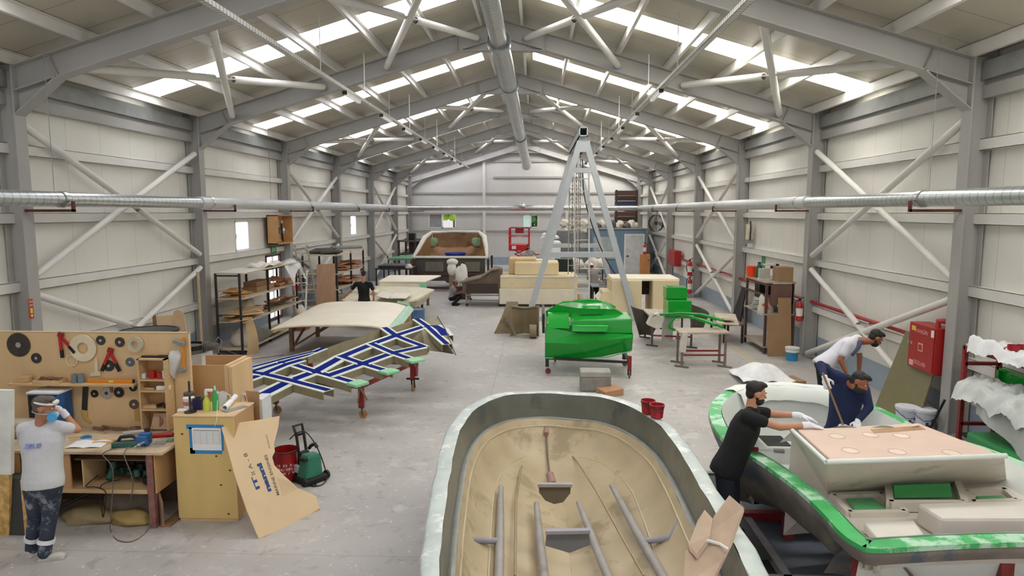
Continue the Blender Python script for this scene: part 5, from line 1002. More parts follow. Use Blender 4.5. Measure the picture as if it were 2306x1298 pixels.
ax, l, r = aframe(22.5, 'front'); MB().bb((l - .1, 22.42, .0), (l + .95, 22.58, .16)).build('foot_beam', GREYG, T, world=True, bevel=.01); MB().bb((r - .7, 22.42, .0), (r + .1, 22.58, .16)).build('foot_beam', GREYG, T, world=True, bevel=.01)
aframe(28.5, 'rear')
zb = ZG; h = .14; mb = MB()
mb.bb((ax - h, 22.3, zb), (ax + h, 29.2, zb + .03)).bb((ax - h, 22.3, zb + .27), (ax + h, 29.2, zb + .3)).bb((ax - h, 22.3, zb), (ax - h + .03, 29.2, zb + .3)).bb((ax + h - .03, 22.3, zb), (ax + h, 29.2, zb + .3)); mb.build('top_beam', GREYG, T, world=True); MB().bb((ax - h + .03, 22.8, zb + .03), (ax + h - .03, 22.85, zb + .27)).build('beam_inside_shade', BLACK, T, world=True)  # black plate set into the hollow beam end as its inner shade
for x in (l + .2, r - .2): MB().bb((x - .1, 28.4, 0), (x + .1, 28.6, .1)).build('foot_plate', GREYG, T, world=True)
T2 = thing('chain_hoist', 'hanging dark chains of the hoist under the grey gantry beam', 'hoist', (ax, 24.6, 5.8)); MB().bb((ax - .12, 24.4, 5.75), (ax + .12, 24.8, 6.13)).build('hoist_body', IRON, T2, world=True, bevel=.03)
for dx in (-.22, -.08, .06): 
    mb = MB()
    for k in range(58): mb.box((ax + dx, 24.6, 5.75 - k * .075), (.035 if k % 2 else .015, .015 if k % 2 else .035, .075))
    mb.build('chain', M('rusty chain', '#6a5d52', .5, metal=.5), T2, world=True)
LW_ = M('ladder white', '#c9c8c2', .5)
T = ladder('tall white steel ladder standing in the middle of the gantry', (W(1311, 690, Y=23.6).x, 23.6, .3), (W(1310, 384, Y=23.6).x, 23.6, 5.0), .5, 11, LW_, .05)
T = ladder('second narrower ladder behind the tall white one', (W(1289, 640, Y=26.5).x, 26.5, 0), (W(1293, 400, Y=26.5).x, 26.5, 5.2), .36, 12, M('ladder grey', '#a9a8a2', .5), .04)
cable('hoist_cable', 'black cable hanging from the gantry to the right', [(ax + .15, 25.0, 5.6), (ax + .25, 25, 4.2), (ax + .7, 25.2, 2.8), (ax + 1.3, 25.6, 1.6), (ax + 2.0, 26.0, .7)], .02, RUBB)
# brown shell moulds on the floor left of the green mould
T = thing('shell_mould', 'pair of curved brown shell moulds on the floor by the gantry foot', 'mould', (-.9, 19.5, 0)); SHL = M('laminate shell', '#8a7a5e', .6, var=.2, scale=3, stain='#6f6048', sfrac=.58)
a, b, c, d = W(1112, 752), W(1150, 752), W(1205, 745), W(1150, 695, Y=20)
def sh1(u, v): return W(1112, 752).lerp(W(1150, 752), u).lerp(V((W(1140, 700, Y=20.2).x + .35 * u, 20.2, .95)), v) + V((.08 * math.sin(v * 3), 0, .1 * math.sin(v * 3.1)))
MB().grid(sh1, 6, 8, .03).build('left_shell', SHL, T, world=True, smooth=50)
x0, x1 = W(1152, 752).x, W(1212, 752).x
MB().grid(lambda u, v: (x0 + (x1 - x0) * u, 19.4 + .5 * math.sin(u * 3.14), .02 + (.9 - .12 * math.sin(u * 3.14)) * v), 10, 6, .03).build('front_shell', SHL, T, world=True, smooth=50); MB().tube([(x0 + (x1 - x0) * u / 10, 19.4 + .5 * math.sin(u * .314), .92 - .12 * math.sin(u * .314)) for u in range(11)], .04, 8).tube([(x0, 19.38, .9), (x0 - .02, 19.36, .45), (x0 + .15, 19.36, .04)], .035, 8).build('rim', M('shell rim', '#857764', .6), T, world=True, smooth=60)
MB().pipe((x1 - .25, 19.3, .2), (x1 - .05, 19.3, .2), .2, .06, 20).build('roll', SHL, T, world=True, smooth=50)
# ------------------------------------------------------------------ glossy green mould
GRN = M('glossy green', '#0f9a2e', .12, var=.03, scale=1, spec=.6); GRNE = M('green edge', '#7fc98a', .5, var=.1)
T = thing('green_mould', 'big glossy green boat part mould on a wheeled stand', 'mould', (1.2, 15.6, 0))
def GX(px, py, Y): return W(px, py, Y=Y)
zt1, zt2 = GX(1300, 748, 14.8).z, GX(1300, 722, 14.95).z
pl, pr = GX(1229, 737, 14.8), GX(1426, 754, 14.8); bl, br = GX(1227, 805, 14.95), GX(1421, 790, 14.95); bm = GX(1330, 809, 14.95)
ml, mr = GX(1228, 772, 14.72), GX(1424, 760, 14.72)
MB().add([bl, bm, br, ml, GX(1300, 775, 14.7), mr, pl, GX(1300, 750, 14.8), pr, pl + V((0, .5, 0)), pr + V((0, .5, 0))], [(0, 1, 4, 3), (1, 2, 5, 4), (3, 4, 7, 6), (4, 5, 8, 7), (6, 7, 8, 10, 9)]).build('lower_front', GRN, T, world=True)
a, b = GX(1284, 722, 14.9), GX(1424, 718, 14.9)
MB().prism([V((a.x, 14.86, zt1 - .05)), V((b.x, 14.86, zt1 - .05)), V((b.x, 14.9, b.z)), V((a.x + .04, 14.9, a.z))], (0, .75, .04)).build('front_box', GRN, T, world=True, bevel=.03, smooth=40)
c, d = GX(1287, 747, 14.72), GX(1368, 750, 14.72)
MB().prism([V((c.x, 14.68, c.z)), V((c.x, 14.9, c.z)), V((c.x + .03, 14.9, c.z + .15)), V((c.x + .03, 14.76, c.z + .13))], (d.x - c.x, 0, 0)).build('front_ledge', GRN, T, world=True, bevel=.015, smooth=40)
e = GX(1236, 706, 15.35); f = GX(1275, 706, 15.35)
MB().prism([V((e.x - .02, 14.82, pl.z - .03)), V((f.x + .06, 14.82, pl.z - .03)), V((f.x + .06, 15.35, e.z)), V((e.x - .02, 15.35, e.z))], (0, .05, .02)).build('left_pocket', GRN, T, world=True, bevel=.015, smooth=40)
def hood(pts0, Y0, pts1, Y1, nm):
    A = [GX(*p, Y0) for p in pts0]; B = [GX(*p, Y1) for p in pts1]; n = len(A)
    MB().add(A + B, [(i, i + 1, n + i + 1, n + i) for i in range(n - 1)] + [tuple(range(n)), tuple(reversed(range(n, 2 * n)))]).build(nm, GRN, T, world=True, bevel=.03, smooth=35)
hood([(1230, 712), (1231, 703), (1254, 690), (1300, 697), (1368, 699), (1385, 700), (1404, 710), (1404, 720)], 15.45, [(1252, 700), (1252, 690), (1268, 682), (1305, 679), (1345, 679), (1366, 683), (1384, 692), (1384, 700)], 16.5, 'upper_hood')
hood([(1285, 690), (1290, 681), (1325, 678), (1350, 680), (1362, 688)], 16.45, [(1292, 690), (1296, 678), (1322, 675.5), (1345, 677), (1354, 686)], 17.2, 'rear_hood')
hood([(1305, 708), (1307, 699), (1330, 697.5), (1358, 699), (1360, 708)], 15.4, [(1312, 702), (1314, 692), (1330, 691), (1350, 692), (1352, 702)], 15.7, 'hood_scoop')
a, b = bl, br
MB().prism([V((a.x, 14.95, a.z)), V((a.x, 14.8, pl.z)), V((a.x + .02, 15.45, 1.3)), V((a.x + .2, 16.9, 1.3)), V((a.x + .2, 17.2, .5))], (.02, 0, 0)).build('left_side', GRN, T, world=True); MB().prism([V((b.x, 14.95, b.z)), V((b.x, 14.78, pr.z)), V((b.x, 15.5, 1.25)), V((b.x - .1, 17, 1.2)), V((b.x - .1, 17.2, .5))], (.02, 0, 0)).build('right_side', GRN, T, world=True)
MB().tube([W(px, py, Y=14.93) for px, py in ((1226, 806), (1300, 810), (1370, 804), (1422, 791))], .015, 6).build('trim_edge', GRNE, T, world=True)
MB().bb((a.x - .06, 15.2, .9), (a.x, 16.8, 1.35)).build('dark_end', BL, T, world=True)
T2 = thing('trolley', 'dark red wheeled stand under the glossy green mould', 'trolley', (1.2, 15.8, 0))
cs = [W(1232, 842), W(1417, 852), W(1405, 825), W(1250, 815)]
for i, p in enumerate(cs):
    MB().bb((p.x - .04, p.y - .04, .17), (p.x + .04, p.y + .04, (.38, .5, .42, .36)[i])).build('leg', REDD if i % 2 else BL, T2, world=True); caster(T2, p, .065, .18, IRON, M('red wheel', '#8c3b35', .6) if i == 0 else M('grey wheel', '#6b6663', .6), 1.4 * (i % 2))
for i, j in ((0, 1), (1, 2), (2, 3), (3, 0)): MB().bar(cs[i] + V((0, 0, .36)), cs[j] + V((0, 0, .36)), .06, .05).build('beam', BL, T2, world=True)
# grey block and boards on the floor in front of it
T = thing('concrete_block', 'dusty grey stepped block on the floor before the green mould', 'block', W(1338, 870)); p = W(1312, 880, Z=0); q = W(1372, 868)
GB = M('dusty grey block', '#8d8a85', .8, var=.15, scale=6)
MB().bb((p.x - .05, p.y - .1, 0), (q.x - .02, p.y + .3, .3)).build('lower_block', GB, T, world=True, bevel=.03); MB().bb((p.x - .05, p.y - .1, .3), (q.x - .02, p.y + .3, .42)).build('top_block', M('pale block top', '#a5a29c', .8), T, world=True, bevel=.02)
p = W(1375, 880); tag(MB().box((p.x - .05, p.y - .25, .06), (.42, .4, .12), rot(0, -4, 25)).build('cardboard_piece', M('carton tan', '#b98e6b', .8)), 'flat brown carton beside the grey block', 'carton'); tag(MB().box((p.x - .2, p.y - .6, .02), (.25, .5, .03), rot(0, 0, 20)).build('wood_plank', WOOD), 'short plank on the floor before the grey block', 'wood')
# ------------------------------------------------------------------ red lift, bags, dark cabinet at the end wall
T = thing('scissor_lift', 'red scissor lift with railed platform by the far wall', 'lift', (-1.0, 40, 0)); LR = M('lift red', '#c4161c', .4); y0 = 39.5
x0, x1 = W(1147, 540, Y=y0).x, W(1191, 540, Y=y0).x; zt, zf, zp = W(1150, 514, Y=y0).z, W(1150, 565, Y=y0).z, W(1150, 552, Y=y0).z
for x in (x0, x1):
    for y in (y0, y0 + 1.8): MB().bb((x - .04, y - .04, zf), (x + .04, y + .04, zt)).build('post', LR, T, world=True)
for z in (zt, (zt + zp) / 2): MB().tube([(x0, y0, z), (x1, y0, z), (x1, y0 + 1.8, z), (x0, y0 + 1.8, z)], .03, 6, True).build('rail', LR, T, world=True)
MB().bb((x0, y0 - .03, zf), (x1, y0 + 1.85, zp)).build('platform', LR, T, world=True); MB().bb((x0 + .35, y0 - .06, zt - .3), (x1 - .3, y0, zt + .02)).build('control_box', M('lift dark red', '#8d1216', .4), T, world=True); MB().bb((x0 + .15, y0 - .05, zf + .1), (x0 + .4, y0 - .03, zp - .05)).build('label', WHITE, T, world=True)
for k in range(4):
    z0_, z1_ = .5 + k * (zf - .5) / 4, .5 + (k + 1) * (zf - .5) / 4; MB().bar((x0 + .3, y0 + .3, z0_), (x1 - .3, y0 + .3, z1_), .05, .06).bar((x1 - .3, y0 + .34, z0_), (x0 + .3, y0 + .34, z1_), .05, .06).build('scissor_arm', LR, T, world=True)
MB().bb((x0 + .05, y0, .15), (x1 - .05, y0 + 1.8, .5)).build('chassis', LR, T, world=True)
for x in (x0 + .1, x1 - .1):
    for y in (y0 + .2, y0 + 1.5): MB().cyl((x - .06, y, .18), (x + .06, y, .18), .18, n=16).build('wheel', RUBB, T, world=True)
tag(MB().bb((W(1250, 555, Y=38).x, 37.6, 0), (W(1285, 555, Y=38).x, 38.5, W(1260, 520, Y=38).z)).build('grey_cabinet', M('grey cabinet', '#6f7173', .5)), 'grey cabinet behind the gantry near the far wall', 'cabinet')
tag(MB().bb((W(1222, 580, Y=36.5).x, 36.4, 0), (W(1258, 580, Y=36.5).x, 37.3, W(1240, 566, Y=36.5).z)).build('pallet_stack', M('pallet', '#a8977f', .8)), 'stack of pallets under the white wrapped bales', 'pallet')
zz = W(1240, 566, Y=36.5).z
for k in range(3): sack('wrapped_bale', ('lowest', 'middle', 'topmost')[k] + ' white wrapped bale behind the left gantry leg', (W(1238 + 3 * (k % 2), 560, Y=36.8).x, 36.85, zz + .33 * k), (.5, .4, .26), M('white bale', '#e8e8e6', .7, bump=.3), 'bale', 60 + k)['group'] = 'white bales behind the gantry'
# benches with white clutter in the middle back
a, b = W(1215, 590, Y=33), W(1420, 590, Y=33); T = table('long work table covered with white cloths behind the gantry', a.x + .4, b.x - 1.2, 32.4, 34.2, .95, M('white table', '#d9d6cc', .6), BL)
for k, (px, py) in enumerate(((1190, 588), (1215, 580), (1300, 575), (1335, 578), (1355, 590))): sack('white_cloth', ('leftmost', 'second', 'middle', 'fourth', 'rightmost')[k] + ' white cloth heap in the row behind the foam plugs', (W(px, py, Y=32.8).x, 32.9, .95), (.36, .4, .35), SACK, 'cloth', 70 + k)['group'] = 'white cloth heaps on the far work table'
tag(MB().bb((W(1250, 610, Y=31).x, 30.8, 0), (W(1290, 610, Y=31).x, 31.6, 1.5)).build('dark_cabinet', M('dark green panel', '#18261d', .5)), 'dark green cabinet behind the upper foam block', 'cabinet'); tag(MB().bb((W(1258, 615, Y=30.5).x, 30.0, 0), (W(1283, 615, Y=30.5).x, 30.7, .7)).build('blue_bin', M('bin navy', '#1c2c63', .5)), 'dark blue bin before the dark green cabinet', 'bin')
tag(MB().bb((W(1225, 560, Y=35).x, 34.6, 1.3), (W(1262, 560, Y=35).x, 34.66, 2.0)).build('white_board', M('whiteboard', '#dfe1e0', .4)), 'white board standing behind the gantry', 'board'); tag(MB().bb((W(1225, 560, Y=35).x, 34.6, 0), (W(1262, 560, Y=35).x, 35.2, 1.3)).build('white_counter', M('counter', '#c9c9c4', .5)), 'white counter under the white board', 'counter')
T = table('low steel bench with tools behind the foam plug with the opening', W(1330, 640, Y=27).x, W(1400, 640, Y=27).x, 26.4, 27.6, .75, GREYP, BL)
heap('bench_clutter', 'grey and white machine clutter on the low steel bench', 'clutter', T.location.x - .5, T.location.x + .6, 26.6, 27.4, .76, 14, ((.1, .3), (.1, .3), (.06, .12)), M('clutter grey', '#8d8a86', .5, var=.3), 81, 40, .03)
T = thing('white_bucket', 'white bucket on the floor beside the worker in the white cap', 'bucket', W(1313, 660, Y=26.2).to_tuple()[:2] + (0,)); MB().lathe([(.18, 0), (.22, .45), (.23, .45), (.23, .48), (.2, .48), (.19, .03)], n=20).build('shell', WHITE, T, smooth=40); MB().tube([(-.22, 0, .45), (-.15, -.12, .3), (.15, -.12, .3), (.22, 0, .45)], .008).build('handle', IRON, T)
# ------------------------------------------------------------------ blue site office, rack above, fan
OFF = M('office blue', '#6f8ba0', .5, var=.04); a = W(1333, 517, Y=38.2); b = W(1457, 517, Y=38.2)
T = thing('site_office', 'blue panelled office cabin in the far right corner', 'cabin', ((a.x + b.x) / 2, 40, 0)); mb = MB(); mb.bb((a.x, 38.2, 0), (min(b.x, WR - .05), 43, a.z)).build('body', OFF, T, world=True)
d0, d1 = W(1409, 530, Y=38.15), W(1447, 612, Y=38.15); dr = MB().bb((d0.x, 38.13, .12), (d1.x, 38.2, d0.z)).build('door', M('office door', '#c9c9c8', .5), T, world=True); MB().bb((d0.x - .07, 38.12, .1), (d0.x, 38.21, d0.z + .07)).bb((d1.x, 38.12, .1), (d1.x + .07, 38.21, d0.z + .07)).bb((d0.x, 38.12, d0.z), (d1.x, 38.21, d0.z + .07)).build('frame', WHITE, dr, world=True); MB().bb((d0.x + .06, 38.09, 1.15), (d0.x + .2, 38.13, 1.2)).build('handle', IRON, dr, world=True)
MB().bb((a.x - .05, 38.1, a.z), (min(b.x, WR - .05) , 43, a.z + .06)).build('roof', GREYP, T, world=True); MB().bb((a.x - .1, 37.4, 0), (d1.x + .2, 38.2, .12)).build('step', M('step', '#a5a49f', .6), T, world=True); MB().bb((a.x + .1, 38.12, 1.0), (d0.x - .5, 38.2, d0.z - .1)).build('window', M('office window', '#a9b3b6', .3), T, world=True)
T = thing('pallet_rack', 'dark brown loaded rack standing on top of the blue office', 'rack', (5.5, 42, a.z + .06)); x0, x1 = W(1388, 450, Y=41.8).x, W(1434, 450, Y=41.8).x; zt = W(1400, 428, Y=41.8).z; z0 = a.z + .06
for x in (x0, x1): MB().bb((x - .06, 41.7, z0), (x + .06, 41.85, zt)).build('post', FRM, T, world=True)
rr = random.Random(2)
for k in range(7):
    z = z0 + .02 + k * (zt - z0 - .02) / 7; MB().bb((x0, 41.75, z), (x1, 42.7, z + .28)).build('board_pack', (M('red brown pack', '#5e3f35', .7), M('dark pack', '#3f302b', .7), M('navy pack', '#2c3656', .7))[(0, 1, 0, 1, 2, 1, 0)[k]], T, world=True)
for k in range(9): sack('stored_bag', 'white and grey bags piled on the blue office roof', (W(1345 + k * 11, 512, Y=39.2).x, 39.2 + .3 * (k % 3), a.z + .06), (.24, .3, .22 + .12 * (k % 2)), SACK if k % 3 else M('dark bag', '#57534e', .8), 'bag', 90 + k)['group'] = 'bags on the office roof'
for k in range(6): sack('stored_bag', 'pale bags stacked behind the gantry above the office level', (W(1272 + (k % 3) * 22, 500, Y=40.5).x, 40.6, a.z - .3 + .45 * (k // 3)), (.3, .4, .3), SACK, 'bag', 100 + k)['group'] = 'pale bags behind the gantry'
tag(MB().bb((W(1262, 520, Y=40.5).x, 40.1, 0), (a.x - .02, 41.2, a.z - .3)).build('storage_platform', M('platform grey', '#8f918f', .6)), 'grey storage block carrying pale bags beside the office', 'platform')
T = thing('wall_fan', 'round dark wall fan on the right wall near the office', 'fan', W(1478, 505, X=6.6), 48)
MB().pipe((-.1, 0, .05), (.05, 0, .05), .46, .02, 28).build('guard_ring', BL, T, smooth=40); mb = MB()
for k in range(14): an = k * math.pi / 7; mb.cyl((-.1, .1 * math.cos(an), .05 + .1 * math.sin(an)), (-.1, .45 * math.cos(an), .05 + .45 * math.sin(an)), .006, n=6)
mb.build('guard_wires', BL, T); MB().cyl((-.1, 0, .05), (.2, 0, .05), .09).build('motor', BL, T); mb = MB()
for k in range(4): mb.box((-.05, .22 * math.cos(k * 1.571), .05 + .22 * math.sin(k * 1.571)), (.02, .34, .14), rot(R_(0) + 90 * k, 0, 0))
mb.build('blades', GREYP, T); MB().bar((.15, 0, .05), (.4, -.3, -.2), .05, .05).build('bracket', IRON, T)
c = W(1452, 605, Y=33.8); T = thing('wooden_locker', 'orange brown wooden box stand with an extinguisher on top by the right wall', 'box', (c.x, 33.8, 0)); zt = W(1452, 574, Y=33.6).z; MB().bb((-.22, -.2, 0), (.22, .25, zt)).build('body', M('locker orange', '#b77c45', .6), T); MB().bb((.1, -.22, zt - .3), (.16, -.2, zt - .25)).build('knob', BLACK, T)
extinguisher((c.x - .02, 33.8, zt), 'dark fire extinguisher standing on the orange brown box', 0, 1.0)
# ------------------------------------------------------------------ right wall: hose boxes, pipe, rack, extinguishers
PIPER = M('sprinkler red', '#a32b2b', .45); T = thing('fire_pipe', 'red fire pipe along the right wall', 'pipe', (7.0, 20, 1.4)); MB().cyl((6.98, 11.2, 1.42), (6.98, 35, 1.42), .04, n=12).build('pipe', PIPER, T, world=True, smooth=40)
for y in (14, 19.5, 25.5, 31.5): MB().bb((6.96, y, 1.36), (7.13, y + .05, 1.4)).build('bracket', IRON, T, world=True)
def hosebox(p0, p1, z0, z1, lab, dep, letters):
    """p0..p1 along the wall (y), z0..z1, standing out dep from x1"""
    T = thing('fire_hose_cabinet', lab, 'hose cabinet', ((XR - dep / 2), (p0 + p1) / 2, z0)); xf = XR - dep + .1
    p0 = max(p0, 11.2) if letters else p0
    MB().bb((xf, p0, z0), (WR - .14, p1, z1)).build('body', M('cabinet red', '#a3201f', .4, var=.06), T, world=True, bevel=.01); MB().bb((xf - .015, p0 + .03, z0 + .03), (xf, p1 - .03, z1 - .03)).build('door', M('cabinet red', '#a3201f'), T, world=True)
    if letters:
        A = axes((0, -1, 0), (0, 0, 1)); mb = MB(); ym = (p0 + p1) / 2; h = z1 - z0
        for s, y, z, q in (('YANGIN', ym, z1 - .12, .1), ('DOLABI', ym, z0 + .12, .1)): letter(MB(), s, q, (xf - .017, y, z), A, ext=.0005).build('lettering', M('pale red letters', '#dba9a0', .6), T, world=True)
        MB().bb((xf - .02, ym - .07, z0 + h * .42), (xf - .016, ym + .07, z0 + h * .6)).build('pictogram', M('pale red letters', '#dba9a0'), T, world=True); MB().bb((xf - .022, ym - .05, z0 + h * .45), (xf - .02, ym + .05, z0 + h * .57)).build('pictogram_red', REDP, T, world=True)
        for dy in (.28, .38): MB().cyl((xf - .02, ym + dy, z0 + h * .55), (xf - .015, ym + dy, z0 + h * .55), .03).build('gauge', GREYP, T, world=True)
        MB().bb((xf - .018, p1 - .22, z1 - .13), (xf - .015, p1 - .1, z1 - .05)).build('yellow_label', M('label yellow', '#d8c04e', .5), T, world=True); MB().bb((xf - .018, p0 + .03, z1 - .16), (xf - .015, p0 + .11, z1 - .04)).build('white_label', WHITE, T, world=True)
        MB().bb((xf - .018, p1 - .2, z0 + .04), (xf - .015, p1 - .08, z0 + .14)).build('white_sticker', M('pale red letters', '#dba9a0'), T, world=True)
    return T
a, b = W(2049, 735, X=6.66), W(2115, 745, X=6.66)
T = hosebox(b.y, a.y, W(2080, 838, X=6.66).z, W(2080, 733, X=6.66).z, 'large red fire hose cabinet on the near right wall', .21, True); MB().tube([(6.74, 11.3, W(2080, 733, X=6.66).z), (6.74, 11.3, W(2080, 733, X=6.66).z + .12), (6.85, 11.2, W(2080, 733, X=6.66).z + .13)], .05, 10).build('pipe_elbow', PIPER, T, world=True, smooth=60)
a, b = W(1505, 580, X=6.7), W(1520, 580, X=6.7); hosebox(b.y, a.y, W(1515, 599, X=6.7).z, W(1515, 564, X=6.7).z, 'small red fire hose cabinet on the far right wall', .17, False)
extinguisher(W(1799, 724, X=6.66), 'red fire extinguisher hung on the right column by the blue bucket', 180, .95); MB().bb((6.7, W(1799, 700, X=6.66).y - .05, 1.0), (6.78, W(1799, 700, X=6.66).y + .05, 1.1)).build('bracket', IRON)['kind'] = 'structure'
p = W(1553, 622, X=6.62); extinguisher(p, 'upper red fire extinguisher on the far right column', 180, 1.2); MB().bb((6.62, p.y - .06, p.z + .2), (6.78, p.y + .06, p.z + .3)).build('bracket', IRON)['kind'] = 'structure'
p = W(1553, 661, X=6.6); extinguisher(p, 'lower red fire extinguisher on the far right column', 180, 1.2); tag(MB().bb((6.45, p.y - .15, 0), (6.75, p.y + .15, p.z)).build('stand_box', M('stand grey', '#8f918f', .6)), 'grey box under the lower extinguisher at the far right column', 'box')
T = thing('rack', 'brown steel rack with clutter along the right wall behind the tall cardboard sheets', 'shelf', (6.3, 18, 0)); BR = M('rack brown', '#5b4038', .6, var=.2); x0, x1, y0, y1 = 5.95, 6.62, 17.35, 18.95
for x in (x0, x1):
    for y in (y0, y1): MB().bb((x - .03, y - .03, 0), (x + .03, y + .03, 1.85)).build('post', BR, T, world=True)
for z in (.16, 1.02, 1.85): MB().bb((x0 - .06, y0 - .05, z), (x1 + .06, y1 + .05, z + .04)).build('shelf', M('rack shelf', '#a99c8c', .7), T, world=True)
for z in (1.5, 1.78): MB().bb((x0, y0 - .02, z), (x1, y0 + .02, z + .05)).bb((x0 - .02, y0, z), (x0 + .02, y1, z + .05)).build('crossbar', BR, T, world=True)
MB().bb((x0 + .1, y0 - .03, 1.3), (x1, y0 - .01, 1.82)).build('end_panel', M('end panel', '#6d5046', .7), T, world=True)
RZ = 1.89
def onr(px, py, Y): q = W(px, py, Y=Y); return V((q.x, Y, RZ))
T = thing('orange_bucket', 'bright orange bucket on top of the brown rack', 'bucket', onr(1692, 620, 18.75)); MB().lathe([(.12, 0), (.15, .27), (.16, .27), (.16, .29), (.13, .29), (.12, .02)], n=20).build('shell', M('bucket orange', '#ff4a1c', .4), T, smooth=40)
T = thing('green_bottle', 'tall green bottle beside the orange bucket on the brown rack', 'bottle', onr(1709, 622, 18.45)); MB().lathe([(.09, 0), (.09, .28), (.04, .36), (.04, .4), (0, .4)], n=16).build('body', M('bottle green', '#1c5c3c', .35), T, smooth=50); MB().cyl((0, 0, .4), (0, 0, .43), .045).build('cap', BLACK, T)
T = thing('white_bracket', 'white metal frame machine on top of the brown rack', 'machine', onr(1733, 628, 17.9)); MB().bb((-.3, -.1, 0), (.2, .1, .04)).bb((.12, -.1, 0), (.2, .1, .42)).bb((-.15, -.1, .38), (.2, .1, .42)).build('frame', M('frame white', '#cfcac0', .5), T); MB().bb((-.28, -.08, .04), (-.02, .08, .3)).build('box', M('pale grey', '#b5b3aa', .6), T); MB().bb((.02, -.05, .3), (.1, .05, .38)).build('clamp', IRON, T)
tag(MB().bb((6.22, 17.32, RZ), (6.6, 17.75, RZ + .38)).build('cardboard_box', CARDB), 'brown cardboard box on the near end of the brown rack', 'carton')
sack('white_bag', 'white bag with orange mark hanging in the middle of the brown rack', (6.0, 17.55, 1.0), (.2, .16, .4), SACK, 'bag', 111)
_o = W(1724, 682, Y=17.36); tag(MB().prism([V((_o.x - .1, 17.36, 1.28)), V((_o.x + .08, 17.36, 1.42)), V((_o.x + .06, 17.36, 1.32)), V((_o.x + .1, 17.36, 1.16))], (0, .01, 0)).build('orange_logo', M('logo orange', '#d5532c', .6)), 'orange arrow mark on the white bag in the brown rack', 'mark')
heap('cloth_pile', 'grey cloth pile on the middle shelf of the brown rack', 'cloth', 6.1, 6.4, 17.8, 18.7, 1.07, 8, ((.3, .5), (.3, .6), (.05, .08)), M('cloth pile', '#a9a39a', .9), 112, 30, .03)
tag(MB().bb((6.05, 18.2, 1.36), (6.4, 18.6, 1.75)).build('dark_box', BLACK), 'dark box under the top shelf of the brown rack', 'box')
a, b = W(1728, 803), W(1781, 803); zt = W(1730, 672, Y=a.y + .1).z
tag(MB().prism([V((a.x, a.y, 0)), V((b.x, a.y, 0)), V((b.x, a.y + .2, zt)), V((a.x + .28, a.y + .2, zt)), V((a.x + .28, a.y + .15, zt - .42)), V((a.x, a.y + .15, zt - .44))], (0, .015, 0)).build('cardboard_sheet', CARDB), 'tall brown cardboard sheet leaning on the near end of the brown rack', 'cardboard')
a, b = W(1769, 795), W(1804, 795); T = thing('tall_box', 'tall narrow open wooden box beside the leaning cardboard by the right column', 'box', ((a.x + b.x) / 2, a.y, 0)); zt = W(1770, 703, Y=a.y).z; x1_ = min(b.x, XR - .05)
MB().bb((a.x, a.y - .05, 0), (a.x + .08, a.y + .2, zt)).build('left_side', PLY, T, world=True); MB().bb((a.x + .08, a.y + .15, 0), (x1_, a.y + .2, zt)).build('back', BLACK, T, world=True); MB().bb((a.x + .2, a.y, 0), (x1_, a.y + .02, zt - .05)).build('front', M('front brown', '#8a6248', .7), T, world=True)
T = thing('paint_bucket', 'blue and white paint bucket on the floor by the right column', 'bucket', W(1783, 812)); MB().lathe([(.13, 0), (.15, .3), (.165, .3), (.165, .33), (0, .335)], n=24).build('body', M('bucket blue', '#2f86b8', .4), T, smooth=40); MB().lathe([(.1615, .22), (.164, .29)], n=24, close=False).build('white_band', WHITE, T, smooth=40); MB().lathe([(.17, .3), (.17, .335), (0, .34)], n=24, close=False).build('lid', WHITE, T, smooth=40)
a, b = W(1640, 757), W(1693, 757); T = table('low dark bench before the brown rack', 5.25, 5.85, 18.7, 20.2, .55, M('bench brown', '#6c5a4c', .7), BL, 'bench', 'bench'); tag(MB().box((5.5, 19.3, .6), (.6, 1.5, .03), rot(3, 2, -12)).build('pale_board', M('pale board', '#c9bba6', .7)), 'pale board lying askew on the low dark bench', 'board'); tag(MB().box((5.4, 18.95, .64), (.3, .4, .02), rot(-2, 4, 20)).build('offcut_board', M('pale board2', '#b3a592', .7)), 'small grey offcut on the near end of the low dark bench', 'board')
p = W(1632, 712); MB_ = MB().prism([V((6.75, 22.0, 0)), V((6.9, 22.0, 1.15)), V((6.9, 22.4, 1.15)), V((6.7, 22.8, 0))], (-.05, 0, 0)); tag(MB_.build('black_sheet', BLACK), 'black sheet leaning on the right wall behind the green stool shaped mould', 'sheet')
T = thing('wall_siren', 'cream cylinder device on a wall rail above the brown rack', 'device', W(1686, 548, X=6.95)); MB().cyl((0, 0, .12), (0, 0, .62), .1, n=16).build('cylinder', M('device cream', '#d8cdb4', .5), T, smooth=40); MB().tube([(0, -.12, .1), (.0, -.16, .5), (0, -.1, .72)], .025).build('pipe', IRON, T); MB().box((0, 0, .06), (.22, .25, .12)).build('base', GREYP, T)
p = W(1719, 588, X=WR - .01); sign('wall_sign', 'small tall green sign on the right wall above the brown rack', p, .3, .42, GREENS, [('i', 0, .09, .2), ('+', 0, -.1, .2)], (-1, 0, 0))
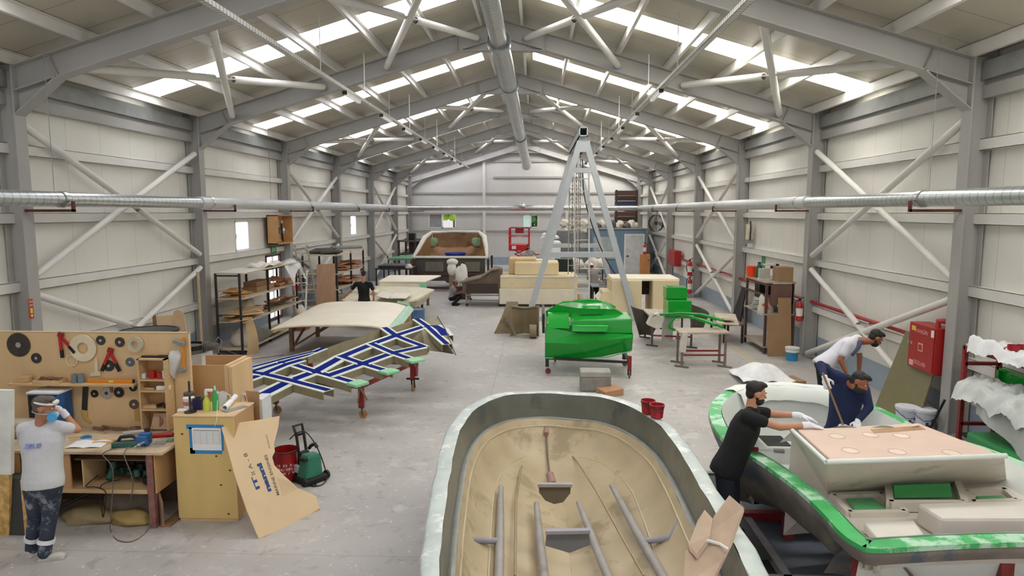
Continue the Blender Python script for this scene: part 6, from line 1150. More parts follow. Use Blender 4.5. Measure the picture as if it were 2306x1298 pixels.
# green stool shaped mould, green trims on trestles
T = thing('step_mould', 'glossy green two stepped mould on the left trestle table', 'mould', (3.6, 18, .86)); Y = 17.6; q = lambda px, py: W(px, py, Y=Y)
x0, xm, x1 = q(1505, 700).x, q(1513, 690).x, q(1558, 690).x; z0, z1, z2 = .88, q(1530, 678).z, q(1530, 656).z
MB().bb((x0, Y, z0), (x1, Y + .75, z1 - .0)).build('lower_step', GRN, T, world=True, bevel=.02); MB().bb((x0, Y + .3, z1), (x1 - .06, Y + .8, z2 + .06)).build('upper_step', GRN, T, world=True, bevel=.02)
def trestle(lab, feet, zt, top, m):
    T = thing('trestle', lab, 'trestle', sum(feet, V()) / 4)
    for i, p in enumerate(feet): MB().bb((p.x - .025, p.y - .025, .03), (p.x + .025, p.y + .025, zt)).build('leg', m, T, world=True); MB().bar(p + V((-.14, .1, .02)), p + V((.14, -.1, .02)), .04, .04).build('foot', m, T, world=True)
    for i, j in ((0, 1), (2, 3)): MB().bar(feet[i] + V((0, 0, .3)), feet[j] + V((0, 0, .3)), .03, .04).build('crossbar', REDD, T, world=True)
    a, b, c, d = feet; MB().prism([a + V((-.08, -.08, zt)), b + V((.08, -.08, zt)), d + V((.08, .08, zt)), c + V((-.08, .08, zt))], (0, 0, .04)).build('top', top, T, world=True); return T
TM = M('trestle steel', '#7d7069', .5, var=.2); f0, f1 = W(1535, 828), W(1632, 828)
trestle('nearer trestle with white stained legs carrying green trims', [f0, f1, f0 + V((0, .5, 0)), f1 + V((0, .5, 0))], .82, M('stained board', '#b7a795', .7, var=.2, scale=8), TM)
g0, g1 = W(1468, 780), W(1556, 784); trestle('farther trestle table under the green stepped mould', [g0, g1, g0 + V((0, 1.2, 0)), g1 + V((0, 1.2, 0))], .82, M('stained board', '#b7a795'), M('dark trestle', '#554a45', .5))
cab = W(1540, 795, Y=f0.y); tag(MB().box((f0.x + .02, f0.y - .03, .62), (.16, .1, .5), rot(0, 6, 0)).build('white_rag', M('white plaster', '#d5cfc4', .9, bump=.4), bevel=.03), 'white plastered rag hanging on the near trestle leg', 'rag')
for k, (pts, lab) in enumerate((([(1487, 709), (1530, 706), (1580, 709), (1628, 722)], 'longest green trim rail across both trestles'), ([(1500, 712), (1545, 711), (1600, 726), (1627, 738)], 'lower green trim rail ending on the near trestle'), ([(1520, 716), (1509, 728), (1507, 738), (1520, 744)], 'bent green trim hanging from the far trestle'), ([(1520, 716), (1540, 712), (1570, 718), (1612, 733)], 'curved green trim rail between the long rails'))):
    P = [W(px, py, Y=17.4 - 1.4 * i / 3 if k != 2 else 17.2) for i, (px, py) in enumerate(pts)]; out = []
    for i in range(3):
        for t in range(5): out.append(P[i].lerp(P[i + 1], t / 5))
    out.append(P[-1]); tag(MB().tube(out, .035, 8).build('trim_rail', GRN, smooth=60), lab, 'trim', 'green trim rails on the trestles')
T = thing('white_carton', 'tilted white carton at the left edge of the far trestle', 'carton', W(1475, 738, Y=17.5)); MB().box((0, 0, .18), (.34, .3, .34), rot(0, 24, 0)).build('box', M('dusty white', '#cfc8bc', .8), T, bevel=.01); MB().box((.0, 0, .36), (.2, .3, .02), rot(0, -30, 0)).build('flap', M('dusty white', '#cfc8bc'), T)
tag(MB().bb((g0.x + .25, g0.y - .08, .15), (g0.x + .55, g0.y - .06, .84)).build('grey_sheet', M('grey film', '#b7b5ae', .6)), 'pale grey film hanging before the far trestle', 'film')
for k, (px, py, lab) in enumerate(((1455, 700, 'dark curved shell leaning behind the white carton'), (1572, 690, 'round dark shell leaning right of the green stepped mould'))):
    c = W(px, py, Y=19.2); tag(MB().grid(lambda u, v: (c.x + (.45 if k == 0 else .33) * math.cos(3.14 * u) * (.4 + .6 * v), 19.2 + .25 * math.sin(3.14 * u), max(0.0, c.z - .75) + (.9) * (1 - (1 - u) * .4) * v), 10, 6, .02).build('shell_piece', M('dark shell', '#565548', .6), smooth=50), lab, 'shell')
# ------------------------------------------------------------------ foreground hull mould
T = thing('hull_mould', 'open boat hull mould in the foreground with pale rim and beige inside', 'mould', (.4, 6, 0))
ZRIM = 1.3
OUT = [(1175, 2400), (1010, 1700), (955, 1298), (965, 1180), (985, 1060), (1010, 970), (1055, 915), (1120, 888), (1215, 880), (1300, 885), (1370, 892), (1440, 915), (1510, 960), (1560, 1020), (1610, 1100), (1680, 1210), (1730, 1298), (1990, 1700), (2420, 2400)]
OUT = [W(*p, Z=ZRIM) for p in OUT]
def smooth_line(P, n):
    out = []
    for i in range(len(P) - 1):
        p0, p1, p2, p3 = P[max(0, i - 1)], P[i], P[i + 1], P[min(len(P) - 1, i + 2)]
        for k in range(n):
            t = k / n; out.append(.5 * ((2 * p1) + (p2 - p0) * t + (2 * p0 - 5 * p1 + 4 * p2 - p3) * t * t + (3 * p1 - p0 - 3 * p2 + p3) * t ** 3))
    return out + [P[-1]]
RIM = smooth_line(OUT, 4); YBOW = max(p.y for p in RIM)
XC = .34
def spine(p): return V((XC + .0 * p.y, min(p.y, YBOW - 1.75 + .45 * max(0, (p.y - (YBOW - 2)) / 2)), 0))
def loop(s, z, dz=None):
    out = []
    for i, p in enumerate(RIM):
        c = spine(p); q = c + (V((p.x, p.y, 0)) - c) * s; zz = z(p) if callable(z) else z; out.append(V((q.x, q.y, zz)))
    return out
def lofted(loops, nm, m, sm=50, wob=0.):
    n = len(loops[0]); mb = MB(); vs = [q for l in loops for q in l]
    if wob: vs = [q + V((wob * math.sin(q.y * 9 + q.z * 13), wob * math.sin(q.x * 11), wob * math.sin(q.y * 7 + q.x * 5))) for q in vs]
    mb.add(vs, [(j * n + i, (j + 1) * n + i, (j + 1) * n + i + 1, j * n + i + 1) for j in range(len(loops) - 1) for i in range(n - 1)])
    return mb.build(nm, m, T, world=True, smooth=sm)
RIMM = M('pale resin rim', '#c3cdc8', .45, var=.12, scale=5, stain='#e6e9e6', sfrac=.55, sscale=4, bump=.25, bscale=25)
BAND = M('dark green grey laminate', '#6b6d64', .3, var=.18, scale=3, stain='#585c57', sfrac=.55, sscale=2)
INNER = M('beige laminate', '#bfae8e', .4, var=.12, scale=2.2, stain='#a39373', sfrac=.54, sscale=1.6, bump=.12, bscale=9)
lofted([loop(1.0, .95), loop(1.015, 1.12), loop(1.02, ZRIM - .02), loop(1.0, ZRIM), loop(.93, ZRIM + .005), loop(.9, ZRIM)], 'rim', RIMM, 60, .006)
lofted([loop(.9, ZRIM), loop(.885, 1.2), loop(.865, .99)], 'dark_band', BAND)
lofted([loop(.865, .99), loop(.845, 1.005), loop(.82, .99)], 'ledge', M('grey ledge', '#8f918a', .4, var=.15, scale=6), 60)
def zk(a, b): return lambda p: a + (b - a) * max(0, min(1, (p.y - 5.5) / 3))
lofted([loop(.82, .99), loop(.79, .9), loop(.72, .72), loop(.62, zk(.6, .62)), loop(.6, zk(.59, .6)), loop(.42, zk(.45, .5)), loop(.2, .34), loop(.0, .27)], 'inner_skin', INNER, 50, .004)
lofted([loop(.0, .2), loop(.3, .32), loop(.65, .5), loop(.9, .8), loop(1.0, .95)], 'outer_skin', M('outer laminate', '#7a7d75', .5, var=.15), 50)
CH = M('pale chine line', '#cbbd9f', .4, var=.1)
for s_, z_ in ((.61, .6), (.79, .9)): MB().tube([q + V((0, 0, .0)) for q in loop(s_, z_)], .011, 6).build('chine_line', CH, T, world=True, smooth=60)
STRG = M('grey glassed stringer', '#a19d99', .5, var=.1, scale=7)
def inner_pt(px, py, z): return W(px, py, Z=z)
for k, pts in enumerate(([(1128, 1098), (1126, 1200), (1124, 1298), (1118, 1600)], [(1208, 1135), (1216, 1220), (1226, 1298), (1262, 1600)], [(1303, 1133), (1335, 1215), (1368, 1298), (1500, 1600)], [(1378, 1095), (1432, 1195), (1492, 1298), (1670, 1600)])):
    z = .62 if k in (0, 3) else .47
    MB().tube([inner_pt(*p, z + .03 * (i == 0)) for i, p in enumerate(pts)], [.03, .042, .042, .042], 10).build('stringer', STRG, T, world=True, smooth=60)
LAV = M('lavender grey resin', '#9d9ba6', .5, var=.1)
MB().tube([inner_pt(1040, 1188, .85), inner_pt(1062, 1217, .72), inner_pt(1118, 1219, .64)], .03, 8).build('cross_rib', LAV, T, world=True, smooth=60); MB().tube([inner_pt(1455, 1219, .64), inner_pt(1508, 1213, .72), inner_pt(1532, 1172, .88)], .03, 8).build('cross_rib', LAV, T, world=True, smooth=60)
p = [W(*q, Y=6.35) for q in ((1213, 1092), (1286, 1092), (1284, 1112), (1268, 1132), (1248, 1136), (1228, 1128), (1214, 1110))]; MB().prism(p, (0, .03, 0)).build('bulkhead', M('bulkhead brown', '#6a604e', .5, var=.1), T, world=True); MB().bar(p[0] + V((-.01, -.005, .0)), p[1] + V((.01, -.005, .0)), .05, .03).build('bulkhead_edge', STRG, T, world=True)
p = [W(*q, Y=5.5) for q in ((1231, 1200), (1326, 1198), (1330, 1228), (1282, 1246), (1228, 1230))]; MB().prism(p, (0, .03, 0)).build('bulkhead', M('bulkhead grey', '#74767c', .5, var=.08), T, world=True); MB().bar(p[0] + V((-.01, -.005, .01)), p[1] + V((.01, -.005, .01)), .05, .03).build('bulkhead_edge', LAV, T, world=True)
MB().tube([W(1230, 922, Z=1.02), W(1229, 945, Z=.93), W(1230, 978, Z=.82)], .035, 8).build('stem_bracket', M('stem pink grey', '#a5827c', .5, var=.2), T, world=True, smooth=60); MB().tube([W(1230, 978, Z=.8), W(1233, 1030, Z=.6), W(1238, 1072, Z=.5)], .012, 6).build('stem_line', M('stem dark', '#6f6558', .5), T, world=True); MB().tube([W(1238, 1068, Z=.52), W(1244, 1090, Z=.45)], .05, 8).build('stem_foot', M('stem pink grey', '#a5827c'), T, world=True, smooth=60)
for pts, z in (([(1250, 985), (1300, 1040), (1345, 1110), (1400, 1210), (1450, 1298)], .6), ([(1195, 1000), (1172, 1060), (1162, 1130), (1160, 1298)], .55)): MB().tube([W(*p, Z=z) for p in pts], .012, 6).build('seam_line', M('seam beige', '#a8946f', .5), T, world=True, smooth=60)
for x in (-.4, 1.1):
    for y in (4.2, 7.4): MB().bb((x - .05, y - .05, 0), (x + .05, y + .05, .36)).build('cradle_leg', REDD, T, world=True)
# paint pots on the rim, cardboard scrap on the rim
def pot(p, lab):
    T = thing('paint_pot', lab, 'pot', p, 0, 'red paint pots on the hull rim'); MB().lathe([(.07, 0), (.085, .15), (.09, .155), (.082, .155), (.066, .02)], n=20).build('pot', M('pot red', '#a51f2b', .4, var=.15, scale=8, stain='#d9b9b6', sfrac=.68, sscale=14), T, smooth=40); MB().tube([(-.088, 0, .14), (-.05, -.09, .1), (.05, -.09, .1), (.088, 0, .14)], .005).build('handle', IRON, T)
    MB().lathe([(.078, .1), (0, .1)], n=20, close=False).build('paint', M('pot dark red', '#6b1219', .3), T)
pot(W(1459, 930, Z=ZRIM + .012), 'red paint pot on the hull rim, behind the other'); pot(W(1479, 940, Z=ZRIM + .012), 'red paint pot on the hull rim, nearest of two')
p = lambda px, py, z: W(px, py, Z=z)
SCR = M('torn pinkish card', '#b9a28e', .9, var=.12, scale=4, stain='#8e7460', sfrac=.66, sscale=7)
T = thing('card_scrap', 'torn pinkish brown card strips stuck on the right rim of the hull mould', 'scrap', p(1610, 1200, 1.35))
a = [W(*q, Y=Y) for q, Y in (((1644, 1124), 4.9), ((1676, 1152), 4.9), ((1650, 1225), 4.6), ((1628, 1270), 4.45), ((1600, 1330), 4.2), ((1540, 1330), 4.2), ((1545, 1250), 4.4), ((1590, 1215), 4.55), ((1610, 1170), 4.75))]
MB().prism(a, (0, .02, .02)).build('long_strip', SCR, T, world=True); b = [W(*q, Y=Y) for q, Y in (((1588, 1160), 4.75), ((1606, 1180), 4.68), ((1600, 1220), 4.52), ((1570, 1260), 4.38), ((1552, 1240), 4.42), ((1572, 1185), 4.65))]; MB().prism(b, (0, .02, .03)).build('short_strip', SCR, T, world=True); MB().tube([W(1592, 1218, Y=4.5), W(1620, 1226, Y=4.55), W(1640, 1238, Y=4.5)], .012, 6).build('white_tape', WHITE, T, world=True)
# ------------------------------------------------------------------ deck mould on the right
T = thing('deck_mould', 'large white and green boat deck mould on red stands at the right front', 'mould', (3.6, 6.8, 0))
ZD = 1.2
DO = [(1598, 915), (1606, 958), (1640, 1000), (1690, 1027), (1745, 1063), (1800, 1105), (1850, 1152), (1890, 1196), (1925, 1222), (1965, 1236), (2060, 1232), (2150, 1227), (2306, 1222), (2500, 1222), (2640, 1180), (2560, 1110), (2420, 1088), (2306, 1041), (2210, 1005), (2080, 966), (1990, 922), (1870, 876), (1760, 864), (1690, 867), (1635, 880)]
DO = [W(*q, Z=ZD + (.18 if i in (0, 1, 21, 22, 23, 24) else .1 if i in (2, 20) else 0)) for i, q in enumerate(DO)]
DC = V((3.5, 6.9, 0)); n = len(DO); DS = []
for i in range(n):
    p0, p1, p2, p3 = DO[i - 1], DO[i], DO[(i + 1) % n], DO[(i + 2) % n]
    for k in range(4):
        t = k / 4; DS.append(.5 * ((2 * p1) + (p2 - p0) * t + (2 * p0 - 5 * p1 + 4 * p2 - p3) * t * t + (3 * p1 - p0 - 3 * p2 + p3) * t ** 3))
n = len(DS)
def inset(d, dz=0., z=None):
    out = []
    for i, q in enumerate(DS):
        t = (DS[(i + 1) % n] - DS[i - 1]); a = V((t.y, -t.x, 0)).normalized()
        if a.dot(V((DC.x, min(max(q.y, 5.8), 8.2), 0)) - V((q.x, q.y, 0))) < 0: a = -a
        r = q + a * d; out.append(V((r.x, r.y, (q.z + dz) if z is None else z)))
    return out
def ringed(loops, nm, m, cap=False, sm=50):
    mb = MB(); fs = [(j * n + i, j * n + (i + 1) % n, (j + 1) * n + (i + 1) % n, (j + 1) * n + i) for j in range(len(loops) - 1) for i in range(n)]
    if cap: fs.append(tuple(range((len(loops) - 1) * n, len(loops) * n)))
    mb.add([q for l in loops for q in l], fs); return mb.build(nm, m, T, world=True, smooth=sm)
GF = M('green flange', '#45b163', .4, var=.15, scale=4, stain='#b6dcc0', sfrac=.48, sscale=3.0); WG = M('white glass cloth', '#dfe3de', .5, var=.04, scale=3); CRM = M('raw cream deck', '#d8d0c4', .5, var=.07, scale=2.5, stain='#c2b3a4', sfrac=.6, sscale=3); PINK = M('pale pink core', '#d9bfae', .6, var=.05, scale=3, stain='#cfa98e', sfrac=.68, sscale=2.5)
ringed([inset(0, -.04), inset(0), inset(.14), inset(.15, -.02)], 'flange', GF)
ringed([inset(.145, .012), inset(.19, -.12), inset(.24, 0, .98)], 'inner_wall', WG)
cl = [i for i in range(n) if DS[i].y > 8.3 and DS[i].x > 2.45]
if cl: MB().grid(lambda u, v: [inset(-.03, .012), inset(.1, .03), inset(.2, -.02), inset(.26, -.16)][int(round(v * 3))][cl[int(round(u * (len(cl) - 1)))]] + V((0, 0, .008 * math.sin(u * 60))), len(cl) - 1, 3).build('draped_cloth', WG, T, world=True, smooth=60)
EDG = M('dark laminate hull', '#7d746c', .6, var=.3, scale=3, stain='#5d6670', sfrac=.55, sscale=2.5, bump=.4, bscale=4)
def hull_in(d, dz, z=None, extra=0.):
    a, b = inset(d, dz, z), inset(d + extra, dz, z); return [q if s.y > 5.5 else q.lerp(r, min(1, (5.5 - s.y) / .35)) for q, r, s in zip(a, b, DS)]
ringed([inset(.01, -.03), inset(.0, -.07), hull_in(.03, -.16, None, .02), hull_in(.06, -.22, None, .4), hull_in(.15, -.42, None, .5), hull_in(.4, 0, .55, .4)], 'outer_shell', EDG)
# deck floor: front part high, cockpit at the bow low
zf = .98
fl = inset(.2, 0, zf); front = [q for q in fl if q.y < 6.9]
fx0, fx1 = min(q.x for q in front), max(q.x for q in front)
dfl = sorted(front, key=lambda q: math.atan2(q.y - 5.9, q.x - 3.5)); MB().prism([V((q.x, q.y, zf - .06)) for q in dfl], (0, 0, .06)).build('deck_floor', CRM, T, world=True)
lo = inset(.44, 0, .57); ringed([inset(.23, 0, 1.0), inset(.3, 0, .75), lo], 'cockpit_wall', WG); mb = MB().prism([q for q in inset(.42, 0, .55) if q.y > 6.75], (0, 0, .03)); mb.build('cockpit_floor', M('cockpit white', '#d3d6d2', .5, var=.08), T, world=True)
# cabin block
c0, c1, c2, c3 = V((2.48, 5.66, 1.52)), V((4.22, 5.78, 1.52)), V((3.86, 6.78, 1.54)), V((2.44, 6.5, 1.54))
c0, c1, c2, c3 = W(1860, 1046, Z=1.52), W(2265, 1032, Z=1.52), W(2072, 957, Z=1.52), W(1782, 973, Z=1.52)
top = [c0, c1, c2, c3]; base = [W(1868, 1112, Z=.98), W(2270, 1085, Z=.98), V((c2.x + .03, c2.y + .05, .42)), V((c3.x - .03, c3.y + .03, .42))]
MB().add(top + base, [(4, 5, 1, 0), (5, 6, 2, 1), (6, 7, 3, 2), (7, 4, 0, 3), (0, 1, 2, 3)]).build('cabin_walls', CRM, T, world=True, bevel=.02)
ins = lambda q, k: (sum(top, V()) / 4).lerp(q, k)
pk = MB().prism([ins(q, .93) + V((0, 0, .002)) for q in top], (0, 0, .03)).build('cabin_top', PINK, T, world=True, bevel=.012)
for px, py in ((1915, 1015), (2020, 1018), (2142, 1020), (1885, 983), (1960, 980), (2030, 982)):
    q = W(px, py, Z=1.5525); MB().pipe(q + V((0, 0, -.02)), q + V((0, 0, .002)), .075, .008, 24).build('port_ring', M('ring grey', '#c0a795', .6), pk, world=True, smooth=40); MB().cyl(q + V((0, 0, -.02)), q + V((0, 0, .0005)), .067, n=24).build('port_core', M('pale core', '#e2cfc0', .6), pk, world=True)
MB().prism([W(1960, 968, Z=1.552), W(2072, 960, Z=1.552), W(2084, 968, Z=1.552), W(2020, 973, Z=1.552), W(1968, 976, Z=1.552)], (0, 0, .004)).build('brown_edge', M('resin brown', '#b48f6a', .4, var=.3, scale=4), pk, world=True)
MB().tube([c0 + V((0, 0, .02)), c1 + V((0, 0, .02))], .025, 8).tube([c0 + V((0, 0, .02)), c3 + V((0, 0, .02))], .022, 8).build('cabin_lip', WG, T, world=True, smooth=60)
MB().grid(lambda u, v: W(1795 + 275 * u, 962 - 3 * v, Z=1.56).lerp(V((c3.x + (c2.x - c3.x) * u, c3.y + .3, 1.3)), v) + V((0, 0, .02 * math.sin(u * 20))), 16, 4).build('glass_cloth', WG, T, world=True, smooth=60)
# hatches and blocks on the fore deck
def frame_at(nm, pts, z, h, w, m):
    P = [W(*q, Z=z) for q in pts]; c = sum(P, V()) / len(P)
    for k in range(len(P)): MB().bar(P[k] + V((0, 0, h / 2 - .01)), P[(k + 1) % len(P)] + V((0, 0, h / 2 - .01)), w, h, (0, 0, 1)).build(nm, m, T, world=True)
GRD = M('green recess', '#2fa04a', .3, var=.06)
HQ = [(2003, 1148), (2172, 1148), (2150, 1085), (1998, 1090)]; frame_at('hatch_frame', HQ, zf + .02, .09, .06, CRM); MB().prism([W(2014, 1122, Z=1.04), W(2145, 1120, Z=1.04), W(2140, 1090, Z=1.14), W(2014, 1094, Z=1.14)], (0, .02, .0)).build('green_hatch', GRD, T, world=True); MB().prism([W(*q, Z=zf + .004) for q in HQ], (0, 0, .01)).build('hatch_floor', M('pale green white', '#b9cdb9', .5, var=.15, scale=6), T, world=True)
HQ = [(1912, 1162), (2040, 1160), (1985, 1118), (1874, 1122)]; frame_at('hatch_frame', HQ, zf + .01, .05, .06, CRM); MB().prism([W(*q, Z=zf + .01) for q in ((1925, 1150), (2000, 1150), (1965, 1124), (1905, 1126))], (0, 0, .01)).build('green_hatch', M('worn green', '#5fb077', .4, var=.2, scale=6, stain='#c9d9c8', sfrac=.6, sscale=6), T, world=True)
HQ = [(2190, 1138), (2292, 1134), (2262, 1108), (2172, 1112)]; frame_at('hatch_frame', HQ, zf + .01, .05, .06, CRM); MB().prism([W(*q, Z=zf + .01) for q in ((2210, 1134), (2276, 1132), (2255, 1118), (2198, 1120))], (0, 0, .01)).build('green_hatch', M('worn green', '#5fb077'), T, world=True)
a = [W(*q, Z=1.16) for q in ((2122, 1172), (2420, 1172), (2400, 1128), (2064, 1137))]; MB().prism([V((q.x, q.y, .98)) for q in a], (0, 0, .2)).build('front_block', M('white deck block', '#dcd6cd', .5, var=.04), T, world=True, bevel=.03); a = [W(*q, Z=1.08) for q in ((1975, 1212), (2085, 1208), (2058, 1170), (1944, 1175))]; MB().prism([V((q.x, q.y, .98)) for q in a], (0, 0, .1)).build('small_block', M('white deck block', '#dcd6cd'), T, world=True, bevel=.02)
c = W(1740, 995, Z=.8); MB().bb((c.x - .15, c.y - .2, .42), (c.x + .2, c.y + .25, .8)).build('cockpit_box', M('grey box top', '#c0c2be', .5), T, world=True, bevel=.02); MB().bb((c.x - .12, c.y - .17, .8), (c.x + .17, c.y + .2, .81)).build('painted_dark_opening', BLACK, T, world=True)  # black sheet on the closed box paints the shade of an opening
# stand of the deck mould
RST = M('worn red steel', '#8a3230', .6, var=.3, scale=7, stain='#4a403c', sfrac=.55, sscale=5)
for px, py in ((1945, 1330), (2270, 1330)): q = W(px, 1240, Z=1.0); MB().bb((q.x - .05, q.y - .02, 0), (q.x + .05, q.y + .08, 1.1)).build('stand_leg', RST, T, world=True)
for x, y in ((2.75, 8.6), (4.3, 8.6), (2.7, 6.9), (4.4, 6.9)): MB().bb((x - .05, y - .05, 0), (x + .05, y + .05, .45)).build('stand_leg', RST, T, world=True)
a, b = W(1935, 1243, Z=1.02), W(2420, 1238, Z=1.02); MB().bb((a.x, a.y + .02, 1.02), (b.x, a.y + .08, 1.1)).build('stand_beam', M('rust beam', '#5f4a44', .7, var=.3, scale=8), T, world=True)
# low steel base frame with dark sheets
T2 = thing('base_frame', 'low dark steel frame with dark blue floor sheets under the deck mould', 'frame', (3.2, 6.9, 0)); FS = M('frame steel', '#8f898c', .5, var=.2); MATN = M('dark blue sheet', '#565d69', .5, var=.2, scale=3)
for y in (6.05, 7.35, 8.6): MB().bb((1.68, y - .04, .18), (5.2, y + .04, .26)).build('crossbar', FS, T2, world=True)
for x in (1.7, 2.4, 3.5, 5.18): MB().bb((x - .04, 6.05, .18), (x + .04, 8.6, .26)).build('rail', FS, T2, world=True)
MB().bb((2.44, 6.09, .2), (5.14, 8.56, .215)).build('floor_sheet', MATN, T2, world=True); MB().bb((1.74, 6.4, .235), (2.36, 8.5, .25)).build('step_plate', M('dark step plate', '#3a393b', .6), T2, world=True); MB().bb((2.36, 7.3, .2), (3.6, 7.4, .3)).build('red_bar', REDD, T2, world=True)
for x in (1.75, 3.5, 5.1):
    for y in (6.1, 8.5): MB().bb((x - .05, y - .05, 0), (x + .05, y + .05, .18)).build('foot', FS, T2, world=True)
T = thing('brush', 'red handled brush lying on the green deck flange', 'brush', W(1690, 1016, Z=1.22)); a, b = W(1678, 1012, Z=1.215), W(1708, 1017, Z=1.215); MB().cyl(a + V((0, 0, .02)), b + V((0, 0, .02)), .022, n=10).build('handle', REDP, T, world=True, smooth=40); c = W(1770, 1022, Z=1.215); MB().bar(b + V((0, 0, .02)), b.lerp(c, .6) + V((0, 0, .015)), .012, .01).build('shaft', STAINL, T, world=True); MB().box(b.lerp(c, .75) + V((0, 0, .02)), (.1, .05, .03), rot(0, 0, -10)).build('bristles', GREYP, T, world=True)
# white cloth on the floor behind
T = thing('white_cloth', 'white fabric sheet heaped over brown boards behind the deck mould', 'cloth', W(1720, 850)); q = W(1715, 858); MB().grid(lambda u, v: q + V((-.55 + 1.1 * u, -.5 + 1.1 * v, .1 + .3 * math.sin(3.14 * u) * math.sin(3.14 * v) + .03 * math.sin(u * 14 + v * 6))), 16, 14, .01).build('sheet', M('white fabric', '#e9eaea', .8, bump=.6, bscale=7), T, world=True, smooth=60)
q = W(1762, 862); tag(MB().box((q.x, q.y, .04), (.8, .5, .08), rot(0, 0, 12)).build('brown_board', CARDB), 'brown board under the white fabric sheet', 'board')
# ------------------------------------------------------------------ right front: buckets, board, rack with fabric
def wbucket(px, py, lab):
    T = thing('white_bucket', lab, 'bucket', W(px, py), 0, 'white buckets by the right column'); MB().lathe([(.15, 0), (.17, .33), (.185, .33), (.185, .37), (.0, .375)], n=24).build('body', M('bucket white', '#dfe2ea', .4, var=.04), T, smooth=40); MB().lathe([(.1665, .22), (.1715, .3)], n=24, close=False).build('blue_band', M('bucket pale band', '#c6cede', .4), T, smooth=40); mb = MB()
    for k, (a, z) in enumerate(((-100, .14), (-70, .2), (-85, .1))): mb.box((.165 * math.cos(R_(a)), .165 * math.sin(R_(a)), z), (.04, .01, .06), rot(0, 0, a + 90))
    mb.build('print', M('bucket navy', '#343a5c', .5), T); MB().tube([(-.185, 0, .3), (-.1, -.17, .2), (.1, -.17, .2), (.185, 0, .3)], .006).build('handle', IRON, T)
wbucket(2040, 962, 'white lidded bucket by the right column, the left of two'); wbucket(2078, 968, 'white lidded bucket by the right column, the nearer to the pole')
a, b = W(1978, 915, X=6.5), W(2105, 1005, X=6.5); zt = W(2040, 800, X=6.75).z
tag(MB().prism([V((6.45, 12.6, 0)), V((6.45, 11.25, 0)), V((6.85, 11.35, 1.35)), V((6.85, 12.45, 1.5))], (.02, 0, 0)).build('olive_board', M('olive board', '#77714f', .5, var=.06)), 'olive green board leaning on the wall below the red hose cabinet', 'board')
a, b = W(2088, 980), W(2122, 898, Y=10.95); tag(MB().cyl((a.x, a.y, 0), (b.x, 10.88, b.z), .02, n=8).build('black_pole', BLACK), 'thin black pole leaning on the near right column', 'pole')
T = thing('scrap_heap', 'heap of grey wire and plastic scrap at the foot of the near right column', 'scrap', W(2135, 996) + V((-.1, -.12, 0))); rr = random.Random(8); mb = MB()
for k in range(10): c = V((rr.uniform(-.2, .25), rr.uniform(-.15, .1), rr.uniform(.03, .18))); mb.tube([c + V((.1 * math.cos(q), .08 * math.sin(q), .03 * math.sin(q * 2))) for q in [i * .7 for i in range(10)]], .012, 5)
o = mb.build('wires', GREYP, T); o['kind'] = 'stuff'; MB().lathe([(.1, 0), (.13, .2), (.12, .2), (.09, .02)], (-.28, .05, 0), 18).build('plastic_pot', M('grey white pot', '#b9bdc2', .5), T, smooth=40)
T = thing('fabric_rack', 'red steel rack with white fabric at the right edge', 'rack', (6.5, 9.2, 0)); RK = M('rack red', '#8c2b2b', .5, var=.25, scale=10, stain='#b98a85', sfrac=.7, sscale=14); rx0, rx1, ry0, ry1 = 6.15, 7.0, 7.6, 10.15
pA = W(2180, 780, Y=10.1); rx0 = pA.x; zt = pA.z
for x in (rx0, rx1):
    for y in (ry0, ry1): MB().bb((x - .03, y - .03, 0), (x + .03, y + .03, zt)).build('post', RK, T, world=True)
for x in (rx0, rx1): MB().bb((x - .03, ry0, zt - .06), (x + .03, ry1, zt)).build('rail', RK, T, world=True)
for y in (ry0, ry1): MB().bb((rx0, y - .03, zt - .3), (rx1, y + .03, zt - .25)).bb((rx0, y - .03, .45), (rx1, y + .03, .5)).build('crossbar', RK, T, world=True)
MB().bb((rx0, ry0, zt), (rx1, ry1, zt + .03)).build('top_board', M('pale top board', '#d9cfc2', .6), T, world=True); MB().bb((rx0 + .02, ry0, .95), (rx1, ry1, .98)).build('middle_shelf', BL, T, world=True); MB().bb((rx0, ry0, .3), (rx1, ry1, .33)).build('bottom_shelf', BL, T, world=True)
FAB = M('white fabric', '#e9eaea', .8, bump=.6, bscale=7); FABG = M('grey white fabric', '#c5c9c5', .8, var=.06, bump=.6, bscale=7)
MB_ = MB().grid(lambda u, v: (rx0 - .08 + .57 * u, 8.2 + 1.8 * v + .1 * mnoise.noise(V((u * 3, v * 3, 9))), zt + .045 + .22 * abs(mnoise.noise(V((u * 3, v * 5, 4)))) + .05 * abs(mnoise.noise(V((u * 9, v * 18, 1)))) - .12 * max(0, .12 - u) / .12), 30, 50, .006); tag(MB_.build('white_fabric', FAB, smooth=60), 'crumpled white fabric on top of the red rack', 'fabric')
for px, lab in ((2282, 'red pot on top of the red rack, left of two'), (2303, 'red pot on top of the red rack, at the picture edge')):
    q = W(px, 800, Z=zt + .03); t = thing('paint_pot', lab, 'pot', (q.x, q.y, zt + .03), 0, 'red pots on the red rack'); MB().lathe([(.07, 0), (.08, .14), (.075, .14), (.06, .02)], n=18).build('pot', M('pot red', '#a51f2b'), t, smooth=40); MB().tube([(-.08, 0, .12), (-.13, 0, .1), (-.12, 0, .03), (-.075, 0, .02)], .008).build('handle', M('pot red', '#a51f2b'), t)
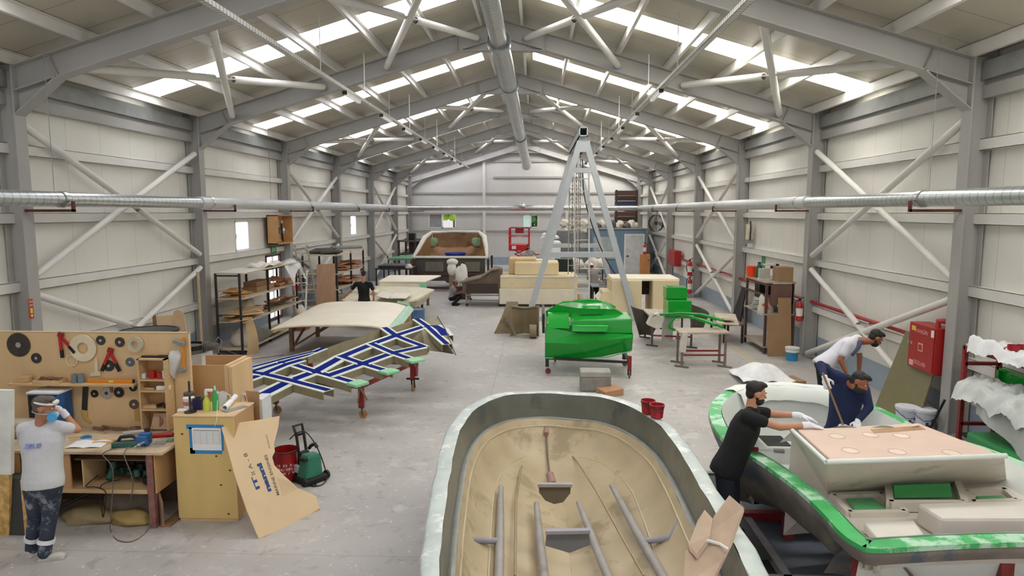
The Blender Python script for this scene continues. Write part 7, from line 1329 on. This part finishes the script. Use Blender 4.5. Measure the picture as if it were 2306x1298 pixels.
tag(MB().grid(lambda u, v: (rx0 - .2 + .66 * u + .05 * mnoise.noise(V((u * 3, v * 6, 1))), 8.0 + 2.1 * v, 1.06 + .2 * (1 - (2 * u - 1) ** 2) * (.6 + .4 * abs(mnoise.noise(V((u * 2, v * 4, 0))))) + .16 * abs(mnoise.noise(V((u * 5 + v * 3, v * 9, 5)))) + .05 * abs(mnoise.noise(V((u * 14, v * 26, 2)))) - .4 * max(0, .18 - u) / .18 * (.5 + .5 * mnoise.noise(V((0, v * 5, 3))))), 44, 70, .008).build('fabric_bundle', M('pale fabric bundle', '#d3d8d4', .8, bump=.9, bscale=6), smooth=60), 'rumpled pale fabric bundle on the middle shelf of the red rack', 'fabric')
tag(MB().grid(lambda u, v: (rx0 - .12 + .05 * math.sin(u * 14), 8.0 + 1.7 * u, .97 - (.35 + .15 * math.sin(u * 5)) * v), 16, 6, .01).build('hanging_fabric', FABG, smooth=60), 'grey white fabric hanging down from the red rack shelf', 'fabric')
T = thing('green_tray', 'green tray part standing on the middle shelf of the red rack', 'tray', (rx1 - .1, 9.1, .98)); MB().bb((rx1 - .14, 8.2, 1.0), (rx1 - .1, 9.9, 1.42)).build('panel', GRN, T, world=True); MB().bb((rx1 - .2, 8.2, 1.38), (rx1 - .1, 9.9, 1.42)).bb((rx1 - .2, 9.86, 1.0), (rx1 - .1, 9.9, 1.42)).build('rim', GRN, T, world=True)
tag(MB().bb((6.3, 8.6, .33), (6.9, 9.7, .5)).build('green_part', M('dull green', '#2f8a4a', .4), bevel=.04), 'dull green part on the bottom shelf of the red rack', 'part')
# ------------------------------------------------------------------ people
def cap(mb, a, b, ra, rb=None, n=14):
    a, b = V(a), V(b); rb = ra if rb is None else rb
    mb.ell(a, (ra, ra, ra), None, n, 8); mb.ell(b, (rb, rb, rb), None, n, 8)
    if (b - a).length > 1e-4: mb.cyl(a, b, ra, rb, n)
    return mb
def blob(name, mat, parent, mb, vox=.012, it=4):
    """one continuous surface grown around overlapping volumes"""
    r = parent
    while r.parent: r = r.parent
    iv = (Matrix.Translation(r.location) @ r.rotation_euler.to_matrix().to_4x4()).inverted()
    me = bpy.data.meshes.new('tmp'); me.from_pydata([iv @ p for p in mb.v], [], mb.f); me.update()
    o = bpy.data.objects.new('tmp', me); COL.objects.link(o)
    m = o.modifiers.new('r', 'REMESH'); m.mode = 'VOXEL'; m.voxel_size = vox; m.use_smooth_shade = True
    s = o.modifiers.new('s', 'SMOOTH'); s.factor = .5; s.iterations = it
    bpy.context.view_layer.update(); dg = bpy.context.evaluated_depsgraph_get()
    out = bpy.data.meshes.new_from_object(o.evaluated_get(dg)); bpy.data.objects.remove(o); bpy.data.meshes.remove(me)
    out.name = name; out.materials.clear(); out.materials.append(mat); out.polygons.foreach_set('use_smooth', [True] * len(out.polygons))
    ob = bpy.data.objects.new(name, out); COL.objects.link(ob); ob.parent = parent; return ob
SKIN = M('skin', '#c08a6c', .55, var=.05); SKIND = M('skin tanned', '#95593f', .55, var=.06); HAIRD = M('dark hair', '#17120f', .6, var=.3, scale=30); GLOVE = M('white glove', '#e4e3ea', .8, var=.04); EYEW = M('eye white', '#e8e4de', .3); EYED = M('eye dark', '#1a120d', .3); LIPM = M('lips', '#8d4f45', .5)
def hand(mb, w, d, nrm, side, s=1., curl=.5):
    """palm, four bent fingers and a thumb growing from the wrist w towards d; nrm = out of the palm's back"""
    d = V(d).normalized(); nrm = V(nrm); nrm = (nrm - d * nrm.dot(d)).normalized(); x = d.cross(nrm) * side
    A = Matrix((x, d, nrm)).transposed(); mb.ell(w + d * .055 * s, (.042 * s, .055 * s, .018 * s), A, 12, 8); cap(mb, w, w + d * .03 * s, .026 * s, .028 * s, 10)
    for k, (o, L) in enumerate(((-.03, .07), (-.01, .08), (.011, .075), (.03, .058))):
        p = w + d * .095 * s + x * o * s; e = p
        for j in range(3):
            a = curl * (j + .6) * .55; q = d * math.cos(a) - nrm * math.sin(a); f = e + q * L * s * (.42, .32, .26)[j]; cap(mb, e, f, (.0095 - .001 * j) * s, (.009 - .001 * j) * s, 8); e = f
    t0 = w + d * .03 * s - x * .035 * s; t1 = t0 - x * .03 * s + d * .025 * s - nrm * .008 * s; t2 = t1 + d * .032 * s - nrm * .012 * s * (1 + curl); cap(mb, t0, t1, .012 * s, .0105 * s, 8); cap(mb, t1, t2, .0105 * s, .008 * s, 8)
def person(label, J, look, shirt, pants, shoes, hair=HAIRD, skin=SKIN, vox=.012, sleeve=.55, gloves=None, beard=False, cap_m=None, long_hair=False, group=None, hup=(0, 0, 1), curl=(.5, .5), handn=(None, None), girth=1., hair_cover=.0):
    """J: hip, sl, sr (shoulders), el, er, wl, wr, hl, hr (finger directions), kl, kr, al, ar (ankles), head; all places in the hall"""
    J = {k: V(v) for k, v in J.items()}; ms = (J['sl'] + J['sr']) / 2; up = (ms - J['hip']).normalized(); rt = (J['sr'] - J['sl']).normalized(); rt = (rt - up * rt.dot(up)).normalized(); fw = up.cross(rt)
    zmin = min(J['al'].z, J['ar'].z) - .08
    T = thing('person', label, 'person', (J['hip'].x, J['hip'].y, zmin), 0, group)
    A = Matrix((rt, fw, up)).transposed(); g = girth; L = (ms - J['hip']).length
    lf = V((rt.x, rt.y, 0)).normalized(); hipl, hipr = J['hip'] - lf * .09, J['hip'] + lf * .09
    bend = fw
    def torso(mb, e, lo=-.1):
        P = []; n = 20; vs = []; fs = []
        prof = ((lo, .166, .128), (.0, .172, .132), (.2, .16, .122), (.4, .158, .118), (.58, .17, .123), (.75, .182, .124), (.9, .17, .105), (1.02, .11, .075))
        for t_, a_, b_ in prof:
            c = J['hip'] + up * L * t_ + bend * (.012 * math.sin(max(0, t_) * 3.1))
            for i in range(n):
                an = 2 * math.pi * i / n; vs.append(c + rt * math.cos(an) * (a_ * g + e) + bend * math.sin(an) * (b_ * g + e))
        for j in range(len(prof) - 1): fs += [(j * n + i, j * n + (i + 1) % n, (j + 1) * n + (i + 1) % n, (j + 1) * n + i) for i in range(n)]
        fs += [tuple(reversed(range(n))), tuple(range((len(prof) - 1) * n, len(prof) * n))]; mb.add(vs, fs)
        cap(mb, J['sl'] + rt * .03, J['sr'] - rt * .03, .06 + e)
        for s_ in ('sl', 'sr'): cap(mb, ms + up * .055 * (1 if e < .01 else .75), J[s_].lerp(ms, .25) + up * .01, .052 + e * .6, .05 + e * .6)
    hf = V(look).normalized(); hu = V(hup); hu = (hu - hf * hu.dot(hf)).normalized(); hx = hf.cross(hu); H = Matrix((hx, hf, hu)).transposed(); hc = J['head']
    mb = MB(); torso(mb, -.012)
    cap(mb, ms + up * .01, hc - hu * .07 - hf * .02, .06, .052); mb.ell(hc + hu * .025 - hf * .012, (.074, .094, .09), H); mb.ell(hc - hu * .045 + hf * .022, (.058, .07, .07), H); mb.ell(hc - hu * .095 + hf * .055, (.028, .025, .024), H)
    cap(mb, hc + hu * .015 + hf * .085, hc - hu * .02 + hf * .108, .010, .016, 10); mb.ell(hc + hu * .028 + hf * .078, (.05, .015, .012), H)
    for s in (-1, 1): mb.ell(hc - hf * .01 + hx * s * .076 - hu * .005, (.012, .026, .034), H, 10, 8)
    hd = V((0, 0, 0))
    for sd, s in (('l', -1), ('r', 1)):
        cap(mb, J['s' + sd], J['e' + sd], .05, .04); cap(mb, J['e' + sd], J['w' + sd], .04, .028)
        cap(mb, hipl if s < 0 else hipr, J['k' + sd], .085, .056); cap(mb, J['k' + sd], J['a' + sd], .056, .04)
    for i, sd in enumerate('lr'):
        hm = MB(); d = J['h' + sd]; nn = V(handn[i]) if handn[i] else V((0, 0, 1)); hand(hm if gloves else mb, J['w' + sd], d, nn, -1 if sd == 'l' else 1, 1.08 if gloves else 1., curl[i])
        if gloves: cap(hm, J['w' + sd] - (J['w' + sd] - J['e' + sd]).normalized() * .05, J['w' + sd], .036, .034); blob('glove', gloves, T, hm, .0055, 2)
    B = blob('body', skin, T, mb, vox if gloves else min(vox, .01), 3)
    # clothes
    mb = MB(); torso(mb, .014, -.13)
    for sd in 'lr': cap(mb, J['s' + sd], J['s' + sd].lerp(J['e' + sd], sleeve if sleeve < .9 else 1), .066, .062 if sleeve < .9 else .052)
    if sleeve > .9:
        for sd in 'lr': cap(mb, J['e' + sd], J['e' + sd].lerp(J['w' + sd], .9), .052, .042)
    cap(mb, ms + up * .0, ms + up * .035 + fw * .005, .075, .066)
    SH = blob('shirt', shirt, T, mb, vox, 4)
    mb = MB(); mb.ell(J['hip'] + up * .01, (.168 * g + .008, .13 * g + .008, .12), A)
    for s, sd in ((-1, 'l'), (1, 'r')):
        h = hipl if s < 0 else hipr; cap(mb, h, J['k' + sd], .108, .076); cap(mb, J['k' + sd], J['a' + sd], .074, .066); d = (J['a' + sd] - J['k' + sd]).normalized(); mb.cyl(J['a' + sd] - d * .05, J['a' + sd] + d * .015, .066, .062)
    TR = blob('trousers', pants, T, mb, vox, 4)
    for sd in 'lr':
        a = J['a' + sd]; d = J.get('t' + sd, V((fw.x, fw.y, 0))); d = V((d.x, d.y, 0)).normalized(); sx = V((-d.y, d.x, 0)); F = Matrix((sx, d, V((0, 0, 1)))).transposed(); mb = MB()
        mb.ell(a - V((0, 0, .025)) - d * .01, (.046, .06, .055), F); mb.ell(a - V((0, 0, .045)) + d * .11, (.05, .1, .038), F); mb.box(a - V((0, 0, .07)) + d * .07, (.085, .26, .022), F)
        blob('shoe', shoes, T, mb, max(.008, vox * .7), 2)
    # hair, beard, cap, features
    mb = MB(); mb.ell(hc + hu * .047 - hf * .03, (.08, .094, .08), H); mb.ell(hc - hf * .055 - hu * .005, (.066, .05, .072), H); mb.ell(hc + hu * .1 + hf * .03, (.06, .06, .03), H)
    if long_hair: mb.ell(hc - hf * .085 - hu * .02, (.035, .05, .04), H)
    if cap_m:
        mb = MB(); mb.ell(hc + hu * .05 - hf * .01, (.086, .104, .078), H); mb.ell(hc + hu * .045 + hf * .12, (.06, .06, .012), H); blob('cap', cap_m, T, mb, .008, 2)
        mb = MB(); mb.ell(hc - hf * .05 - hu * .01, (.07, .057, .07), H)
    blob('hair', hair, T, mb, .008, 2)
    if beard: mb = MB(); mb.ell(hc - hu * .068 + hf * .034, (.062, .068, .055), H); mb.ell(hc - hu * .025 + hf * .0 , (.071, .03, .05), H); mb.ell(hc - hu * .05 + hf * .088, (.03, .02, .012), H); blob('beard', hair, T, mb, .007, 2)
    for s in (-1, 1):
        e = hc + hu * .012 + hf * .078 + hx * s * .031; E = MB().ell(e, (.013, .01, .008), H, 10, 6).build('eye', EYEW, B, world=True, smooth=60); MB().ell(e + hf * .007, (.006, .005, .006), H, 8, 6).build('pupil', EYED, T, world=True, smooth=60)
        MB().ell(e + hu * .02 + hf * .008, (.018, .006, .005), H, 10, 6).build('eyebrow', hair, T, world=True, smooth=60)
    MB().ell(hc - hu * .052 + hf * .098, (.022, .008, .007), H, 10, 6).build('mouth', LIPM, T, world=True, smooth=60)
    T['_x'] = 0; del T['_x']
    return T, dict(hc=hc, hf=hf, hu=hu, hx=hx, H=H, fw=fw, rt=rt, up=up, A=A, ms=ms)
BLK = M('black cloth', '#141416', .9, var=.2, bump=.7, bscale=7); DNM = M('dark navy trousers', '#1b2130', .9, var=.2, scale=6, bump=.7, bscale=7); GREYSH = M('grey work shirt', '#8f8e90', .9, var=.06, bump=.6, bscale=7)
# masked worker at the bench
Y = 6.5; q = lambda x, y, dy=0.: W(x, y, Y=Y + dy)
JEANS = M('dusty jeans', '#343b4c', .9, var=.35, scale=6, stain='#8b909a', sfrac=.5, sscale=5, bump=.8, bscale=7)
fa, fb = W(72, 1236, Z=.08), W(100, 1246, Z=.08)
T, K = person('person in pale polo shirt and dusty jeans adjusting goggles at the work bench', dict(hip=q(97, 1082), sl=q(52, 966, .02), sr=q(134, 962, .1), el=q(60, 1020, .28), er=q(174, 968, .22), wl=q(95, 975, .38), wr=q(142, 928, .2), hl=(.4, .1, .6), hr=(-.85, -.05, .35),
    kl=q(80, 1160, .1), kr=q(112, 1165, .08), al=fa, ar=fb, head=q(100, 919, .02), tl=(.2, 1, 0), tr=(1, .25, 0)), (.93, .33, -.22), M('pale polo', '#c9c9cc', .9, var=.05, scale=3, bump=.8, bscale=6), JEANS, M('dusty shoe', '#bdbab4', .7, var=.1), hair=M('short grey hair', '#5d544c', .8, var=.3, scale=40), gloves=GLOVE, skin=M('skin warm', '#b87f62', .55), vox=.01, girth=1.08, curl=(.6, .9), handn=((0, 1, .3), (.3, -1, .2)))
hc, hf, hu, hx, H = K['hc'], K['hf'], K['hu'], K['hx'], K['H']
m = MB().ell(hc - hu * .06 + hf * .1, (.045, .04, .04), H, 14, 10).build('respirator', M('mask grey', '#cfd0d2', .5), T, world=True, smooth=60); MB().cyl(hc - hu * .06 + hf * .09 + hx * .03, hc - hu * .065 + hf * .11 + hx * .1, .042, .045, 20).build('filter', M('filter blue', '#4aa6d8', .5), m, world=True, smooth=40)
mb = MB(); mb.tube([hc + hu * .06 + hf * .105 * math.cos(a) + hx * .088 * math.sin(a) for a in [k * math.pi / 8 for k in range(16)]], .011, 8, True); mb.ell(hc + hu * .075 + hf * .09, (.06, .03, .025), H); mb.build('goggles', M('goggle clear', '#dcd6d2', .3), T, world=True, smooth=60)
MB().tube([hc - hu * .045 + hf * .1 * math.cos(a) + hx * .08 * math.sin(a) for a in [k * math.pi / 8 for k in range(16)]], .006, 6, True).build('mask_strap', M('strap grey', '#a9a9a9', .6), T, world=True)
for a, kx in ((fa, 80), (fb, 112)):
    k = q(kx, 1165, .09); p = a.lerp(k, .34); MB().pipe(p - (k - a).normalized() * .022, p + (k - a).normalized() * .022, .083, .012, 24).build('reflective_band', M('reflective', '#e6e8ea', .3, emit=.0), T, world=True, smooth=40)
bk = K['ms'] - K['up'] * .16 - K['fw'] * .145 - K['rt'] * .03; MBL = letter(MB(), 'ZEUS', .07, bk, axes(K['rt'], K['up']), ext=.004, shear=.3); MBL.build('back_print', M('print blue', '#7f93d6', .7), T, world=True)
# bearded worker in black
Y = 6.75; ST = .25
T, K = person('person with dark beard in black t-shirt leaning over the deck mould with white gloves', dict(hip=q(1637, 1052), sl=q(1698, 928, .17), sr=q(1680, 938, -.17), el=q(1752, 934, .12), er=q(1756, 962, -.22), wl=q(1800, 936, .02), wr=q(1822, 958, -.22), hl=(1, -.1, -.25), hr=(1, .0, -.22),
    kl=q(1650, 1140, .08), kr=q(1636, 1150, -.08), al=V((q(1640, 1200).x + .02, Y + .12, ST + .08)), ar=V((q(1640, 1200).x - .08, Y - .1, ST + .08)), head=q(1703, 886), tl=(1, .2, 0), tr=(1, -.1, 0)), (.95, .08, -.26), BLK, DNM, BLK, gloves=GLOVE, beard=True, vox=.01, sleeve=.5, girth=1.12, curl=(.35, .3))
# worker in navy holding a wooden stick
Y = 8.05; NAVY = M('navy sweatshirt', '#18244a', .9, var=.15, scale=4, bump=.8, bscale=6)
T, K = person('person in navy sweatshirt bending down with a wooden stick inside the deck mould', dict(hip=q(1893, 972, .18), sl=q(1946, 878, -.06), sr=q(1876, 846, .02), el=q(1957, 918, -.2), er=q(1848, 822, .05), wl=q(1932, 948, -.3), wr=q(1857, 850, -.2), hl=(-.4, -.6, -.6), hr=(.1, -.4, -.8),
    kl=q(1920, 1040, .0), kr=q(1890, 1040, .0), al=V((q(1915, 1000).x, Y + .1, .63)), ar=V((q(1885, 1000).x, Y + .2, .63)), head=q(1936, 862, -.2)), (.62, -.62, -.5), NAVY, M('charcoal trousers', '#34343a', .9), BLK, gloves=GLOVE, beard=True, long_hair=True, skin=SKIND, vox=.011, sleeve=1., curl=(.6, 1.6), hup=(.25, .1, 1), handn=(None, (-.5, -.8, .2)))
a, b = q(1855, 846, -.24), q(1899, 958, -.3); t = thing('wooden_stick', 'long wooden stick held by the person in navy', 'stick', b); MB().cyl(a + (a - b).normalized() * .03, b, .012, n=10).build('shaft', M('stick tan', '#8d7253', .6), t, world=True, smooth=40); MB().cyl(b, b + V((0, 0, -.03)), .05, .06).build('head', WHITE, t, world=True)
# worker in white bending behind
Y = 9.8; WSH = M('white t-shirt', '#d6d5de', .9, var=.03, bump=.7, bscale=6)
T, K = person('person in white t-shirt bending over behind the navy worker', dict(hip=q(1853, 822), sl=q(1930, 765, .2), sr=q(1908, 775, -.16), el=q(1936, 805, .15), er=q(1893, 812, -.2), wl=q(1934, 838, .1), wr=q(1905, 838, -.25), hl=(.2, -.1, -1), hr=(.4, 0, -1),
    kl=q(1862, 880, .08), kr=q(1856, 885, -.08), al=V((q(1860, 900).x + .05, Y + .1, .6)), ar=V((q(1856, 900).x, Y - .1, .6)), head=q(1972, 762)), (.78, .05, -.62), WSH, M('black trousers', '#1a1b20', .9), BLK, skin=SKIND, beard=True, vox=.012, sleeve=.6, hup=(.6, 0, .8))
for k in range(3): c = q(1925 - k * 6, 790 + k * 8, -.2)
MB().tube([q(1940, 768, -.06), q(1932, 784, -.1), q(1918, 800, -.12)], .03, 8).build('shirt_stripe', M('stripe grey', '#4d5266', .9), T, world=True, smooth=60)
tag(MB().bb((q(1850, 900).x - .3, Y - .3, 0), (q(1850, 900).x + .4, Y + .35, .52)).build('step_platform', WOODD), 'wooden step platform behind the deck mould bow', 'platform')
# two workers at the cream table
Y = 20.95
T, K = person('person in black t-shirt with back turned before the boat shaped table', dict(hip=q(820, 676), sl=q(801, 640), sr=q(835, 640), el=q(789, 657, .1), er=q(842, 660), wl=q(775, 671, .25), wr=q(841, 680, .05), hl=(-.7, .3, -.4), hr=(0, .2, -1),
    kl=V((-5.62, 21.0, .5)), kr=V((-5.4, 21.0, .5)), al=V((-5.63, 20.95, .09)), ar=V((-5.38, 20.95, .09)), head=q(819, 618)), (-.1, 1, -.3), BLK, BLK, BLK, vox=.014, girth=1.02)
Y = 22.9
T, K = person('person in grey shirt mostly hidden behind the black t-shirt at the table', dict(hip=q(818, 672), sl=q(838, 640), sr=q(797, 642), el=q(845, 660, -.1), er=q(790, 660, -.1), wl=q(838, 672, -.3), wr=q(800, 668, -.35), hl=(-.3, -.7, -.3), hr=(.3, -.7, -.3),
    kl=V((-5.9, 22.85, .5)), kr=V((-6.3, 22.85, .5)), al=V((-5.9, 22.9, .09)), ar=V((-6.3, 22.9, .09)), head=q(816, 612)), (.05, -1, -.35), GREYSH, DNM, BLK, vox=.016)
# crouching worker
Y = 26.6
T, K = person('person in grey shirt and cap crouching beside the wheeled mould trolley', dict(hip=q(1017, 672), sl=q(1022, 648, .17), sr=q(1019, 649, -.17), el=q(1030, 660, .15), er=q(1026, 663, -.2), wl=q(1042, 656, .1), wr=q(1038, 660, -.1), hl=(1, 0, .1), hr=(1, 0, .1),
    kl=q(1037, 667, .12), kr=q(1036, 670, -.14), al=W(1024, 682, Z=.09), ar=W(1021, 684, Z=.09), head=q(1026, 637)), (.95, -.1, -.2), GREYSH, BLK, BLK, cap_m=M('pinkish cap', '#8f6f68', .8), skin=SKIND, vox=.015)
# two workers near the red lift
Y = 34.5
T, K = person('person in grey shirt seen from behind, bending near the red lift', dict(hip=q(1172, 596), sl=q(1172, 572, .1), sr=q(1185, 574, -.05), el=q(1178, 586, .25), er=q(1194, 584, .1), wl=q(1190, 590, .3), wr=q(1202, 588, .2), hl=(.6, .4, -.4), hr=(.6, .4, -.4),
    kl=q(1168, 612), kr=q(1178, 612), al=W(1169, 620, Z=.09), ar=W(1178, 621, Z=.09), head=q(1188, 563, .1)), (.6, .6, -.5), GREYSH, BLK, BLK, vox=.018)
Y = 35.3
T, K = person('person in grey shirt facing the hall beside the other near the red lift', dict(hip=q(1193, 592), sl=q(1200, 567), sr=q(1186, 568), el=q(1206, 574, -.1), er=q(1184, 580, -.1), wl=q(1214, 573, -.3), wr=q(1192, 585, -.3), hl=(.7, -.6, -.2), hr=(.5, -.6, -.4),
    kl=q(1197, 606), kr=q(1190, 606), al=W(1197, 617, Z=.09), ar=W(1189, 617, Z=.09), head=q(1189, 556)), (.3, -.9, -.3), GREYSH, BLK, BLK, skin=SKIND, vox=.018)
# worker in white cap behind the gantry
Y = 27.6
T, K = person('person in grey shirt and white cap seen from behind under the gantry', dict(hip=q(1339, 642), sl=q(1325, 612), sr=q(1350, 612), el=q(1323, 628, .15), er=q(1354, 628, .2), wl=q(1330, 636, .4), wr=q(1350, 634, .42), hl=(.3, .8, -.2), hr=(-.2, .8, -.2),
    kl=q(1333, 662), kr=q(1344, 662), al=V((q(1333, 660).x, Y, .09)), ar=V((q(1344, 660).x, Y, .09)), head=q(1332, 600, .1)), (-.2, .95, -.35), GREYSH, BLK, BLK, cap_m=WHITE, vox=.015)
